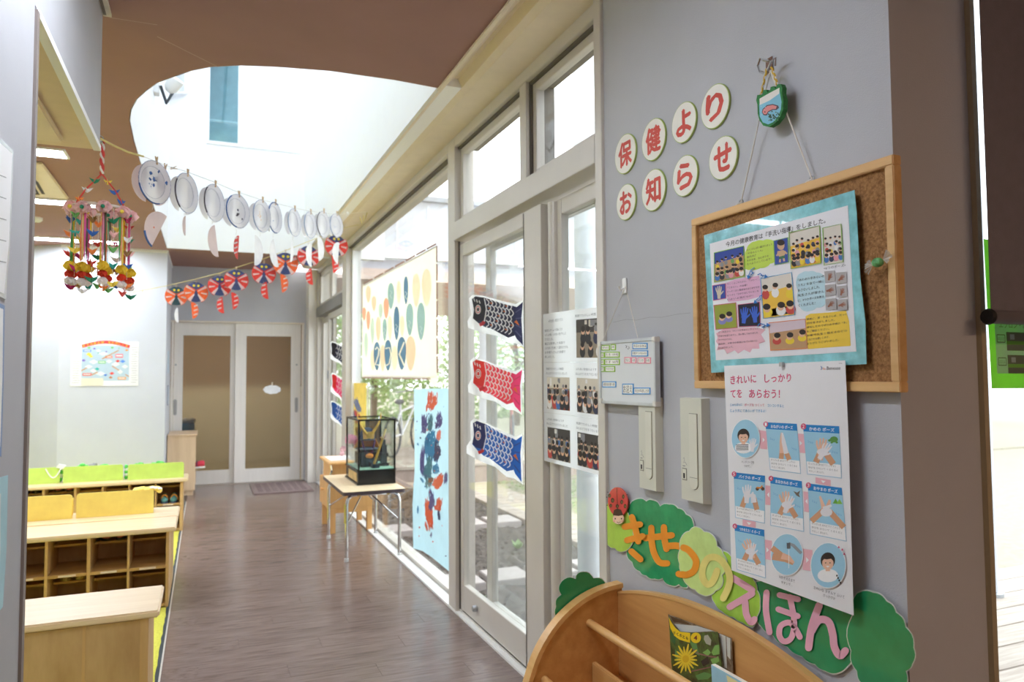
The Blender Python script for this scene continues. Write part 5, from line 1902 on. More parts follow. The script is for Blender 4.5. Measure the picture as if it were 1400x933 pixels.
for k in range(NS):
    a = 2 * PI * k / NS - PI / 2 + 0.2
    x, yy = MC.x + RR * math.cos(a), MC.y + RR * math.sin(a)
    dz = random.uniform(-0.012, 0.012)
    rosette((x, yy, zr - 0.01 + dz), 0.026, FP, 100 + k, core=OC[0] if k % 2 == 0 else OC[1])
    for j in range(3):
        aa = a + 0.07 * (j - 1)
        xr, yr = MC.x + (RR - 0.004) * math.cos(aa), MC.y + (RR - 0.004) * math.sin(aa)
        ln = random.uniform(0.17, 0.25)
        tw = random.uniform(0, PI)
        w = Vector((math.cos(tw), math.sin(tw), 0)) * 0.0038
        rb = MB()
        seg = 6
        vv, ff = [], []
        for s_ in range(seg + 1):
            tw2 = tw + 0.35 * s_
            w = Vector((math.cos(tw2), math.sin(tw2), 0)) * 0.004
            q = Vector((xr, yr, zr - 0.02 - ln * s_ / seg))
            vv += [q - w, q + w]
        ff = [[2 * s_, 2 * s_ + 1, 2 * s_ + 3, 2 * s_ + 2] for s_ in range(seg)]
        rb.add(vv, ff)
        rb.build('ribbon', RB[(k + 2 * j) % 5], mob)
    zb_ = zlow + 0.075 + dz
    rosette((x, yy, zb_ + 0.012), 0.021, FY, 200 + k)
    rosette((x, yy, zb_ - 0.016), 0.016, FR, 300 + k)
    rosette((x, yy, zb_ - 0.042), 0.017, FWh, 400 + k)
    MB().tube([(x, yy, zr), (x, yy, zb_)], 0.0008, n=4).build('thread', CORD, mob)
    crane((x + 0.004, yy, zlow + 0.008 + dz * 2), 0.024, OC[(k * 3 + 5) % 11], 500 + k)
    a2 = a + PI / NS
    x2, y2 = MC.x + RR * 0.98 * math.cos(a2), MC.y + RR * 0.98 * math.sin(a2)
    MB().tube([(x2, y2, zr), (x2, y2, zlow + 0.05)], 0.0008, n=4).build('thread', CORD, mob)
    for j in range(5):
        crane((x2, y2, zr - 0.05 - 0.058 * j + random.uniform(-0.01, 0.01)), 0.027, OC[(k * 4 + j * 3) % 11], 600 + 7 * k + j)

# ------------------------------------------------------------------ poster on the pale classroom wall
pw = thing('colourful_poster', (-0.94, 8.45, 1.45), 'white poster with a red and yellow arched title on the pale wall', 'poster')
sh = Sheet((-1.244, 8.446, 1.679), (-0.634, 8.446, 1.679), (-0.632, 8.446, 1.224), (-1.242, 8.446, 1.224), (0, -1, 0))
sh.paper('paper', PAPER, pw)
u = lambda x: (x - 100) / 1145.0
v = lambda y: (y - 90) / 760.0
sh.rect(u(280), v(160), u(1080), v(760), ink('map_blue', (186, 208, 222)))
arc = [(u(285 + 800 * k / 16), v(195 - 75 * math.sin(PI * k / 16))) for k in range(17)]
sh.line([(a, b_ - 0.022) for a, b_ in arc], 0.07, ink('map_red', (236, 66, 70)))
for k in range(13):
    kk = 0.6 + k * 1.2
    if 6.9 < kk < 8.3:
        continue
    a, b_ = u(285 + 800 * kk / 16), v(195 - 75 * math.sin(PI * kk / 16))
    sh.text('まちのあんぜんをたのしく'[k % 12], a - 0.014, b_ - 0.048, 0.05, ink('map_yellow', (248, 200, 40)), bold=0.03)
random.seed(3)
cols = [(90, 140, 220), (250, 226, 80), (240, 110, 90), (120, 200, 120), (240, 120, 140), (130, 100, 200), (60, 180, 170), (240, 160, 70), (236, 80, 70), (200, 130, 80)]
for (x, y, w, h, c) in ((370, 252, 66, 18, 0), (735, 355, 60, 20, 2), (910, 335, 66, 32, 4), (620, 445, 62, 22, 3), (375, 652, 74, 22, 8), (960, 720, 70, 22, 7)):
    sh.rect(u(x - w), v(y - h), u(x + w), v(y + h), ink('map_c%d' % c, cols[c]))
    sh.rect(u(x - w * 0.8), v(y - h * 0.4), u(x + w * 0.8), v(y + h * 0.3), ink('map_white', (246, 246, 246)))
for (x, y, r, c) in ((400, 310, 50, 1), (435, 345, 40, 1), (315, 415, 36, 5), (885, 425, 40, 8), (970, 430, 50, 0), (540, 560, 44, 6), (790, 635, 44, 8), (680, 662, 38, 0), (770, 705, 36, 9), (1035, 235, 32, 7), (790, 195, 32, 3), (905, 205, 18, 3), (400, 200, 34, 3), (490, 215, 28, 5), (555, 290, 18, 6), (690, 265, 20, 5)):
    sh.poly([(u(x - r), v(y)), (u(x), v(y + r * 0.6)), (u(x + r), v(y)), (u(x), v(y - r * 0.6))], ink('map_c%d' % c, cols[c]))
for (x, y, w, h) in ((480, 440, 80, 50), (400, 520, 70, 40), (850, 480, 80, 50), (600, 640, 90, 50), (740, 430, 60, 40), (1010, 520, 60, 45), (930, 610, 50, 50), (480, 590, 60, 40), (640, 300, 90, 40), (560, 250, 50, 30)):
    sh.poly([(u(x - w), v(y)), (u(x), v(y + h * 0.8)), (u(x + w), v(y)), (u(x), v(y - h * 0.8))], ink('map_pale', (232, 236, 236)))
for (p, q) in (((280, 590), (370, 540)), ((790, 510), (910, 585)), ((450, 660), (550, 615)), ((620, 390), (900, 240)), ((1020, 655), (1080, 690))):
    sh.line([(u(p[0]), v(p[1])), (u(q[0]), v(q[1]))], 0.022, ink('map_brown', (206, 150, 100)))
sh.rect(u(280), v(715), u(645), v(838), ink('map_beige', (238, 226, 206)))
for k in range(16):
    for (xa, xb) in ((125, 255), (1110, 1225)):
        sh.line([(u(xa + 8 * (k % 3)), v(190 + k * 40)), (u(xb - 14 * (k % 2)), v(190 + k * 40))], 0.012, ink('map_grey', (196, 196, 198)))
sh.done('print', pw)

# ------------------------------------------------------------------ things on the corridor windows
def on_glass(c, base=0.0):
    return PxSheet('X', c, (-1, 0, 0), base)


# big cream footprint banner
fp = thing('footprint_banner', onX(546, 517, 1.352), 'cream banner of blue and orange footprints taped to the wide window', 'banner')
ps = on_glass(1.352)
Cq = crop(420, 320, 3.886)
ps.solid('cloth', [(496, 389), (596.5, 338), (597.5, 516), (495, 513.5)], M('cream_banner_cloth', (255, 252, 240), rough=0.8, vary=0.01, trans=0.6), fp, 0.0012)
TP = ink('tape_brown', (178, 140, 124), rough=0.4)
for (a, b_, w) in (((496, 389), (597.5, 333), 2.2), ((494.5, 516.5), (590, 518.5), 2.0), ((597.3, 335), (598, 512), 2.2)):
    for k in range(7):
        A, B = Vector(a).lerp(Vector(b_), (k + 0.04) / 7), Vector(a).lerp(Vector(b_), (k + 0.93) / 7)
        ps.line([A, B], w, TP)
ps.line([(496, 391.5), (597, 337)], 2.6, ink('tape_white', (236, 232, 226)))
ps.line([(495, 514.5), (588, 516.5)], 2.4, ink('tape_white', (236, 232, 226)))
ps.done('tape', fp)
FB = [ink('foot_blue', (112, 150, 184), trans=0.5), ink('foot_teal', (172, 204, 208), trans=0.5), ink('foot_pale', (216, 232, 222), trans=0.5)]
FO = [ink('foot_orange', (254, 226, 204), trans=0.5), ink('foot_coral', (250, 192, 168), trans=0.5), ink('foot_peach', (253, 238, 220), trans=0.5)]


def foot(x, y, w, h, mat, toes=True, rot=0.0):
    px, py = Cq(x, y)
    w, h = w / 3.886, h / 3.886
    pts = []
    for k in range(20):
        a = 2 * PI * k / 20
        t = math.sin(a)
        pts.append((px + w / 2 * math.cos(a) * (1 - 0.22 * t), py + h / 2 * t))
    ps.poly(pts, mat)


for (x, y, w, h, m) in ((445, 330, 34, 140, 1), (525, 300, 24, 150, 0), (390, 410, 22, 80, 2), (475, 475, 30, 180, 0), (545, 455, 38, 172, 1), (605, 465, 42, 200, 1), (412, 510, 22, 120, 1), (347, 515, 20, 140, 2), (313, 590, 20, 130, 2)):
    foot(x, y, w, h, FB[m])
for (x, y, w, h, m) in ((325, 320, 26, 90, 0), (355, 370, 24, 80, 0), (325, 460, 20, 100, 1), (303, 425, 20, 70, 1), (420, 395, 28, 110, 1), (487, 310, 24, 120, 2), (580, 300, 40, 180, 2), (635, 285, 50, 200, 2), (378, 505, 26, 130, 0), (440, 500, 22, 130, 2), (505, 490, 24, 110, 2), (350, 670, 26, 110, 2), (402, 660, 28, 140, 0), (465, 660, 30, 130, 2), (550, 635, 52, 185, 0)):
    foot(x, y, w, h, FO[m])
for (x, y, w, h) in ((371, 650, 34, 152), (430, 645, 38, 165), (503, 635, 46, 176)):
    foot(x, y, w, h, FB[0])
WHT = ink('foot_white', (250, 246, 226))
ps.line(Cq((362, 615), (372, 602), (382, 615), (378, 645), (362, 695), (384, 698)), 1.9, WHT)
ps.line(Cq((416, 610), (438, 604), (446, 640), (436, 690), (420, 700)), 2.0, WHT)
ps.line(Cq((516, 575), (490, 640), (516, 700)), 2.2, WHT)
for (x, y) in ((525, 325), (475, 500), (545, 480), (605, 510), (445, 320), (412, 520)):
    px, py = Cq(x, y)
    ps.line([(px - 1.2, py - 5), (px + 1.4, py - 2), (px - 1.0, py + 2), (px + 1.2, py + 6)], 1.0, ink('foot_light', (206, 224, 224)))
ps.done('footprints', fp)
tag(ps.solid('loose_corner', [(583, 515), (598, 514), (598, 526), (592, 528)], M('cream_banner_cloth'), fp, 0.001), 'curled loose corner')

# light blue abstract painting
bp_ = thing('blue_painting', onX(590, 782, 1.364), 'light blue sheet with orange, purple and blue paint smears on the window', 'painting')
ps = on_glass(1.364)
ps.solid('paper', [(566, 532), (614.5, 531.5), (616.5, 784), (606, 775), (590, 762), (578, 754), (565, 750), (564, 690), (567, 640)], M('sky_blue_paper', (222, 242, 248), rough=0.8, vary=0.02, trans=0.6), bp_, 0.0008)
Cq = crop(420, 520, 3.332)
PO, PP, PB, PT, PD = ink('paint_orange', (242, 102, 58), rough=0.3), ink('paint_purple', (92, 82, 146), rough=0.3), ink('paint_blue', (52, 138, 190), rough=0.3), ink('paint_teal', (74, 128, 144), rough=0.3), ink('paint_dark', (64, 64, 110), rough=0.3)
sm_ = [([(572, 48), (570, 100), (560, 150)], 44, PO, 1), ([(535, 150), (532, 250)], 28, PP, 2), ([(596, 140), (605, 190), (582, 230)], 26, PP, 3), ([(566, 150), (560, 210), (555, 240)], 22, PT, 4), ([(580, 225), (560, 300), (575, 390)], 58, PB, 5), ([(590, 270), (595, 330), (590, 380)], 30, PD, 6),
       ([(530, 290), (524, 380), (528, 450)], 20, PP, 7), ([(556, 340), (550, 420), (560, 500)], 36, PT, 8), ([(585, 380), (590, 430)], 30, PB, 9), ([(612, 420), (596, 470), (578, 492)], 40, PO, 10), ([(634, 415), (632, 480)], 16, PP, 11), ([(545, 530), (556, 600), (572, 690)], 34, PO, 12), ([(562, 490), (572, 560), (560, 600)], 24, PP, 13),
       ([(604, 530), (600, 580), (592, 600)], 28, PO, 14), ([(600, 590), (604, 640)], 12, PD, 15), ([(605, 220), (600, 280)], 18, ink('paint_coral', (240, 130, 110)), 16), ([(548, 250), (545, 300)], 14, PB, 17), ([(570, 440), (562, 470)], 22, ink('paint_brown', (150, 110, 90)), 18), ([(508, 570), (506, 610)], 8, PB, 19), ([(572, 690), (566, 720)], 8, ink('paint_grey', (150, 150, 170)), 20),
       ([(506, 285), (510, 300)], 6, PB, 21), ([(540, 640), (552, 690)], 10, PO, 22), ([(632, 800), (640, 802)], 6, PD, 23), ([(520, 440), (536, 470)], 10, PB, 24)]
for (pts, w, m, sd) in sm_:
    ps.smear(Cq(*pts), w / 3.332, m, sd)
rnd = random.Random(9)
for k in range(40):
    x, y = rnd.gauss(570, 34), rnd.uniform(120, 740)
    px, py = Cq(x, y)
    ps.ell(px, py, rnd.uniform(0.3, 1.2), rnd.uniform(0.4, 2.0), rnd.choice([PO, PP, PB, PD]), 7)
ps.done('paint', bp_)

# small yellow painting
yp = thing('yellow_painting', onX(488, 600, 1.365), 'yellow sheet with blue and red paint behind the glass case', 'painting')
ps = on_glass(1.365)
ps.solid('paper', [(475, 524), (500.5, 524), (500, 612), (474, 606)], M('yellow_paper', (246, 226, 130), rough=0.8, trans=0.3), yp, 0.0008)
for (pts, w, m, sd) in (([(485, 543), (489, 556), (492, 566)], 7, ink('paint_slate', (108, 120, 160)), 31), ([(482, 562), (488, 570)], 8, PD, 32), ([(484, 560), (492, 574), (486, 580)], 6, ink('paint_crimson', (206, 60, 60)), 33), ([(480, 585), (482, 598)], 4, PO, 34), ([(478, 575), (476, 590)], 3, ink('paint_lime', (150, 180, 90)), 35), ([(490, 585), (494, 600)], 4, PO, 36)):
    ps.smear(pts, w, m, sd)
ps.line([(500.3, 524), (503, 524), (502, 612), (500, 612)], 1.4, ink('tape_white'))
ps.done('paint', yp)


# carp streamers
KT = dict(trans=0.5)


def koi(c, quad, body, head, tailc, scale, label, detail=True):
    q = [Vector(p) for p in quad]
    t = thing('carp_streamer', onX(quad[3][0], quad[3][1], c), label, 'carp streamer')
    ps = on_glass(c)
    B = lambda s, tt: bil(quad, s, tt)
    out = [(-0.02, 0.06), (0.05, -0.05), (0.25, -0.02), (0.6, 0.08), (0.86, 0.12), (1.0, 0.02), (1.02, 1.0), (0.86, 0.96), (0.72, 1.0), (0.5, 0.9), (0.25, 0.92), (-0.04, 0.88), (-0.05, 0.70), (0.02, 0.5), (0.0, 0.3)]
    ps.solid('cloth', [B(*p) for p in out], M('streamer_white', (250, 250, 252), rough=0.8, trans=0.6), t, 0.001)
    ps.poly([B(*p) for p in ((0.03, 0.08), (0.1, 0.0), (0.3, 0.03), (0.6, 0.13), (0.86, 0.18), (0.84, 0.80), (0.72, 0.88), (0.6, 0.84), (0.4, 0.76), (0.28, 0.76), (0.16, 0.70), (0.05, 0.60), (0.07, 0.36))], body)
    ps.poly([B(*p) for p in ((0.03, 0.08), (0.1, 0.0), (0.27, 0.02), (0.31, 0.3), (0.26, 0.62), (0.12, 0.64), (0.05, 0.58), (0.07, 0.36))], head)
    ps.poly([B(*p) for p in ((0.80, 0.16), (0.88, 0.18), (1.0, 0.06), (0.97, 0.4), (1.0, 0.96), (0.88, 0.86), (0.80, 0.70))], tailc)
    W = ink('koi_white', (250, 250, 252), trans=0.4)
    OR = ink('koi_orange', (240, 130, 60), trans=0.4)
    wl_ = 1.5 if detail else 0.8
    rows, cols_ = (5, 7) if detail else (3, 4)
    for r in range(rows):
        for k in range(cols_):
            s0 = 0.30 + 0.50 * (k + (0.5 if r % 2 else 0)) / cols_
            t0 = 0.10 + 0.12 * s0 + (0.66 / rows) * r
            hs, ht = 0.055 * 7 / cols_, 0.085 * 5 / rows
            arc = [B(s0 + hs * math.sin(PI * j / 6), t0 - ht + 2 * ht * j / 6) for j in range(7)]
            ps.line(arc, wl_, W)
            if detail and (r + k) % 4 == 1:
                ps.line([B(s0 + 0.01, t0 - 0.01), B(s0 + hs * 0.7, t0 + 0.01)], 1.4, OR)
    if detail:
        ex, ey = B(0.15, 0.34)
        for rr, m in ((5.4, W), (4.4, ink('koi_ring', (214, 56, 60), trans=0.4)), (3.4, W), (2.2, head)):
            ps.ell(ex, ey, rr * 0.72, rr * 1.2, m)
        ps.line([B(-0.01, 0.64), B(0.06, 0.70), B(0.14, 0.78), B(0.2, 0.84)], 3.0, W)
        ps.line([B(0.18, 0.74), B(0.24, 0.68), B(0.27, 0.62)], 4.5, ink('koi_ring', (214, 56, 60), trans=0.4))
        ps.line([B(0.27, 0.04), B(0.31, 0.3), B(0.27, 0.62)], 1.6, W)
        for k in range(4):
            ps.line([B(0.86, 0.30 + 0.13 * k), B(0.97, 0.2 + 0.2 * k)], 1.6, ink('koi_dark_' + label[:4].strip(), tuple(scale)))
        ps.line([B(0.86, 0.48), B(0.93, 0.56)], [4.5, 0.6], OR)
        for k in range(3):
            ps.line([B(0.07 + 0.05 * k, 0.06 + 0.02 * k), B(0.09 + 0.05 * k, 0.14 + 0.02 * k)], 1.4, W)
    ps.done('carp_print', t)


KB, KBH = ink('koi_black', (44, 44, 72), trans=0.4), ink('koi_blackhead', (36, 36, 48), trans=0.4)
KR, KRH = ink('koi_red', (240, 72, 92), trans=0.4), ink('koi_redhead', (236, 60, 54), trans=0.4)
KL, KLH = ink('koi_blue', (52, 108, 190), trans=0.4), ink('koi_bluehead', (48, 50, 110), trans=0.4)
KP = ink('koi_pink', (246, 70, 130), trans=0.4)
cK = 1.3235
koi(cK, [(643, 405), (715, 409), (715, 475), (643, 455)], KB, KBH, ink('koi_navy', (40, 44, 92), trans=0.4), (70, 74, 120), 'black and navy carp streamer, topmost on the near sliding door')
koi(cK, [(644, 491), (714, 502), (712, 567), (643, 544)], KR, KRH, KP, (220, 50, 100), 'red and pink carp streamer, middle one on the near sliding door')
koi(cK, [(645, 574), (714, 592), (713, 662), (640, 628)], KL, KLH, ink('koi_cobalt', (40, 110, 200), trans=0.4), (30, 70, 150), 'blue carp streamer, lowest on the near sliding door')
cF = 1.3235
koi(cF, [(452, 468), (476, 472), (476, 505), (452, 494)], KB, KBH, KB, (70, 74, 120), 'black carp streamer, topmost on the far glass door', False)
koi(cF, [(453, 511), (476, 518), (476, 556), (453, 540)], KP, KRH, KP, (220, 50, 100), 'pink carp streamer, middle one on the far glass door', False)
koi(cF, [(452, 549), (476, 556), (476, 592), (453, 576)], KL, KL, KL, (30, 70, 150), 'blue carp streamer, lowest on the far glass door', False)

# photo report sheets on the near glass
cS = 1.3165
Ys_ = [2.780, 2.515, 2.245]
Zs_ = [(1.560, 1.556, 1.546), (1.355, 1.352, 1.345), (1.146, 1.144, 1.138), (0.943, 0.941, 0.938)]
slabels = [['upper left report sheet with only text on the glass', 'upper right report sheet with a photo of standing people'], ['middle left report sheet with a photo of a seated group', 'middle right report sheet half behind the whiteboard'], ['lower left report sheet with a photo of a crowd', 'lower right report sheet with a photo of people on the floor']]
PTX = ['4月25日(歳児クラス)', '老人ホームへ歌と体操に行き', 'ふれあい遊びをしました', '楽しいひととき']
DKP = ink('photo_dark', (70, 66, 62))
BLP = ink('photo_hall', (150, 138, 122))
for r in range(3):
    for c in range(2):
        t = thing('report_sheet', (cS, Ys_[c], Zs_[r + 1][c]), slabels[r][c], 'paper sheet', 'report sheets on the glass')
        sh = Sheet((cS - 0.0015 * c, Ys_[c], Zs_[r][c]), (cS - 0.0015 * c, Ys_[c + 1] + 0.001, Zs_[r][c + 1]), (cS - 0.0015 * c, Ys_[c + 1] + 0.001, Zs_[r + 1][c + 1] + 0.001), (cS - 0.0015 * c, Ys_[c], Zs_[r + 1][c] + 0.001), (-1, 0, 0), 0.0001)
        sh.paper('paper', PAPERT, t, 0.0006)
        if r == 0 and c == 0:
            sh.text('4月25日 1歳児クラス', 0.2, 0.13, 0.06, GREYINK, w=0.5)
            for k, s in enumerate(('養護老人ホームへ体操に行き', 'リズム体操・ふれあい遊びをしに', '行きました。', '最初は緊張した表情で', 'ふれあいを通じて園児たちも', 'お年寄りさんと笑顔で', '楽しみました。')):
                sh.text(s, 0.06, 0.32 + 0.09 * k, 0.055, GREYINK, w=(0.62, 0.74, 0.3, 0.7, 0.8, 0.72, 0.34)[k])
        else:
            sh.text(('ふれあい体操のようす', '笑顔でたのしい時間')[(r + c) % 2], 0.1, 0.10, 0.05, GREYINK, w=0.6)
            sh.text('みんなでうたをうたいました', 0.1, 0.19, 0.05, GREYINK, w=0.72) if r else None
        sh.done('lettering', t)
        if not (r == 0 and c == 0):
            class _Q:                      # draw the photo in the sheet's own plane
                pass
            rnd = random.Random(40 + r * 2 + c)
            u0, u1, v0, v1 = 0.13, 0.90, (0.20 if r == 0 else 0.29), 0.92
            sh.rect(u0, v0, u1, v1, BLP)
            sh.rect(u0, v0, u1, v0 + (v1 - v0) * 0.34, (DKP, ink('photo_cream', (214, 206, 190)), DKP)[r])
            if r == 1 and c == 0:
                sh.poly([(0.55, v1), (u1, v1), (u1, 0.55), (0.7, 0.5)], ink('photo_redfloor', (140, 66, 46)))
            for k in range(4):
                a = u0 + 0.02 + rnd.uniform(0, 0.6)
                sh.rect(a, v0 + 0.02, a + rnd.uniform(0.05, 0.14), v0 + rnd.uniform(0.08, 0.2), rnd.choice([CLOTH[0], CLOTH[6], DKP, ink('photo_cream')]))
            nrow, ncol = ((2, 3), (3, 5), (3, 5))[r]
            for i in range(nrow):
                for j in range(ncol):
                    s = u0 + (u1 - u0) * (j + 0.5 + rnd.uniform(-0.3, 0.3)) / ncol
                    tt = v0 + (v1 - v0) * (0.30 + 0.40 * i / max(1, nrow - 1))
                    rr = 0.05 + 0.02 * i if r else 0.085
                    sh.ell(min(u1 - rr, max(u0 + rr, s)), min(v1 - rr * 1.3, tt + rr * 1.7), rr * 0.95, rr * 1.3, rnd.choice([CLOTH[0], CLOTH[8], CLOTH[3], CLOTH[2], CLOTH[4], CLOTH[8]]), 12)
                    sh.ell(min(u1 - rr, max(u0 + rr, s)), tt, rr * 0.62, rr * 0.9, SKIN, 12)
                    sh.ell(min(u1 - rr, max(u0 + rr, s)), tt - rr * 0.4, rr * 0.66, rr * 0.7, HAIR if rnd.random() > 0.2 else CLOTH[6], 12)
            sh.done('photo', t)

# ------------------------------------------------------------------ roller blind and poster on the right-hand window
rbd = thing('roller_blind', (2.4, 1.0, 1.4), 'charcoal roller blind half lowered over the right-hand window', 'roller blind')
xl = 1.500
box('fabric', xl, 3.45, 0.999, 1.0005, 1.43, 2.58, M('charcoal_blind', (126, 120, 128), rough=0.9, vary=0.03, scale=30, bump=0.3, bscale=500), rbd)
MB().cyl((xl - 0.004, 1.0, 1.416), (3.45, 1.0, 1.416), 0.0145, n=16).build('bottom_bar', M('charcoal_bar', (112, 106, 110), rough=0.6), rbd, smooth=True)
MB().lathe([(0.016, 0), (0.017, 0.004), (0.014, 0.010), (0.004, 0.012)], (xl - 0.004, 1.0, 1.416), (-1, 0, 0)).build('end_cap', M('black_cap', (26, 24, 26), rough=0.6), rbd, smooth=True)
MB().cyl((xl, 1.0, 2.60), (3.45, 1.0, 2.60), 0.03, n=16).build('roller_tube', M('charcoal_bar'), rbd, smooth=True)
gp = thing('green_poster', (1.8, 1.08, 1.27), 'lime green bordered sheet with photos stuck on the right-hand glass', 'poster')
yp_ = 1.082
A = onY(1350.5, 329, yp_)
zt_, zb2 = onY(1356, 328, yp_).z, onY(1357, 531.5, yp_).z
sh = Sheet((onY(1349, 430, yp_).x, yp_, zt_), (2.12, yp_, zt_), (2.12, yp_, zb2 - 0.004), (onY(1356, 530, yp_).x, yp_, zb2), (0, -1, 0), 0.0002)
sh.paper('backing', M('lime_poster', (176, 236, 116), rough=0.6, trans=0.6, vary=0.03), gp, 0.0006)
sh.rect(0.04, 0.05, 0.96, 0.90, ink('poster_pale', (208, 222, 232), trans=0.4))
sh.text('エプロン・お子さんの', 0.07, 0.545, 0.05, GREYINK, w=0.32)
for (v0, tx) in ((0.62, 'ぬのぶくろ'), (0.775, 'ざぶとん')):
    sh.frame(0.052, v0 + 0.02, 0.105, v0 + 0.07, 0.006, GREYINK)
    sh.text(tx, 0.058, v0 + 0.033, 0.024, GREYINK, w=0.04)
    sh.rect(0.115, v0, 0.50, v0 + 0.125, ink('poster_photo', (110, 120, 104)))
    sh.rect(0.115, v0 + 0.06, 0.50, v0 + 0.085, ink('poster_photo_green', (122, 186, 80)))
    sh.rect(0.14, v0 + 0.015, 0.17, v0 + 0.05, ink('poster_photo_pale', (170, 190, 186)))
sh.done('print', gp)

# ------------------------------------------------------------------ notice wall on the right
def scallop(pts, k=0.28, n=5):
    """rough outline -> cloud outline with a rounded lobe between neighbouring points"""
    out = []
    m = len(pts)
    cx, cy = sum(p[0] for p in pts) / m, sum(p[1] for p in pts) / m
    for i in range(m):
        a, b = Vector(pts[i]), Vector(pts[(i + 1) % m])
        d = b - a
        nn = Vector((-d.y, d.x))
        if nn.dot((a + b) / 2 - Vector((cx, cy))) < 0:
            nn = -nn
        for j in range(n):
            t = j / n
            p = a + d * t + nn * k * math.sin(PI * t)
            out.append((p.x, p.y))
    return out


# eight round letter cards
RL = ink('letter_red', (206, 84, 74))
DISC = M('letter_card', (236, 234, 226), rough=0.6, vary=0.02)
DISCE = M('letter_card_edge', (176, 196, 116), rough=0.6)
discs = [((855, 210.5), '保', 'upper row, leftmost'), ((893.5, 191), '健', 'upper row, second'), ((935, 167.5), 'よ', 'upper row, third'), ((977.5, 145.5), 'り', 'upper row, rightmost'), ((856, 276.5), 'お', 'lower row, leftmost'), ((893.5, 260), '知', 'lower row, second'), ((936.5, 240.5), 'ら', 'lower row, third'), ((988.5, 216), 'せ', 'lower row, rightmost')]
for (c, ch, where) in discs:
    P = onX(c[0], c[1], AX - 0.006)
    fwd = (ROT @ Vector((0, 0, 1))).dot(P - CAM)
    hp = {'保': 55, '健': 58, 'よ': 56, 'り': 61, 'お': 50, '知': 58, 'ら': 57, 'せ': 60}[ch]
    R_ = hp / FPX * fwd / 2 * 0.985
    t = thing('letter_disc', P, 'round white card with red letter %s, %s' % (ch, where), 'letter card', 'letter cards on the grey wall')
    MB().lathe([(R_, -0.005), (R_, 0.0005)], P, (-1, 0, 0), n=36).build('card_edge', DISCE, t)
    MB().lathe([(R_ * 0.965, 0.0006), (R_ * 0.965, 0.0014)], P, (-1, 0, 0), n=36).build('card_face', DISC, t)
    sh = Sheet(P + Vector((0, R_, R_)), P + Vector((0, -R_, R_)), P + Vector((0, -R_, -R_)), P + Vector((0, R_, -R_)), (-1, 0, 0), 0.0016)
    sh.text(ch, 0.18, 0.17, 0.66, RL, w=0.64, bold=0.035)
    sh.done('letter', t)

# hook, string, cork board
hk = thing('wall_hook', onX(1053, 88, AX), 'silver clip hook high on the grey wall', 'hook')
P = onX(1053, 90, AX)
b = MB().box(P.x - 0.004, P.x, P.y - 0.012, P.y + 0.012, P.z - 0.02, P.z + 0.02)
b.build('plate', CHROME, hk, bevel=0.001)
MB().tube([P + Vector((-0.004, 0.0, 0.012)), P + Vector((-0.03, 0.002, 0.012)), P + Vector((-0.036, 0.003, -0.006)), P + Vector((-0.03, 0.004, -0.018)), P + Vector((-0.018, 0.004, -0.02))], 0.0035, n=8).build('hook_arm', CHROME, hk, smooth=True)
MB().tube([onX(1048, 100, 1.262), onX(1054, 84, 1.256), onX(1061, 79, 1.256), onX(1060, 90, 1.262)], 0.003, n=6).build('clip', CHROME, hk, smooth=True)

XB = 1.262                                # front face of the board frame
cb_ = thing('cork_board', (1.275, 1.36, 1.26), 'wood framed cork board hanging on the grey wall', 'notice board')
FRW = wood_mat('board_frame_wood', (226, 186, 130), (208, 164, 108), 'Y', rough=0.45)
CORK = M('cork', (176, 130, 82), rough=0.9, col2=(120, 82, 48), scale=160, bump=0.5, bscale=200)
tlp, trp, brp, blp = onX(945, 301, XB), onX(1218.5, 210, XB), onX(1233, 536, XB), onX(948.5, 532, XB)
yL, yR, zT, zB = (tlp.y + blp.y) / 2, (trp.y + brp.y) / 2, (tlp.z + trp.z) / 2, (brp.z + blp.z) / 2
fw_ = 0.021
box('frame_top', XB, 1.286, yR, yL, zT - fw_, zT, FRW, cb_, bevel=0.002)
box('frame_bottom', XB, 1.286, yR, yL, zB, zB + fw_, FRW, cb_, bevel=0.002)
box('frame_side', XB, 1.286, yL - fw_, yL, zB + fw_, zT - fw_, FRW, cb_, bevel=0.002)
box('frame_side', XB, 1.286, yR, yR + fw_, zB + fw_, zT - fw_, FRW, cb_, bevel=0.002)
box('cork_sheet', 1.272, 1.284, yR + fw_, yL - fw_, zB + fw_, zT - fw_, CORK, cb_)
for px in ((1013, 272), (1110, 240)):
    P = onX(px[0], px[1], 1.272)
    P.z = zT + 0.006
    ring = [P + Vector((0, 0.007 * math.cos(a), 0.007 * math.sin(a))) for a in [k * PI / 6 for k in range(12)]]
    MB().tube(ring, 0.0018, n=6, closed=True).build('eyelet', STEEL, cb_, smooth=True)
    MB().cyl(P + Vector((0, 0, -0.007)), P + Vector((0, 0, -0.013)), 0.0025, n=6).build('eyelet_screw', STEEL, cb_)
    Hp = onX(1053, 96, 1.257)
    MB().tube([P, P.lerp(Hp, 0.5), Hp], 0.0019, n=6).build('hanging_cord', CORD, cb_, smooth=True)
    q = [P, P + Vector((-0.004, 0.012, -0.004)), P + Vector((-0.004, 0.022, -0.009))]
    MB().tube(q, 0.0018, n=5).build('cord_tail', CORD, cb_, smooth=True)

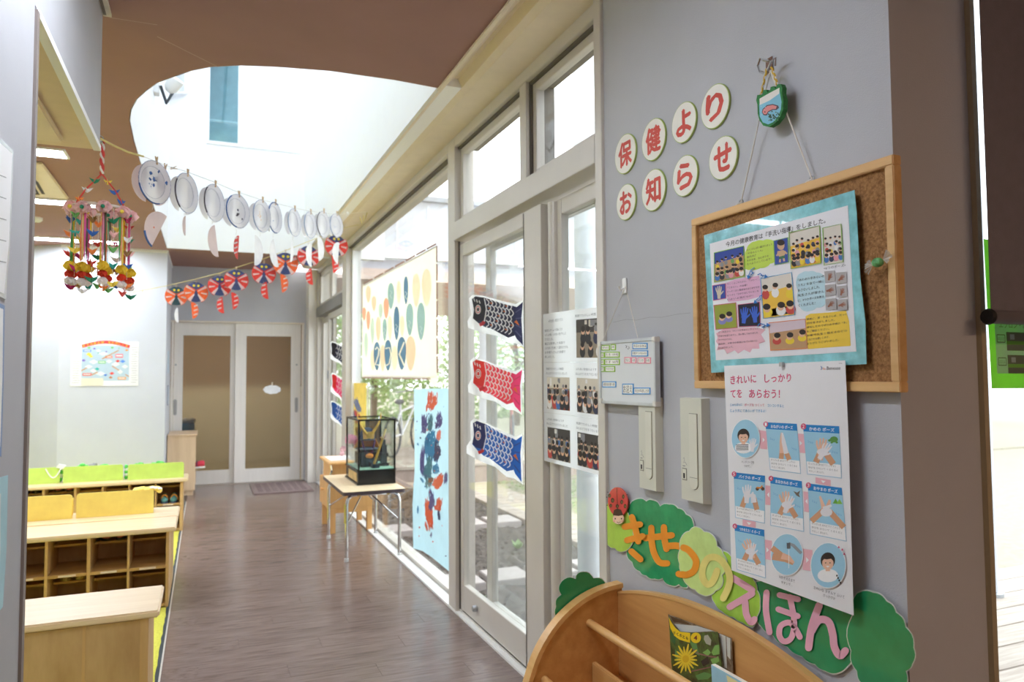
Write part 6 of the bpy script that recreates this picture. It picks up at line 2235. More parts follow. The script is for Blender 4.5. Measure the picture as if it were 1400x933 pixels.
# little fish pouch hanging from the same hook
po = thing('fish_pouch', onX(1052, 172, 1.25), 'small felt pouch with a pink fish hanging from the silver hook', 'pouch')
ps = PxSheet('X', 1.246, (-1, 0, 0))
Cq = crop(1020, 70, 4.91)
FG = M('green_felt', (62, 132, 78), rough=0.9, vary=0.12, scale=90, bump=0.4)
outl = Cq((68, 330), (75, 295), (95, 292), (110, 290), (115, 262), (135, 258), (145, 278), (160, 262), (165, 240), (185, 235), (198, 255), (210, 222), (232, 220), (242, 245), (240, 280), (250, 330), (248, 390), (230, 440), (195, 485), (155, 510), (115, 500), (90, 465), (78, 420), (76, 360))
ps.solid('pouch_body', outl, FG, po, 0.014)
ps.poly(Cq((88, 365), (95, 320), (150, 290), (222, 250), (228, 285), (238, 340), (234, 390), (215, 440), (180, 478), (148, 492), (112, 478), (92, 440)), ink('pouch_blue', (128, 190, 214)))
ps.poly(Cq((90, 320), (150, 285), (225, 245), (222, 285), (160, 330), (92, 362)), ink('pouch_white', (226, 222, 216)))
ps.poly(Cq((106, 410), (112, 388), (140, 362), (180, 355), (215, 365), (222, 380), (205, 395), (180, 395), (150, 410), (140, 432), (118, 430)), ink('pouch_outline', (84, 70, 84)))
ps.poly(Cq((110, 410), (116, 392), (142, 368), (180, 361), (206, 370), (200, 388), (178, 389), (148, 404), (136, 424), (120, 424)), ink('pouch_pink', (224, 140, 138)))
ps.ell(*Cq(127, 408), 0.8, 0.9, INK)
rnd = random.Random(4)
for k in range(34):
    ps.ell(*Cq(rnd.gauss(180, 24), rnd.gauss(440, 18)), 0.9, 1.2, ink('pouch_weed', (52, 84, 66)), 6)
for k in range(10):
    ps.ell(*Cq(rnd.uniform(100, 230), rnd.uniform(330, 470)), 0.5, 0.5, ink('pouch_white'), 6)
ps.done('fish_print', po)
for (a, b_) in (((138, 118), (100, 295)), ((172, 108), (210, 225))):
    A, B = onX(*Cq(*a), 1.254), onX(*Cq(*b_), 1.249)
    n = 12
    MB().tube([A.lerp(B, k / n) + Vector((0, 0.0016 * math.cos(k * 1.6), 0.0016 * math.sin(k * 1.6))) for k in range(n + 1)], 0.0026, n=6).build('yellow_strap', M('yellow_braid', (214, 176, 64), rough=0.8), po, smooth=True)
    MB().tube([A.lerp(B, k / n) + Vector((0, -0.0016 * math.cos(k * 1.6), -0.0016 * math.sin(k * 1.6))) for k in range(n + 1)], 0.0018, n=6).build('white_strap', CORD, po, smooth=True)

# candy-wrapper pin on the board frame
cw = thing('candy_wrapper', onX(1199, 360, 1.255), 'green sweet in clear wrapper pinned to the board frame', 'wrapped sweet')
P = onX(1200, 359, 1.250)
MB().ball(P, (0.010, 0.013, 0.010), n=8, m=6).build('sweet', M('sweet_green', (110, 190, 120), rough=0.25, vary=0.3, scale=60), cw, smooth=True)
CELL = M('cellophane', (226, 228, 224), rough=0.12, alpha=0.45, vary=0.05, spec=0.9)
for sg in (-1, 1):
    b = MB()
    rnd = random.Random(sg + 5)
    base = P + Vector((0, sg * 0.012, -0.004 * sg))
    for k in range(8):
        a = -0.9 + 0.26 * k
        q1 = base + Vector((rnd.uniform(-0.006, 0.004), sg * 0.020 * math.cos(a), -sg * 0.004 + 0.018 * math.sin(a)))
        a += 0.26
        q2 = base + Vector((rnd.uniform(-0.006, 0.004), sg * 0.020 * math.cos(a), -sg * 0.004 + 0.018 * math.sin(a)))
        b.poly([base, q1, q2])
    b.build('twisted_end', CELL, cw)

# ------------------------------------------------------------------ hand-washing report in a pale blue sleeve
rp = thing('health_report', onX(1075, 505, 1.258), 'pale blue plastic sleeve holding a photo report on the cork board', 'report')
xP = 1.2585
ps = PxSheet('X', xP, (-1, 0, 0))
SLV = M('blue_sleeve', (136, 206, 214), rough=0.12, vary=0.14, scale=26, coat=0.6, bump=0.5, bscale=28)
ps.solid('sleeve', [(962.5, 322), (1168, 260), (1171, 290), (1176, 380), (1183, 440), (1184.5, 498), (1080, 504), (972.5, 510)], SLV, rp, 0.0012)
ps.d = 0.0006
ps.solid('paper', [(970.5, 333.5), (1159.5, 281), (1166, 400), (1171, 481), (979, 493)], M('report_paper', (232, 232, 238), rough=0.55, vary=0.01), rp, 0.0004)
ps.d, ps.d0, ps.flat = 0.0008, 0.0008, True
Cq = crop(930, 200, 2.916)
Ca, Cb, Cc, Cd = crop(940, 270, 8.48), crop(1060, 260, 7.777), crop(960, 360, 6.667), crop(1050, 370, 7.177)
(x0, y0), (x1, y1) = Ca(445, 580), Cb(537, 350)
xm, ym = Ca(1225, 395)
ps.text('今月の健康教育は『手洗い指導』', x0, y0, xm, ym, 7.2, INK, 8.4, bold=0.012)
ps.text('をしました。', xm + 4.5, ym - 1.6, x1, y1, 7.2, INK, 7.4, bold=0.012)
GB, BB, PK, OB = ink('border_green', (128, 182, 74)), ink('border_blue', (86, 164, 214)), ink('border_pink', (206, 84, 130)), ink('border_orange', (226, 130, 74))
BLUEBG, YW, LB = ink('photo_bluewall', (56, 78, 160)), ink('photo_yellow', (236, 190, 70)), ink('photo_mat', (214, 226, 214))
ps.done('title', rp)
# cloud, note and caption shapes
LG, LP, LBL, LY = ink('cloud_green', (196, 222, 92)), ink('note_pink', (224, 176, 206)), ink('cloud_blue', (190, 222, 234)), ink('note_yellow', (240, 204, 72))
ps.poly(scallop(Ca((690, 600), (720, 545), (790, 510), (880, 500), (960, 490), (1005, 510), (1010, 640), (1010, 750), (960, 770), (930, 800), (850, 820), (730, 840), (672, 830), (668, 700)), 0.10), LG)
ps.poly(Cc((220, 180), (300, 150), (520, 115), (545, 200), (545, 300), (420, 335), (300, 350), (240, 352), (225, 290)), LP)
ps.poly(scallop(Cd((290, 60), (330, 25), (400, 10), (480, 20), (550, 50), (560, 150), (565, 260), (560, 340), (480, 365), (420, 395), (350, 395), (310, 340), (298, 200)), 0.12), LBL)
ps.poly(Cd((372, 450), (420, 425), (600, 412), (770, 396), (800, 500), (815, 740), (600, 755), (395, 772)), LY)
star = Cc((130, 640), (200, 600), (330, 592), (480, 585), (580, 606), (540, 650), (578, 715), (520, 735), (525, 780), (460, 780), (440, 815), (385, 790), (330, 825), (300, 795), (230, 825), (205, 785), (135, 795), (150, 745), (128, 715), (145, 680))
ps.poly(star, ink('note_rose', (232, 182, 196)))
ps.done('note_shapes', rp)


def para(ps, lines, p0, p1, h, gap, mat, widths=None):
    """lines of small handwriting; p0/p1: first baseline ends; gap: line step"""
    for k, s in enumerate(lines):
        w = 1.0 if widths is None else widths[k]
        a, b_ = Vector(p0), Vector(p1)
        e = a.lerp(b_, w)
        ps.text(s, a.x, a.y + gap * k, e.x, e.y + gap * k, h, mat)


HW = ink('handwriting', (74, 66, 78))
para(ps, ['たくさん ばい菌がいました', '「やまもとくん」', 'あれれ？', 'そのまま、おにぎりを', 'たべようとしています！'], Ca(692, 625), Ca(990, 555), 3.0, 4.9, HW, [1.0, 0.62, 0.35, 0.85, 0.95])
para(ps, ['すごくよごれたから、「うわ〜！」', '「てあらい」の出番！', 'さっそくばい菌退治のはじまりです', 'もうすぐ「ひかりましている」ね', 'いよいよ泡だらけ！'], Cc(232, 200), Cc(525, 155), 2.7, 5.3, HW, [1, 0.62, 1, 0.98, 0.8])
para(ps, ['「あわあわ手あらいの', 'うた」を皆で一緒に', 'おさらいしました。', '先生さんが皆さん', 'に、6つのポーズを教え', 'てくれました！'], Cd(298, 110), Cd(555, 66), 3.6, 7.0, HW, [1, 1, 0.84, 1, 1, 0.66])
para(ps, ['最後に、夏・先生さんは、光った', '部分をさがしました。', '帰宅したのでぜひお子様の「手」', 'をご確認ください。', 'お家で先生と整えるなどの', 'ご協力をお願いします。', 'ありがとうございました。'], Cd(385, 490), Cd(780, 440), 3.0, 5.6, HW, [1, 0.7, 1, 0.56, 1, 0.56, 0.8])
para(ps, ['さ〜先生から「ホントに手あらいチェッカー」', 'で光りを当てますと、洗い残しておりました', 'すべてわかります。', '泡の中、お家での手洗いもていねいに', 'がんばりましょう。'], Cc(152, 640), Cc(545, 602), 2.6, 5.4, HW, [1.0, 0.92, 0.32, 0.9, 0.34])
ps.text('<6つのポーズ>', *Cb(522, 850), *Cb(755, 812), 4.0, HW)
ps.done('handwriting', rp)
# photographs
photo(ps, Ca((318, 645), (660, 565), (668, 915), (318, 985)), 1, 3, 6, bg=ink('photo_floor', (190, 150, 110)), top=BLUEBG, border=GB)
photo(ps, Cb((155, 455), (480, 378), (494, 778), (175, 838)), 2, 4, 6, bg=YW, top=ink('photo_pale', (222, 214, 204)), border=GB)
photo(ps, Cb((512, 405), (708, 362), (728, 765), (527, 800)), 3, 4, 4, bg=ink('photo_pale'), border=GB)
photo(ps, Cc((538, 140), (820, 85), (850, 470), (562, 505)), 4, 2, 3, bg=YW, top=ink('photo_pale'), border=BB, palette=[CLOTH[1], CLOTH[2], CLOTH[0]])
q = [Cc((538, 140), (820, 85), (850, 470), (562, 505))][0]
ps.poly([bil(q, 0.05, 0.80), bil(q, 0.95, 0.76), bil(q, 0.97, 0.96), bil(q, 0.05, 0.97)], LB)
photo(ps, [Cc(612, 545), Cd(372, 478), Cd(390, 765), Cc(628, 795)], 5, 1, 3, bg=ink('photo_floor'), top=ink('photo_wall', (214, 196, 206)), border=OB, palette=[CLOTH[1], CLOTH[5], CLOTH[2]])
photo(ps, Cc((110, 385), (312, 360), (325, 588), (128, 606)), 6, 1, 2, bg=ink('photo_olive', (150, 160, 60)), border=PK, palette=[CLOTH[8], ink('photo_lilac', (130, 130, 190))])
ps.poly(Cc((98, 205), (215, 186), (220, 320), (106, 340)), BLUEBG)
ps.line(Cc((98, 205), (215, 186), (220, 320), (106, 340)), 1.0, PK, closed=True)


def hand(ps, x, y, s, mat, rot=0.0, fingers=5):
    """a printed open hand: palm plus separate fingers"""
    ca, sa = math.cos(rot), math.sin(rot)
    T = lambda a, b_: (x + (a * ca - b_ * sa) * s, y + (a * sa + b_ * ca) * s)
    ps.poly([T(0.34 * math.cos(2 * PI * k / 12), 0.2 + 0.42 * math.sin(2 * PI * k / 12)) for k in range(12)], mat)
    for k, (a, l) in enumerate(((-0.34, 0.62), (-0.13, 0.82), (0.06, 0.88), (0.24, 0.78))):
        ps.line([T(a * 0.8, 0.05), T(a * 1.25, -l * 0.55), T(a * 1.35, -l)], [0.19 * s, 0.17 * s, 0.12 * s], mat)
    ps.line([T(0.2, 0.35), T(0.5, 0.05), T(0.62, -0.15)], [0.22 * s, 0.18 * s, 0.13 * s], mat)
    ps.line([T(0, 0.4), T(0.0, 1.0)], [0.5 * s, 0.42 * s], mat)


hand(ps, *Cc(158, 262), 9.5, ink('photo_glove', (206, 196, 176)))
ps.poly(Cc((330, 380), (527, 355), (535, 572), (340, 580)), ink('photo_night', (28, 28, 46)))
ps.line(Cc((330, 380), (527, 355), (535, 572), (340, 580)), 1.0, PK, closed=True)
hand(ps, *Cc(390, 470), 12, ink('photo_glow', (58, 100, 206)), 0.1)
hand(ps, *Cc(482, 462), 12, ink('photo_glow'), -0.1)
ps.poly(Ca((1005, 505), (1170, 465), (1180, 752), (1018, 785)), BLUEBG)
ps.line(Ca((1005, 505), (1170, 465), (1180, 752), (1018, 785)), 1.2, GB, closed=True)
# paper-doll figure in the blue photo
TAN = ink('doll_tan', (206, 170, 136))
ps.poly(Ca((1050, 625), (1120, 610), (1150, 640), (1120, 690), (1075, 695), (1045, 660)), TAN)
ps.line(Ca((1065, 640), (1040, 680)), 2.2, TAN)
ps.line(Ca((1130, 625), (1160, 655)), 2.2, TAN)
ps.line(Ca((1082, 690), (1078, 755)), 2.6, TAN)
ps.line(Ca((1118, 682), (1128, 742)), 2.6, TAN)
ps.poly(Ca((1065, 690), (1135, 672), (1138, 705), (1070, 720)), ink('doll_green', (60, 110, 80)))
ps.ell(*Ca(1090, 560), 5.0, 6.0, TAN)
ps.ell(*Ca(1090, 525), 5.2, 4.0, HAIR)
# six small hand photos
for k, q in enumerate(((Cd(560, 10), Cd(660, 0), Cd(668, 105), Cd(568, 120)), (Cd(675, 22), Cd(778, 12), Cd(782, 122), Cd(682, 135)), (Cd(566, 145), Cd(668, 132), Cd(674, 240), Cd(572, 255)), (Cd(682, 158), Cd(782, 146), Cd(788, 256), Cd(690, 268)), (Cd(572, 282), Cd(678, 270), Cd(684, 378), Cd(578, 392)), (Cd(688, 290), Cd(786, 278), Cd(790, 384), Cd(694, 396)))):
    ps.poly([q[0], q[3], q[2], q[1]], ink('photo_grey', (176, 172, 172)))
    x, y = bil(q, 0.5, 0.5)
    hand(ps, x, y, 5.6, ink('photo_brownhand', (150, 96, 74)), 0.5 * (k % 3 - 1) + 0.8)
ps.done('photos', rp)
AR = ink('arrow_blue', (40, 120, 196))
ps.d = 0.0036
for (pts, tip, d) in ((Cc((488, 42), (455, 60), (470, 95), (452, 110), (478, 90), (450, 70), (432, 120)), Cc(426, 148), (-0.3, 1)), (Cc((515, 108), (540, 95), (565, 120), (550, 140), (545, 112), (590, 118)), Cc(612, 128), (1, 0.2)), (Cc((560, 295), (535, 300), (540, 335), (520, 345), (530, 315), (500, 340)), Cc(478, 370), (-0.8, 0.7)), (Cc((515, 575), (535, 550), (580, 560), (570, 595), (552, 585), (600, 565)), Cc(632, 565), (1, 0))):
    ps.line(pts, 1.3, AR)
    d = Vector(d).normalized()
    nn = Vector((-d.y, d.x))
    tp = Vector(tip)
    ps.poly([tuple(tp), tuple(tp - d * 5 + nn * 3.2), tuple(tp - d * 5 - nn * 3.2)], AR)
ps.done('arrows', rp)

# ------------------------------------------------------------------ hand-washing poster
hp_ = thing('hand_washing_poster', onX(1080, 810, 1.252), 'white hand washing poster with blue step pictures hanging below the board', 'poster')
xH = 1.2525
ps = PxSheet('X', xH, (-1, 0, 0))
ps.solid('paper', [(990, 500.5), (1155.5, 493), (1160, 600), (1162, 668), (1167, 842), (1000, 780), (996, 650)], M('poster_paper', (236, 236, 240), rough=0.45, vary=0.01), hp_, 0.0006)
ps.d, ps.d0, ps.flat = 0.0002, 0.0002, True
Ce, Cf, Ch = crop(985, 495, 6.017), crop(985, 640, 4.663), crop(970, 480, 2.5227)
PR, PBL, PBX, PHD = ink('poster_rose', (214, 86, 124)), ink('poster_text_blue', (92, 160, 206)), ink('poster_sky', (160, 208, 232)), ink('poster_header', (36, 134, 206))
ps.text('きれいに', *Ce(82, 185), *Ce(295, 172), 11.5, PR, bold=0.02)
ps.text('しっかり', *Ce(362, 172), *Ce(582, 165), 11.5, PR, bold=0.02)
ps.text('てを', *Ce(82, 298), *Ce(178, 294), 11.5, PR, bold=0.02)
ps.text('あらおう！', *Ce(235, 298), *Ce(490, 300), 12, PR, bold=0.02)
ps.text('じゅんばんに', *Ce(82, 366), *Ce(180, 364), 4.0, PBL, bold=0.015)
ps.text('ポーズを つくって', *Ce(198, 366), *Ce(362, 368), 4.0, ink('poster_soft_rose', (222, 130, 150)), bold=0.015)
ps.text('コシコシすると', *Ce(388, 370), *Ce(522, 376), 4.0, PBL, bold=0.015)
ps.text('じょうずに てあらいが できるよ！', *Ce(82, 414), *Ce(375, 416), 4.2, PBL, bold=0.015)
ps.text('Benesse', *Ce(875, 66), *Ce(988, 64), 4.6, ink('logo_grey', (96, 92, 100)))
ps.line(Ce((826, 36), (838, 50), (828, 66)), 0.9, ink('logo_blue', (60, 110, 190)))
ps.line(Ce((842, 62), (852, 46), (850, 64)), 0.7, ink('logo_orange', (230, 150, 60)))
ps.line(Ce((856, 64), (864, 52), (864, 64)), 0.7, ink('logo_pink', (226, 110, 120)))
ps.line(Ce((975, 12), (1002, 12)), 0.5, GREYINK)
ps.done('title', hp_)
# pale rose links with white arrowheads
PNKL = ink('poster_link', (236, 182, 194))
for (q, arrow) in ((Ce((312, 560), (385, 572), (385, 720), (330, 715)), (Ce(348, 622), Ce(348, 662), Ce(366, 643))), (Ce((638, 590), (690, 594), (702, 752), (655, 748)), (Ce(652, 648), Ce(655, 690), Ce(674, 670))), (Cf((607, 60), (704, 78), (704, 118), (607, 98)), (Cf(640, 78), Cf(672, 84), Cf(656, 98))), (Cf((530, 150), (565, 155), (572, 285), (535, 278)), (Cf(556, 196), Cf(557, 232), Cf(542, 213))),
                   (Cf((288, 112), (320, 115), (322, 238), (288, 235)), (Cf(312, 154), Cf(313, 190), Cf(298, 171))), (Cf((142, 328), (226, 340), (226, 382), (142, 370)), (Cf(168, 345), Cf(198, 350), Cf(183, 365))), (Cf((285, 458), (330, 465), (330, 590), (288, 582)), (Cf(294, 505), Cf(295, 540), Cf(310, 524))), (Cf((524, 515), (588, 525), (588, 660), (526, 650)), (Cf(547, 568), Cf(548, 606), Cf(565, 588)))):
    ps.poly(q, PNKL)
    ps.poly(arrow, ink('poster_white', (246, 246, 248)))
ps.done('links', hp_)
WH_, SOAP, FLESH, ARM = ink('poster_white'), ink('poster_soap', (232, 230, 236)), ink('poster_flesh', (236, 190, 164)), ink('poster_arm', (214, 160, 124))
cards = [  # TL, TR, BR, BL, number, title, hands
    (Ce(370, 497), Ce(630, 510), Ce(664, 922), Ce(410, 890), '1', 'おねがいの ポーズ', 'pray'),
    (Ce(680, 515), Ce(978, 530), Ce(1000, 960), Ce(715, 925), '2', 'かめの ポーズ', 'turtle'),
    (Cf(558, 98), Cf(775, 128), Cf(806, 470), Cf(572, 422), '3', 'おやまの ポーズ', 'mount'),
    (Cf(320, 55), Cf(520, 85), Cf(534, 408), Cf(320, 368), '4', 'おおかみの ポーズ', 'wolf'),
    (Cf(85, 28), Cf(285, 50), Cf(284, 355), Cf(96, 318), '5', 'バイクの ポーズ', 'bike'),
    (Cf(90, 360), Cf(280, 395), Cf(290, 705), Cf(105, 650), '6', 'つかまえた！の ポーズ', 'catch')]
d_cards = ps.d
for (tl, tr_, br, bl, num, title, kind) in cards:
    ps.d = d_cards
    q = [tl, tr_, br, bl]
    B = lambda s, t: bil(q, s, t)
    ps.poly([B(0, 0), B(0, 1), B(1, 1), B(1, 0)], ink('poster_card', (150, 196, 226)))
    ps.poly([B(0.015, 0.7), B(0.015, 0.988), B(0.985, 0.988), B(0.985, 0.7)], WH_)
    ps.poly([B(0.01, 0.13), B(0.01, 0.74), B(0.99, 0.74), B(0.99, 0.13)], PBX)
    ps.poly([B(0, 0), B(0, 0.14), B(1, 0.14), B(1, 0)], PHD)
    w = (Vector(tr_) - Vector(tl)).length
    hgt = (Vector(bl) - Vector(tl)).length
    ps.text(title, *B(0.16, 0.115), *B(0.86, 0.115), hgt * 0.075, WH_, bold=0.02)
    for k in range(3):
        ps.text(('せっけんを あわだてて こすろう', 'ゆびを ひらいて くるくると', 'やさしく あらおう。')[k], *B(0.06, 0.80 + 0.075 * k), *B((0.84, 0.9, 0.5)[k], 0.80 + 0.075 * k), hgt * 0.042, GREYINK)
    cx, cy = B(0.5, 0.47)
    # forearms, then soapy hands
    if kind == 'pray':
        ps.line([B(0.40, 0.74), B(0.46, 0.52)], w * 0.15, ARM)
        ps.line([B(0.66, 0.74), B(0.54, 0.52)], w * 0.15, ARM)
        ps.line([B(0.44, 0.62), B(0.47, 0.38), B(0.49, 0.20)], [w * 0.15, w * 0.13, w * 0.05], FLESH)
        ps.line([B(0.58, 0.62), B(0.53, 0.38), B(0.51, 0.20)], [w * 0.15, w * 0.13, w * 0.05], SOAP)
    elif kind in ('turtle', 'wolf', 'catch'):
        a = {'turtle': 0.1, 'wolf': -0.1, 'catch': -0.35}[kind]
        ps.line([B(0.28, 0.74), B(0.46, 0.5)], w * 0.17, ARM)
        ps.line([B(0.78, 0.74), B(0.56, 0.52)], w * 0.17, ARM)
        hand(ps, cx - w * 0.03, cy - hgt * 0.02, hgt * 0.24, FLESH, a)
        hand(ps, cx + w * 0.06, cy + hgt * 0.03, hgt * 0.20, SOAP, a + 0.5)
        ps.ell(cx, cy + hgt * 0.05, w * 0.16, hgt * 0.07, SOAP, 10)
    elif kind == 'mount':
        ps.line([B(0.06, 0.74), B(0.45, 0.46)], w * 0.17, ARM)
        ps.line([B(0.96, 0.74), B(0.58, 0.48)], w * 0.17, ARM)
        ps.line([B(0.45, 0.5), B(0.34, 0.22)], [w * 0.15, w * 0.05], FLESH)
        ps.line([B(0.50, 0.5), B(0.62, 0.26)], [w * 0.18, w * 0.07], FLESH)
        ps.line([B(0.42, 0.46), B(0.66, 0.36)], [w * 0.14, w * 0.06], SOAP)
        ps.ell(cx, cy + hgt * 0.04, w * 0.18, hgt * 0.09, SOAP, 10)
    else:
        ps.line([B(0.24, 0.74), B(0.38, 0.5)], w * 0.16, ARM)
        ps.line([B(0.74, 0.74), B(0.64, 0.5)], w * 0.16, ARM)
        hand(ps, *B(0.42, 0.42), hgt * 0.22, SOAP, 0.05)
        ps.line([B(0.64, 0.6), B(0.62, 0.46), B(0.54, 0.44)], w * 0.17, SOAP)
    ps.text('シュッ', *B(0.10, 0.36), *B(0.24, 0.38), hgt * 0.05, PHD)
    ps.text('シュッ', *B(0.76, 0.52), *B(0.92, 0.54), hgt * 0.05, PHD)
    x, y = B(0.84, 0.26)
    if kind == 'turtle':
        ps.ell(x, y, w * 0.11, hgt * 0.06, ink('turtle_green', (92, 150, 74)))
        ps.ell(x - w * 0.12, y + hgt * 0.02, w * 0.04, hgt * 0.025, ink('turtle_green'))
        for dx in (-0.06, 0.08):
            ps.ell(x + w * dx, y + hgt * 0.06, w * 0.035, hgt * 0.02, ink('turtle_green'))
    elif kind == 'mount':
        ps.poly([(x - w * 0.14, y + hgt * 0.05), (x - w * 0.05, y - hgt * 0.05), (x + w * 0.03, y + hgt * 0.05)], ink('hill_green', (110, 176, 74)))
        ps.poly([(x - w * 0.04, y + hgt * 0.06), (x + w * 0.06, y - hgt * 0.04), (x + w * 0.15, y + hgt * 0.06)], ink('hill_light', (140, 200, 84)))
    elif kind == 'bike':
        for dx in (-0.08, 0.09):
            ps.ell(x + w * dx, y + hgt * 0.03, w * 0.055, hgt * 0.04, ink('bike_dark', (90, 66, 56)))
        ps.line([(x - w * 0.1, y), (x + w * 0.02, y + hgt * 0.01), (x + w * 0.08, y - hgt * 0.04)], w * 0.05, ink('bike_orange', (226, 140, 60)))
    elif kind == 'wolf':
        ps.poly([(x - w * 0.12, y - hgt * 0.05), (x, y - hgt * 0.02), (x + w * 0.1, y - hgt * 0.06), (x + w * 0.05, y + hgt * 0.02), (x + w * 0.1, y + hgt * 0.08), (x - w * 0.02, y + hgt * 0.04)], ink('wolf_brown', (120, 108, 96)))
    ps.ell(tl[0] + w * 0.02, tl[1] + hgt * 0.04, w * 0.075, w * 0.085, PR, 14)
    ps.text(num, tl[0] - w * 0.012, tl[1] + hgt * 0.04 + w * 0.05, tl[0] + w * 0.05, tl[1] + hgt * 0.04 + w * 0.05, w * 0.1, WH_)
    ps.done('step_card', hp_)


def child_face(ps, x, y, s, shirt, striped):
    ps.ell(x, y + s * 1.25, s * 0.95, s * 0.62, shirt)
    if striped:
        for k in range(4):
            ps.line([(x - s * 0.8, y + s * (0.95 + 0.17 * k)), (x + s * 0.55, y + s * (0.92 + 0.17 * k))], s * 0.08, INK)
    ps.line([(x, y + s * 0.5), (x, y + s * 0.85)], s * 0.4, FLESH)
    ps.ell(x, y - s * 0.12, s * 0.66, s * 0.74, HAIR, 20)
    ps.ell(x, y + s * 0.12, s * 0.52, s * 0.62, FLESH, 20)
    ps.poly([(x - s * 0.54, y - s * 0.02), (x - s * 0.5, y - s * 0.55), (x, y - s * 0.72), (x + s * 0.5, y - s * 0.55), (x + s * 0.54, y - s * 0.02), (x + s * 0.3, y - s * 0.28), (x - s * 0.1, y - s * 0.22), (x - s * 0.35, y - s * 0.25)], HAIR)
    for dx in (-0.2, 0.2):
        ps.ell(x + s * dx, y + s * 0.1, s * 0.07, s * 0.05, INK, 8)
    ps.line([(x, y + s * 0.14), (x + s * 0.02, y + s * 0.28)], s * 0.04, ARM)
    ps.poly([(x - s * 0.18, y + s * 0.38), (x + s * 0.18, y + s * 0.38), (x, y + s * 0.52)], WH_)


def disc_pic(c, rx, ry):
    ps.ell(c[0], c[1], rx * 1.05, ry * 1.04, WH_, 28)
    ps.ell(c[0], c[1], rx, ry, PBX, 28)


c = Ce(212, 632)
disc_pic(c, 19, 26)
child_face(ps, c[0] - 3, c[1] - 3, 12.5, WH_, True)
hand(ps, c[0] + 10, c[1] + 8, 10, SOAP, 0.1)
ps.done('child_picture', hp_)
c = Cf(428, 553)
disc_pic(c, 21.5, 28)
ps.line([Cf(332, 510), Cf(395, 560)], 8, ARM)
ps.line([Cf(335, 565), Cf(420, 580), Cf(470, 610)], [9, 9, 5], ARM)
ps.line([Cf(395, 560), Cf(440, 575), Cf(472, 605)], [9, 7, 3], FLESH)
ps.line([Cf(520, 545), Cf(470, 495), Cf(440, 480)], [4, 4.5, 3], ink('tap_chrome', (150, 154, 162)))
ps.line([Cf(438, 478), Cf(440, 515)], 5, ink('tap_dark', (90, 92, 100)))
ps.line([Cf(440, 520), Cf(440, 640)], 0.7, WH_)
ps.done('tap_picture', hp_)
c = Cf(692, 622)
disc_pic(c, 23.5, 30.5)
child_face(ps, c[0] - 0.5, c[1] - 5, 15, WH_, False)
for k in range(4):
    ps.ell(c[0] + 12 + k * 1.6, c[1] + 14 + k * 3.2, 1.2, 1.6, INK, 6)
ps.done('child_picture', hp_)
for (s, a, b_, h) in (('ハンドソープを', Ce(180, 832), Ce(284, 838), 3.6), ('つけて…', Ce(200, 866), Ce(262, 870), 3.2), ('10かぞえるまで', Cf(380, 702), Cf(480, 732), 4.0), ('すすいで…', Cf(392, 736), Cf(466, 756), 3.4), ('きれいな タオルで ふいて', Cf(600, 772), Cf(796, 834), 4.4), ('ぴっかぴか', Cf(660, 820), Cf(738, 844), 4.0)):
    ps.text(s, *a, *b_, h, HW)
for (x, y) in ((760, 505), (782, 520), (795, 548)):
    q = Cf(x, y)
    ps.poly([(q[0] - 1.6, q[1] + 1.4), (q[0] + 1.6, q[1] + 1.2), (q[0], q[1] - 1.8)], PR)
ps.done('captions', hp_)
box('pushpin', 1.245, 1.252, 1.325, 1.335, 1.318, 1.328, STEEL, hp_)

# ------------------------------------------------------------------ season picture-book sign made of bush cards
LAM = dict(rough=0.22, coat=0.5, bump=0.12, bscale=9)
GD = M('card_dark_green', (52, 164, 108), vary=0.10, scale=16, **LAM)
GD2 = M('card_deep_green', (38, 148, 96), vary=0.06, scale=16, **LAM)
GL = M('card_lime', (184, 224, 92), vary=0.06, scale=16, **LAM)
GP = M('card_pale_green', (204, 232, 148), vary=0.06, scale=16, **LAM)
GL2 = M('card_yellow_green', (164, 212, 78), vary=0.10, scale=16, **LAM)
LORA, LYEL, LPNK = M('letter_orange', (252, 160, 52), rough=0.3), M('letter_pale_yellow', (240, 228, 136), rough=0.3), M('letter_pink', (244, 182, 204), rough=0.3)
Cg, Ci, Cj = crop(815, 655, 5.832), crop(930, 740, 5.042), crop(700, 650, 2.5)
LAMC = M('clear_laminate_edge', (216, 224, 216), rough=0.2)


def bush(name, pts, mat, xx, label, k=0.22, plane='X', normal=(-1, 0, 0), border=1.025):
    t = thing(name, Vector((0, 0, 0)), label, 'sign card')
    ps = PxSheet(plane, xx, normal)
    o_ = scallop(pts, k)
    P0 = ps.P(*o_[0])
    t.location = P0
    cx, cy = sum(p[0] for p in o_) / len(o_), sum(p[1] for p in o_) / len(o_)
    ps.solid('laminate', [(cx + (p[0] - cx) * border, cy + (p[1] - cy) * border) for p in o_], LAMC, t, 0.0012)
    ps.d = 0.0004
    ps.solid('card', o_, mat, t, 0.0004)
    ps.d = 0.0012
    return t, ps


def letter(ps, t, strokes, w, mat):
    ps.d += 0.0008
    for s in strokes:
        ww = w
        if len(s) == 2 and isinstance(s[1], (int, float)):
            s, ww = s
        # resample smoothly
        q = [Vector(p) for p in s]
        if len(q) > 2:
            out = []
            for i in range(len(q) - 1):
                p0, p1, p2, p3 = q[max(i - 1, 0)], q[i], q[i + 1], q[min(i + 2, len(q) - 1)]
                for j in range(5):
                    u_ = j / 5
                    out.append(0.5 * ((2 * p1) + (p2 - p0) * u_ + (2 * p0 - 5 * p1 + 4 * p2 - p3) * u_ ** 2 + (3 * p1 - p0 - 3 * p2 + p3) * u_ ** 3))
            out.append(q[-1])
            q = out
        ps.line(q, ww, mat)
        for e in (q[0], q[-1]):
            ps.ell(e.x, e.y, ww * 0.48, ww * 0.48, mat, 12)
    ps.done('letter', t)


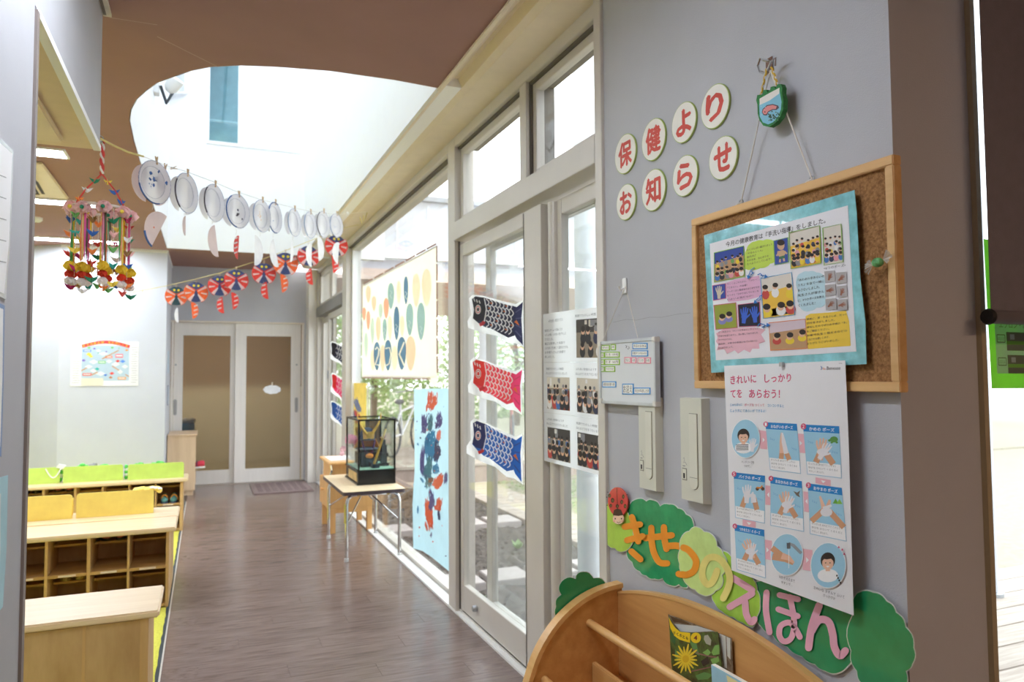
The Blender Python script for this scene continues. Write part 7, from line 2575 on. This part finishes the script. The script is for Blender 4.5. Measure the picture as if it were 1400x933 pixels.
t2, ps2 = bush('bush_card', Cg((262, 230), (330, 162), (400, 182), (450, 172), (510, 222), (580, 205), (650, 236), (715, 285), (772, 350), (760, 420), (740, 600), (745, 760), (722, 866), (660, 840), (600, 850), (530, 790), (470, 796), (400, 770), (350, 738), (290, 665), (245, 570), (250, 400)), GD, AX - 0.004, 'large dark green bush card with orange letters on the wall', 0.16)
letter(ps2, t2, [Cg((395, 472), (608, 450)), Cg((445, 390), (448, 500), (466, 590), (510, 665), (572, 674)), Cg((545, 385), (550, 480), (566, 560))], 8.8, LORA)
letter(ps2, t2, [Cg((585, 535), (660, 535), (745, 572), (800, 650), (785, 730), (730, 764), (665, 758))], 9.2, LORA)
t1, ps1 = bush('bush_card', Cg((110, 190), (65, 235), (46, 330), (72, 430), (92, 525), (150, 552), (200, 582), (280, 528), (290, 430), (262, 300), (180, 215)), GL, AX - 0.008, 'lime green bush card at the left end of the sign', 0.14)
letter(ps1, t1, [Cg((230, 383), (355, 363)), Cg((250, 490), (376, 458)), Cg((290, 305), (318, 400), (340, 500)), Cg((285, 578), (358, 642))], 8.6, LORA)
t3, ps3 = bush('bush_card', Cg((690, 455), (745, 420), (790, 385), (860, 425), (925, 450), (962, 540), (1010, 600), (1040, 690), (1000, 770), (1002, 850), (950, 890), (905, 925), (850, 925), (790, 880), (735, 850), (690, 760), (668, 680), (672, 560)), GP, AX - 0.012, 'pale green translucent bush card in the middle of the sign', 0.12)
letter(ps3, t3, [Ci((258, 205), (228, 280), (190, 298), (158, 250), (160, 180), (200, 118), (262, 118), (315, 170), (345, 245), (335, 320), (300, 395))], 9.4, LYEL)
# the orange letter crosses onto the pale card
ps3.d = 0.0012
letter(ps3, t3, [Cg((700, 548), (745, 572), (800, 650), (785, 730), (730, 764), (690, 762))], 9.2, LORA)
t4, ps4 = bush('bush_card', Ci((300, 72), (350, 110), (440, 200), (505, 270), (528, 340), (548, 430), (528, 520), (500, 592), (430, 560), (370, 525), (290, 485), (240, 430), (218, 360), (250, 250)), GL2, AX - 0.0095, 'yellow green bush card below the poster corner', 0.10)
letter(ps4, t4, [Ci((362, 252), (500, 338)), Ci((345, 455), (500, 362)), Ci((452, 420), (460, 505), (492, 560), (516, 540))], 9.2, LPNK)
t5, ps5 = bush('bush_card', Ci((520, 285), (700, 300), (900, 330), (1080, 400), (1190, 500), (1205, 640), (1195, 780), (1150, 865), (1075, 912), (1000, 895), (930, 850), (840, 795), (740, 730), (640, 650), (560, 590), (530, 540), (550, 430)), GD2, AX - 0.0065, 'dark green bush card with pink letters under the poster', 0.10)
letter(ps5, t5, [Ci((600, 355), (596, 480), (620, 630))], 8.6, LPNK)
letter(ps5, t5, [Ci((690, 372), (820, 402)), Ci((682, 470), (818, 518)), Ci((762, 385), (786, 500), (792, 590), (770, 670), (722, 692), (690, 650), (700, 585), (760, 562), (800, 605), (832, 662))], 8.0, LPNK)
letter(ps5, t5, [Ci((968, 440), (915, 590), (894, 735)), Ci((915, 620), (965, 545), (1030, 555), (1060, 640), (1072, 730), (1110, 790), (1148, 755))], 10.2, LPNK)
t6, ps6 = bush('bush_card', Cj((1165, 480), (1180, 405), (1235, 402), (1280, 432), (1312, 470), (1345, 520), (1372, 590), (1368, 645), (1346, 670), (1340, 730), (1260, 760), (1205, 720), (1180, 670), (1160, 600)), GD2, AX - 0.0135, 'plain dark green bush card at the wall corner', 0.14)
c7 = crop(600, 660, 3.416)
t7, ps7 = bush('bush_card', c7((548, 580), (572, 525), (575, 462), (640, 452), (660, 420), (722, 448), (778, 472), (770, 560), (650, 640), (560, 640)), GD2, 2.118, 'dark green bush card behind the left end of the bookrack', 0.20, 'Y', (0, -1, 0))

lb = thing('ladybird_card', onX(845, 700, AX - 0.02), 'red ladybird card with a smiling face above the lime bush', 'sign card')
ps = PxSheet('X', AX - 0.016, (-1, 0, 0))
body = [(Cg(172 + 78 * math.cos(a) + 6 * math.sin(a), 185 + 118 * math.sin(a) * (1 if math.sin(a) < 0 else 1.0))) for a in [2 * PI * k / 24 for k in range(24)]]
ps.solid('wing_case', body, M('card_red', (222, 78, 74), rough=0.25, coat=0.4, vary=0.08), lb, 0.004)
ps.d = 0.0003
DKB = ink('ladybird_dark', (74, 52, 44), rough=0.25)
ps.line(Cg((165, 72), (168, 150), (172, 240)), 0.8, DKB)
for (x, y, rx, ry) in ((108, 135, 11, 16), (132, 172, 14, 20), (118, 214, 11, 15), (205, 185, 12, 18), (218, 142, 10, 18), (232, 218, 11, 18), (170, 218, 13, 16)):
    ps.ell(*Cg(x, y), rx / 5.83, ry / 5.83, DKB, 10)
    ps.ell(*Cg(x + 1, y + 2), rx / 5.83 * 0.6, ry / 5.83 * 0.6, ink('ladybird_gold', (120, 96, 60), rough=0.25), 10)
for (x, y) in ((98, 105), (90, 145), (94, 210), (244, 125), (250, 210)):
    ps.line([Cg(x, y), Cg(x + (8 if x > 170 else -8), y + 3)], 1.0, DKB)
ps.done('spots', lb)
ps.d = 0.0014
ps.solid('face', [Cg(180 + 44 * math.cos(a), 318 + 44 * math.sin(a)) for a in [2 * PI * k / 20 for k in range(20)]], M('card_skin', (244, 208, 178), rough=0.3), lb, 0.001)
ps.poly(Cg((136, 290), (145, 250), (172, 236), (202, 248), (218, 290), (180, 296)), DKB)
for x in (155, 205):
    ps.ell(*Cg(x, 318), 0.9, 1.2, DKB, 8)
ps.line(Cg((168, 342), (182, 352), (198, 342)), 0.6, DKB)
for x in (146, 212):
    ps.ell(*Cg(x, 338), 1.6, 1.3, ink('ladybird_cheek', (244, 170, 150)), 8)
ps.done('features', lb)

# ------------------------------------------------------------------ whiteboard with magnets
WX = 1.2555
wbt = thing('small_whiteboard', onX(857, 553, WX), 'small whiteboard with coloured magnet labels hanging by the window', 'whiteboard')
P4 = [onX(*p, WX) for p in ((818, 466.5), (895, 462), (897, 557.5), (820, 550.5))]
yL, yR, zT, zB = (P4[0].y + P4[3].y) / 2, (P4[1].y + P4[2].y) / 2, (P4[0].z + P4[1].z) / 2, (P4[2].z + P4[3].z) / 2
box('board', WX + 0.004, WX + 0.016, yR + 0.004, yL - 0.004, zB + 0.004, zT - 0.004, M('whiteboard_face', (226, 230, 232), rough=0.2, vary=0.01), wbt)
FRM = M('whiteboard_frame', (208, 212, 214), rough=0.35, metal=0.4)
for (a, b_, c, d) in ((yR, yL, zT - 0.010, zT), (yR, yL, zB, zB + 0.010), (yR, yR + 0.010, zB + 0.01, zT - 0.01), (yL - 0.010, yL, zB + 0.01, zT - 0.01)):
    box('frame_rail', WX, WX + 0.018, a, b_, c, d, FRM, wbt, bevel=0.001)
for yy in (yR - 0.001, yL - 0.017):
    for zz in (zT - 0.017, zB - 0.001):
        box('corner_cap', WX - 0.002, WX + 0.019, yy, yy + 0.018, zz, zz + 0.018, M('corner_plastic', (228, 226, 220), rough=0.5), wbt, bevel=0.002)
Pk = onX(855, 392, 1.268)
for px in ((824, 466), (872, 462)):
    A = onX(*px, 1.266)
    MB().tube([A, Pk], 0.0013, n=5).build('hanging_cord', CORD, wbt, smooth=True)
whk = thing('adhesive_hook', onX(855, 398, AX), 'white adhesive hook above the small whiteboard', 'hook')
Pq = onX(855, 390, AX)
box('plate', AX - 0.005, AX - 0.0005, Pq.y - 0.014, Pq.y + 0.014, Pq.z - 0.03, Pq.z + 0.024, WHITE, whk, bevel=0.003)
MB().tube([Pq + Vector((-0.005, 0, -0.01)), Pq + Vector((-0.02, 0, -0.018)), Pq + Vector((-0.026, 0, -0.006))], 0.004, n=6).build('hook_arm', WHITE, whk, smooth=True)
Cw = crop(815, 455, 8.478)
MGc = {'g': M('magnet_green', (146, 192, 62), rough=0.5), 'b': M('magnet_blue', (64, 148, 214), rough=0.5), 'p': M('magnet_pink', (238, 150, 170), rough=0.5)}
MGW = M('magnet_white', (238, 238, 232), rough=0.5)
mags = [('g', (60, 145, 158, 208), '4月30日', 'top left green label reading 4月30日'), ('g', (170, 135, 226, 204), '(金)', 'short green label beside the date label'), ('g', (50, 230, 96, 294), '出席', 'green square label left in the second row'), ('g', (98, 222, 270, 290), 'たき 199号', 'wide green label in the second row'),
        ('g', (50, 310, 96, 376), '遅刻', 'green square label left in the third row'), ('g', (98, 305, 272, 376), 'たま 165号', 'wide green label in the third row'), ('g', (38, 392, 96, 456), '早退', 'green square label left in the fourth row'), ('g', (102, 390, 218, 456), '今月予定', 'medium green label in the fourth row'),
        ('b', (420, 120, 594, 192), '今日のお休み', 'blue label at the top right of the whiteboard'), ('b', (408, 206, 600, 276), 'お散歩でお休みの方', 'second blue label at the upper right'), ('b', (70, 565, 230, 636), '連絡事項', 'blue label alone at the lower left'), ('b', (302, 592, 432, 718), 'お迎え', 'square blue label at the lower middle'),
        ('b', (434, 638, 626, 716), '今日が早退した方', 'wide blue label at the lower right'), ('p', (326, 284, 404, 356), 'ひよこ', 'leftmost pink label, reading ひよこ,'), ('p', (408, 286, 464, 356), '1名', 'short pink label right of the leftmost pink label'), ('p', (480, 288, 564, 360), 'うさぎ', 'pink label reading うさぎ'), ('p', (572, 288, 632, 360), '1名', 'pink label at the right end of the pink row')]
for (cc, (a, b_, c, d), tx, lbl) in mags:
    sx = lambda y_: (y_ - 0) * 1.0
    q = Cw((a, b_), (c, b_), (c, d), (a, d))
    t = thing('label_magnet', onX(*q[3], WX), lbl + ' on the whiteboard' if 'whiteboard' not in lbl else lbl, 'magnet', 'label magnets on the whiteboard')
    ps = PxSheet('X', WX + 0.0025, (-1, 0, 0))
    ps.solid('border', q, MGc[cc], t, 0.0014)
    ps.d = 0.0002
    ps.poly(Cw((a + 9, b_ + 11), (a + 9, d - 11), (c - 9, d - 11), (c - 9, b_ + 11)), MGW)
    ps.text(tx, *Cw(a + 14, d - 20), *Cw(c - 14, d - 20), (d - b_ - 38) / 8.478, INK)
    ps.done('lettering', t)
ps = PxSheet('X', WX + 0.0038, (-1, 0, 0))
ps.line(Cw((340, 150), (360, 155), (345, 180), (352, 160)), 0.6, INK)
ps.line(Cw((360, 180), (372, 195), (384, 180), (378, 160)), 0.6, INK)
ps.done('pen_scribble', wbt)


# ------------------------------------------------------------------ two wall-mounted handset panels
def handset(pl, pr, zt, zb_, label, cq, dx):
    xf = 1.262
    yl = onX(pl, 600, xf).y
    yr = onX(pr, 600, AX).y
    t = thing('intercom_panel', (AX, (yl + yr) / 2, zb_), label, 'intercom', 'intercom panels under the whiteboard')
    b = MB()
    e = 0.006
    b.add([(xf, yl, zb_), (xf, yr + e, zb_), (xf, yr + e, zt), (xf, yl, zt), (AX - 0.0005, yl + 0.002, zb_ - 0.003), (AX - 0.0005, yr, zb_ - 0.003), (AX - 0.0005, yr, zt + 0.002), (AX - 0.0005, yl + 0.002, zt + 0.002)],
          [(0, 3, 2, 1), (4, 5, 6, 7), (0, 1, 5, 4), (1, 2, 6, 5), (2, 3, 7, 6), (3, 0, 4, 7)])
    b.build('housing', M('ivory_plastic', (214, 214, 200), rough=0.45, vary=0.01), t)
    H, Wd = zt - zb_, yl - yr
    # handset lid with round lower end, standing slightly proud
    u0, u1 = yl - Wd * 0.42, yl - Wd * 0.76
    w = (u0 - u1)
    z1, z0 = zt - H * 0.15, zb_ + H * 0.12
    pts = [(xf, u0, z1), (xf, u1, z1)]
    for k in range(9):
        a = PI * k / 8
        pts.append((xf, (u0 + u1) / 2 - w / 2 * math.cos(a), z0 + w / 2 - w / 2 * math.sin(a)))
    gm = MB().prism([(xf + 0.0005, (p[1] - (u0 + u1) / 2) * 1.1 + (u0 + u1) / 2, p[2] + (0.0016 if p[2] > z0 + H * 0.4 else -0.0014)) for p in pts], (-0.0008, 0, 0))
    gm.build('lid_groove', M('ivory_groove', (120, 118, 106), rough=0.6), t)
    MB().prism([(xf + 0.0005, p[1], p[2]) for p in pts], (-0.0034, 0, 0)).build('handset_lid', M('ivory_lid', (220, 219, 205), rough=0.4, vary=0.01), t)
    box('lid_seam', xf - 0.0032, xf - 0.0028, u1, u0, z0 + H * 0.11, z0 + H * 0.114, M('ivory_groove'), t)
    k = box('keypad', xf - 0.0008, xf + 0.0005, yl - Wd * 0.26, yl - Wd * 0.06, zb_ + H * 0.19, zb_ + H * 0.31, M('keypad_frame', (150, 148, 138), rough=0.5), t)
    box('keypad_face', xf - 0.0016, xf - 0.0009, yl - Wd * 0.24, yl - Wd * 0.08, zb_ + H * 0.2, zb_ + H * 0.3, M('ivory_lid'), k)
    box('key', xf - 0.0022, xf - 0.0017, yl - Wd * 0.19, yl - Wd * 0.12, zb_ + H * 0.21, zb_ + H * 0.26, INK, k)
    sh = Sheet((xf, yl - Wd * 0.05, zb_ + H * 0.42), (xf, yl - Wd * 0.35, zb_ + H * 0.42), (xf, yl - Wd * 0.35, zb_ + H * 0.32), (xf, yl - Wd * 0.05, zb_ + H * 0.32), (-1, 0, 0), 0.0004)
    sh.line([(0.2, 0.2), (0.35, 0.05), (0.4, 0.35), (0.2, 0.6), (0.5, 0.5), (0.75, 0.8)], 0.05, GREYINK)
    sh.line([(0.1, 0.9), (0.5, 0.9)], 0.08, GREYINK)
    sh.done('engraving', t)


zt_i, zb_i = 1.229, 0.948
handset(873.5, 907, zt_i, zb_i, 'ivory handset panel right under the whiteboard', None, 0)
handset(930.5, 971.5, zt_i + 0.004, zb_i - 0.002, 'ivory handset panel left of the hand washing poster', None, 0)

# ------------------------------------------------------------------ wooden book display rack
rk = thing('book_rack', (1.1, 1.63, 0), 'beech book display rack with an arched back and round dowels', 'book rack')
BEE = wood_mat('beech_panel', (206, 156, 96), (190, 138, 80), 'Y', rough=0.4)
BEEL = wood_mat('beech_edge', (226, 182, 122), (210, 162, 100), 'Y', rough=0.35)
curve = [(0.885, 0.0), (0.888, 0.16), (0.900, 0.265), (0.928, 0.355), (0.966, 0.445), (1.030, 0.525), (1.109, 0.579), (1.189, 0.607), (1.262, 0.616)]
fine = []
for i in range(len(curve) - 1):
    p0, p1, p2, p3 = [Vector(curve[j]) for j in (max(i - 1, 0), i, i + 1, min(i + 2, len(curve) - 1))]
    for j in range(4):
        u_ = j / 4
        fine.append(0.5 * ((2 * p1) + (p2 - p0) * u_ + (2 * p0 - 5 * p1 + 4 * p2 - p3) * u_ ** 2 + (3 * p1 - p0 - 3 * p2 + p3) * u_ ** 3))
fine.append(Vector(curve[-1]))
for yy in (2.082, 1.165):
    MB().prism([(p.x, yy, p.y - 0.006) for p in fine] + [(1.262, yy, 0.0)], (0, 0.02, 0)).build('end_panel', BEE, rk, tri=True)
    b = MB()
    vv, ff = [], []
    n = len(fine)
    for i, p in enumerate(fine):
        t_ = (fine[min(i + 1, n - 1)] - fine[max(i - 1, 0)]).normalized()
        nn = Vector((-t_.y, t_.x)) * 0.008
        for (pp, y_) in ((p - nn * 0.8, yy - 0.008), (p + nn, yy - 0.008), (p + nn, yy + 0.03), (p - nn * 0.8, yy + 0.03)):
            vv.append((pp.x, y_, max(pp.y, 0.0)))
    for i in range(n - 1):
        for j in range(4):
            ff.append([4 * i + j, 4 * i + (j + 1) % 4, 4 * (i + 1) + (j + 1) % 4, 4 * (i + 1) + j])
    ff += [[0, 1, 2, 3], [4 * n - 4, 4 * n - 1, 4 * n - 2, 4 * n - 3]]
    b.add(vv, ff).build('bent_edge', BEEL, rk, smooth=True)
arch = [(2.082 - 0.897 * k / 30, 0.666 - 0.34 * ((2.082 - 0.897 * k / 30) - 1.62) ** 2) for k in range(31)]
MB().prism([(1.246, y_, z_) for y_, z_ in arch] + [(1.246, 1.185, 0.02), (1.246, 2.082, 0.02)], (0.016, 0, 0)).build('back_panel', BEE, rk, tri=True)
b = MB()
vv, ff = [], []
for (y_, z_) in arch:
    vv += [(1.244, y_, z_ - 0.004), (1.244, y_, z_ + 0.005), (1.264, y_, z_ + 0.005), (1.264, y_, z_ - 0.004)]
for i in range(len(arch) - 1):
    for j in range(4):
        ff.append([4 * i + j, 4 * i + (j + 1) % 4, 4 * (i + 1) + (j + 1) % 4, 4 * (i + 1) + j])
b.add(vv, ff).build('arched_edge', BEEL, rk)
Pd = onY(806, 852, 2.082)
MB().cyl((Pd.x, 2.082, Pd.z), (Pd.x, 1.185, Pd.z), 0.0125, n=14).build('dowel', BEEL, rk, smooth=True)
MB().cyl((0.98, 2.082, 0.36), (0.98, 1.185, 0.36), 0.0125, n=14).build('dowel', BEEL, rk, smooth=True)
Pl = onY(812, 905, 2.082)
box('front_lip', Pl.x - 0.008, Pl.x + 0.008, 1.185, 2.082, Pl.z - 0.07, Pl.z, BEEL, rk, bevel=0.003)
box('shelf_board', Pl.x + 0.008, 1.246, 1.185, 2.082, Pl.z - 0.07, Pl.z - 0.055, BEE, rk)
box('front_lip', 0.90, 0.914, 1.185, 2.082, 0.10, 0.19, BEEL, rk, bevel=0.003)
box('shelf_board', 0.914, 1.246, 1.185, 2.082, 0.10, 0.115, BEE, rk)
box('middle_panel', Pl.x - 0.004, Pl.x + 0.008, 1.185, 2.082, 0.115, Pl.z - 0.072, BEE, rk)

# magazine with a dandelion cover
mg = thing('nature_magazine', onX(955, 930, 1.22), 'nature magazine with a yellow dandelion cover standing in the rack', 'magazine')
Cm = crop(900, 820, 8.258)
ps = PxSheet('X', 1.238, (-1, 0, 0))
ps.solid('back_cover', Cm((110, 168), (470, 300), (828, 438), (850, 950), (180, 950)), M('cover_bark', (150, 132, 112), rough=0.4, col2=(90, 70, 50), scale=60), mg, 0.001)
ps.poly(Cm((690, 385), (760, 415), (775, 780), (705, 760)), ink('birch_white', (214, 214, 206)))
ps.poly(Cm((770, 420), (812, 440), (815, 680), (780, 640)), ink('birch_white'))
ps.poly(Cm((130, 185), (350, 268), (340, 285), (170, 250)), ink('cover_brown', (96, 70, 44)))
ps.poly(Cm((180, 275), (440, 300), (630, 358), (380, 372), (250, 362)), ink('page_grey', (206, 208, 206)))
ps.done('inside_pages', mg)
ps = PxSheet('X', 1.228, (-1, 0, 0))
fc = Cm((118, 190), (150, 262), (195, 325), (245, 362), (340, 376), (500, 372), (668, 366), (690, 520), (722, 790), (730, 950), (175, 950), (145, 700))
ps.solid('front_cover', fc, M('cover_green', (96, 124, 58), rough=0.35, col2=(70, 58, 40), scale=46), mg, 0.001)
ps.poly(Cm((118, 200), (150, 262), (195, 325), (245, 366), (360, 378), (358, 490), (240, 455), (180, 410), (135, 320)), ink('banner_yellow', (240, 204, 30)))
ps.ell(*Cm(424, 434), 7.0, 7.3, ink('banner_yellow'), 22)
for k, ch in enumerate('がくのとも'):
    x = 168 + 36 * k
    ps.text(ch, *Cm(x, 392 + 16 * k), *Cm(x + 26, 402 + 14 * k), 4.6, INK, bold=0.03)
ps.text('4', *Cm(400, 460), *Cm(442, 460), 6.4, ink('cover_maroon', (120, 50, 40)), bold=0.04)
for (pts, m) in ((((520, 410), (560, 400), (600, 460), (590, 520), (540, 500), (515, 450)), ink('stone_grey', (176, 176, 160))), (((600, 600), (640, 520), (690, 510), (690, 620), (620, 630)), ink('leaf_light', (128, 176, 90))), (((500, 600), (560, 560), (595, 600), (560, 640)), ink('leaf_light')), (((360, 480), (430, 500), (470, 640), (400, 600)), ink('leaf_mid', (104, 150, 84))), (((590, 680), (680, 640), (690, 700), (620, 740)), ink('leaf_light')),
                 (((190, 560), (230, 600), (220, 700), (190, 640)), ink('leaf_mid')), (((420, 860), (520, 820), (620, 850), (560, 900), (450, 910)), ink('leaf_mid')), (((140, 350), (200, 440), (190, 520), (150, 470)), ink('leaf_deep', (66, 104, 60))), (((480, 700), (560, 640), (580, 720), (510, 760)), ink('soil_dark', (64, 52, 44)))):
    ps.poly(Cm(*pts), m)
ps.line(Cm((390, 560), (450, 610), (560, 640), (660, 655)), 1.6, ink('twig', (150, 100, 100)))
ps.line(Cm((340, 820), (480, 790), (690, 740)), 1.4, ink('twig'))
for k in range(17):
    a = 2 * PI * k / 17 + 0.1
    c0 = Vector(Cm(312, 672))
    l = (19 if k % 2 else 15.5)
    ps.line([c0, c0 + Vector((math.cos(a), math.sin(a) * 1.1)) * l * 0.6, c0 + Vector((math.cos(a), math.sin(a) * 1.1)) * l], [1.2, 3.2, 1.4], ink('dandelion', (236, 208, 56)))
ps.ell(*Cm(312, 672), 4.5, 5, ink('dandelion_core', (222, 184, 40)))
ps.done('cover_print', mg)
# pale blue picture book in front
bk = thing('picture_book', onX(1000, 940, 1.16), 'picture book with a pale blue and cream cover, only its top showing', 'book')
ps = PxSheet('X', 1.165, (-1, 0, 0))
Yb = [onX(972.5, 909, 1.165), onX(1021, 934, 1.165)]
ya_, yb2 = Yb[0].y, Yb[1].y - 0.06
zt2 = Yb[0].z
MB().prism([(1.165, ya_, zt2), (1.165, yb2, zt2), (1.172, yb2, zt2 - 0.24), (1.172, ya_, zt2 - 0.24)], (0.012, 0, 0)).build('pages', M('book_pages', (240, 238, 230), rough=0.6), bk)
sh = Sheet((1.1645, ya_, zt2), (1.1645, yb2, zt2), (1.1715, yb2, zt2 - 0.24), (1.1715, ya_, zt2 - 0.24), (-1, 0, 0.03), 0.0)
sh.paper('front_cover', M('book_sky', (160, 206, 228), rough=0.35), bk, 0.0006)
sh.poly([(0.30, 0.02), (0.98, 0.02), (0.98, 0.98), (0.6, 0.98)], ink('book_cream', (234, 224, 168)))
for k in range(5):
    sh.line([(0.04 + 0.05 * k, 0.25 + 0.16 * k), (0.16 + 0.05 * k, 0.18 + 0.16 * k), (0.3 + 0.05 * k, 0.26 + 0.16 * k)], 0.05, ink('book_white', (240, 244, 246)))
sh.done('cover_print', bk)
MB().cyl((1.145, ya_ - 0.02, zt2 - 0.07), (1.15, ya_ - 0.02, zt2 - 0.075), 0.01, n=10).build('cover_button', WHITE, bk)

# ------------------------------------------------------------------ papers on the left wall
cL = XL + 0.002
lpaps = [([(-20, 172), (18.6, 205.7), (14, 330), (8, 410), (-20, 396)], 'clear sleeve with a printed notice on the left wall', M('clear_sleeve', (206, 212, 214), rough=0.2), [(-20, 178), (16.5, 210), (12, 330), (5.5, 402), (-20, 390)], PAPER),
         ([(-20, 405), (6.5, 418), (5, 520), (2, 625), (-20, 600)], 'notice with a blue frame on the left wall', M('blue_notice', (110, 140, 190), rough=0.4), [(-20, 412), (4.2, 423), (3, 520), (0, 612), (-20, 590)], PAPER),
         ([(-20, 660), (11, 650), (9, 750), (4, 830), (-20, 860)], 'light blue card on the left wall', M('light_blue_card', (178, 222, 236), rough=0.5), [(-20, 680), (1, 675), (0, 760), (-3, 820), (-20, 830)], M('pale_card', (226, 240, 244)))]
for (o_, lbl, m, inn, m2) in lpaps:
    t = thing('wall_paper_notice', onX(*o_[0], cL), lbl, 'notice')
    ps = PxSheet('X', cL, (1, 0, 0))
    ps.solid('backing', o_, m, t, 0.001)
    ps.d = 0.0004
    ps.solid('sheet', inn, m2, t, 0.0003)
    ps.d = 0.0006
    if m2 is PAPER and o_[0][1] < 300:
        for k in range(5):
            ps.line([(-12, 235 + 30 * k), (8, 243 + 29 * k)], 1.0, GREYINK)
    ps.done('lettering', t)

# hairline crack in the wallpaper below the letter cards
ps = PxSheet('X', AX - 0.0002, (-1, 0, 0))
ps.line([(838, 441), (856, 437), (870, 438), (888, 434), (905, 434), (925, 430), (944, 428)], 0.45, M('crack_line', (150, 150, 156), rough=0.9))
ps.done('hairline_crack', wrt)
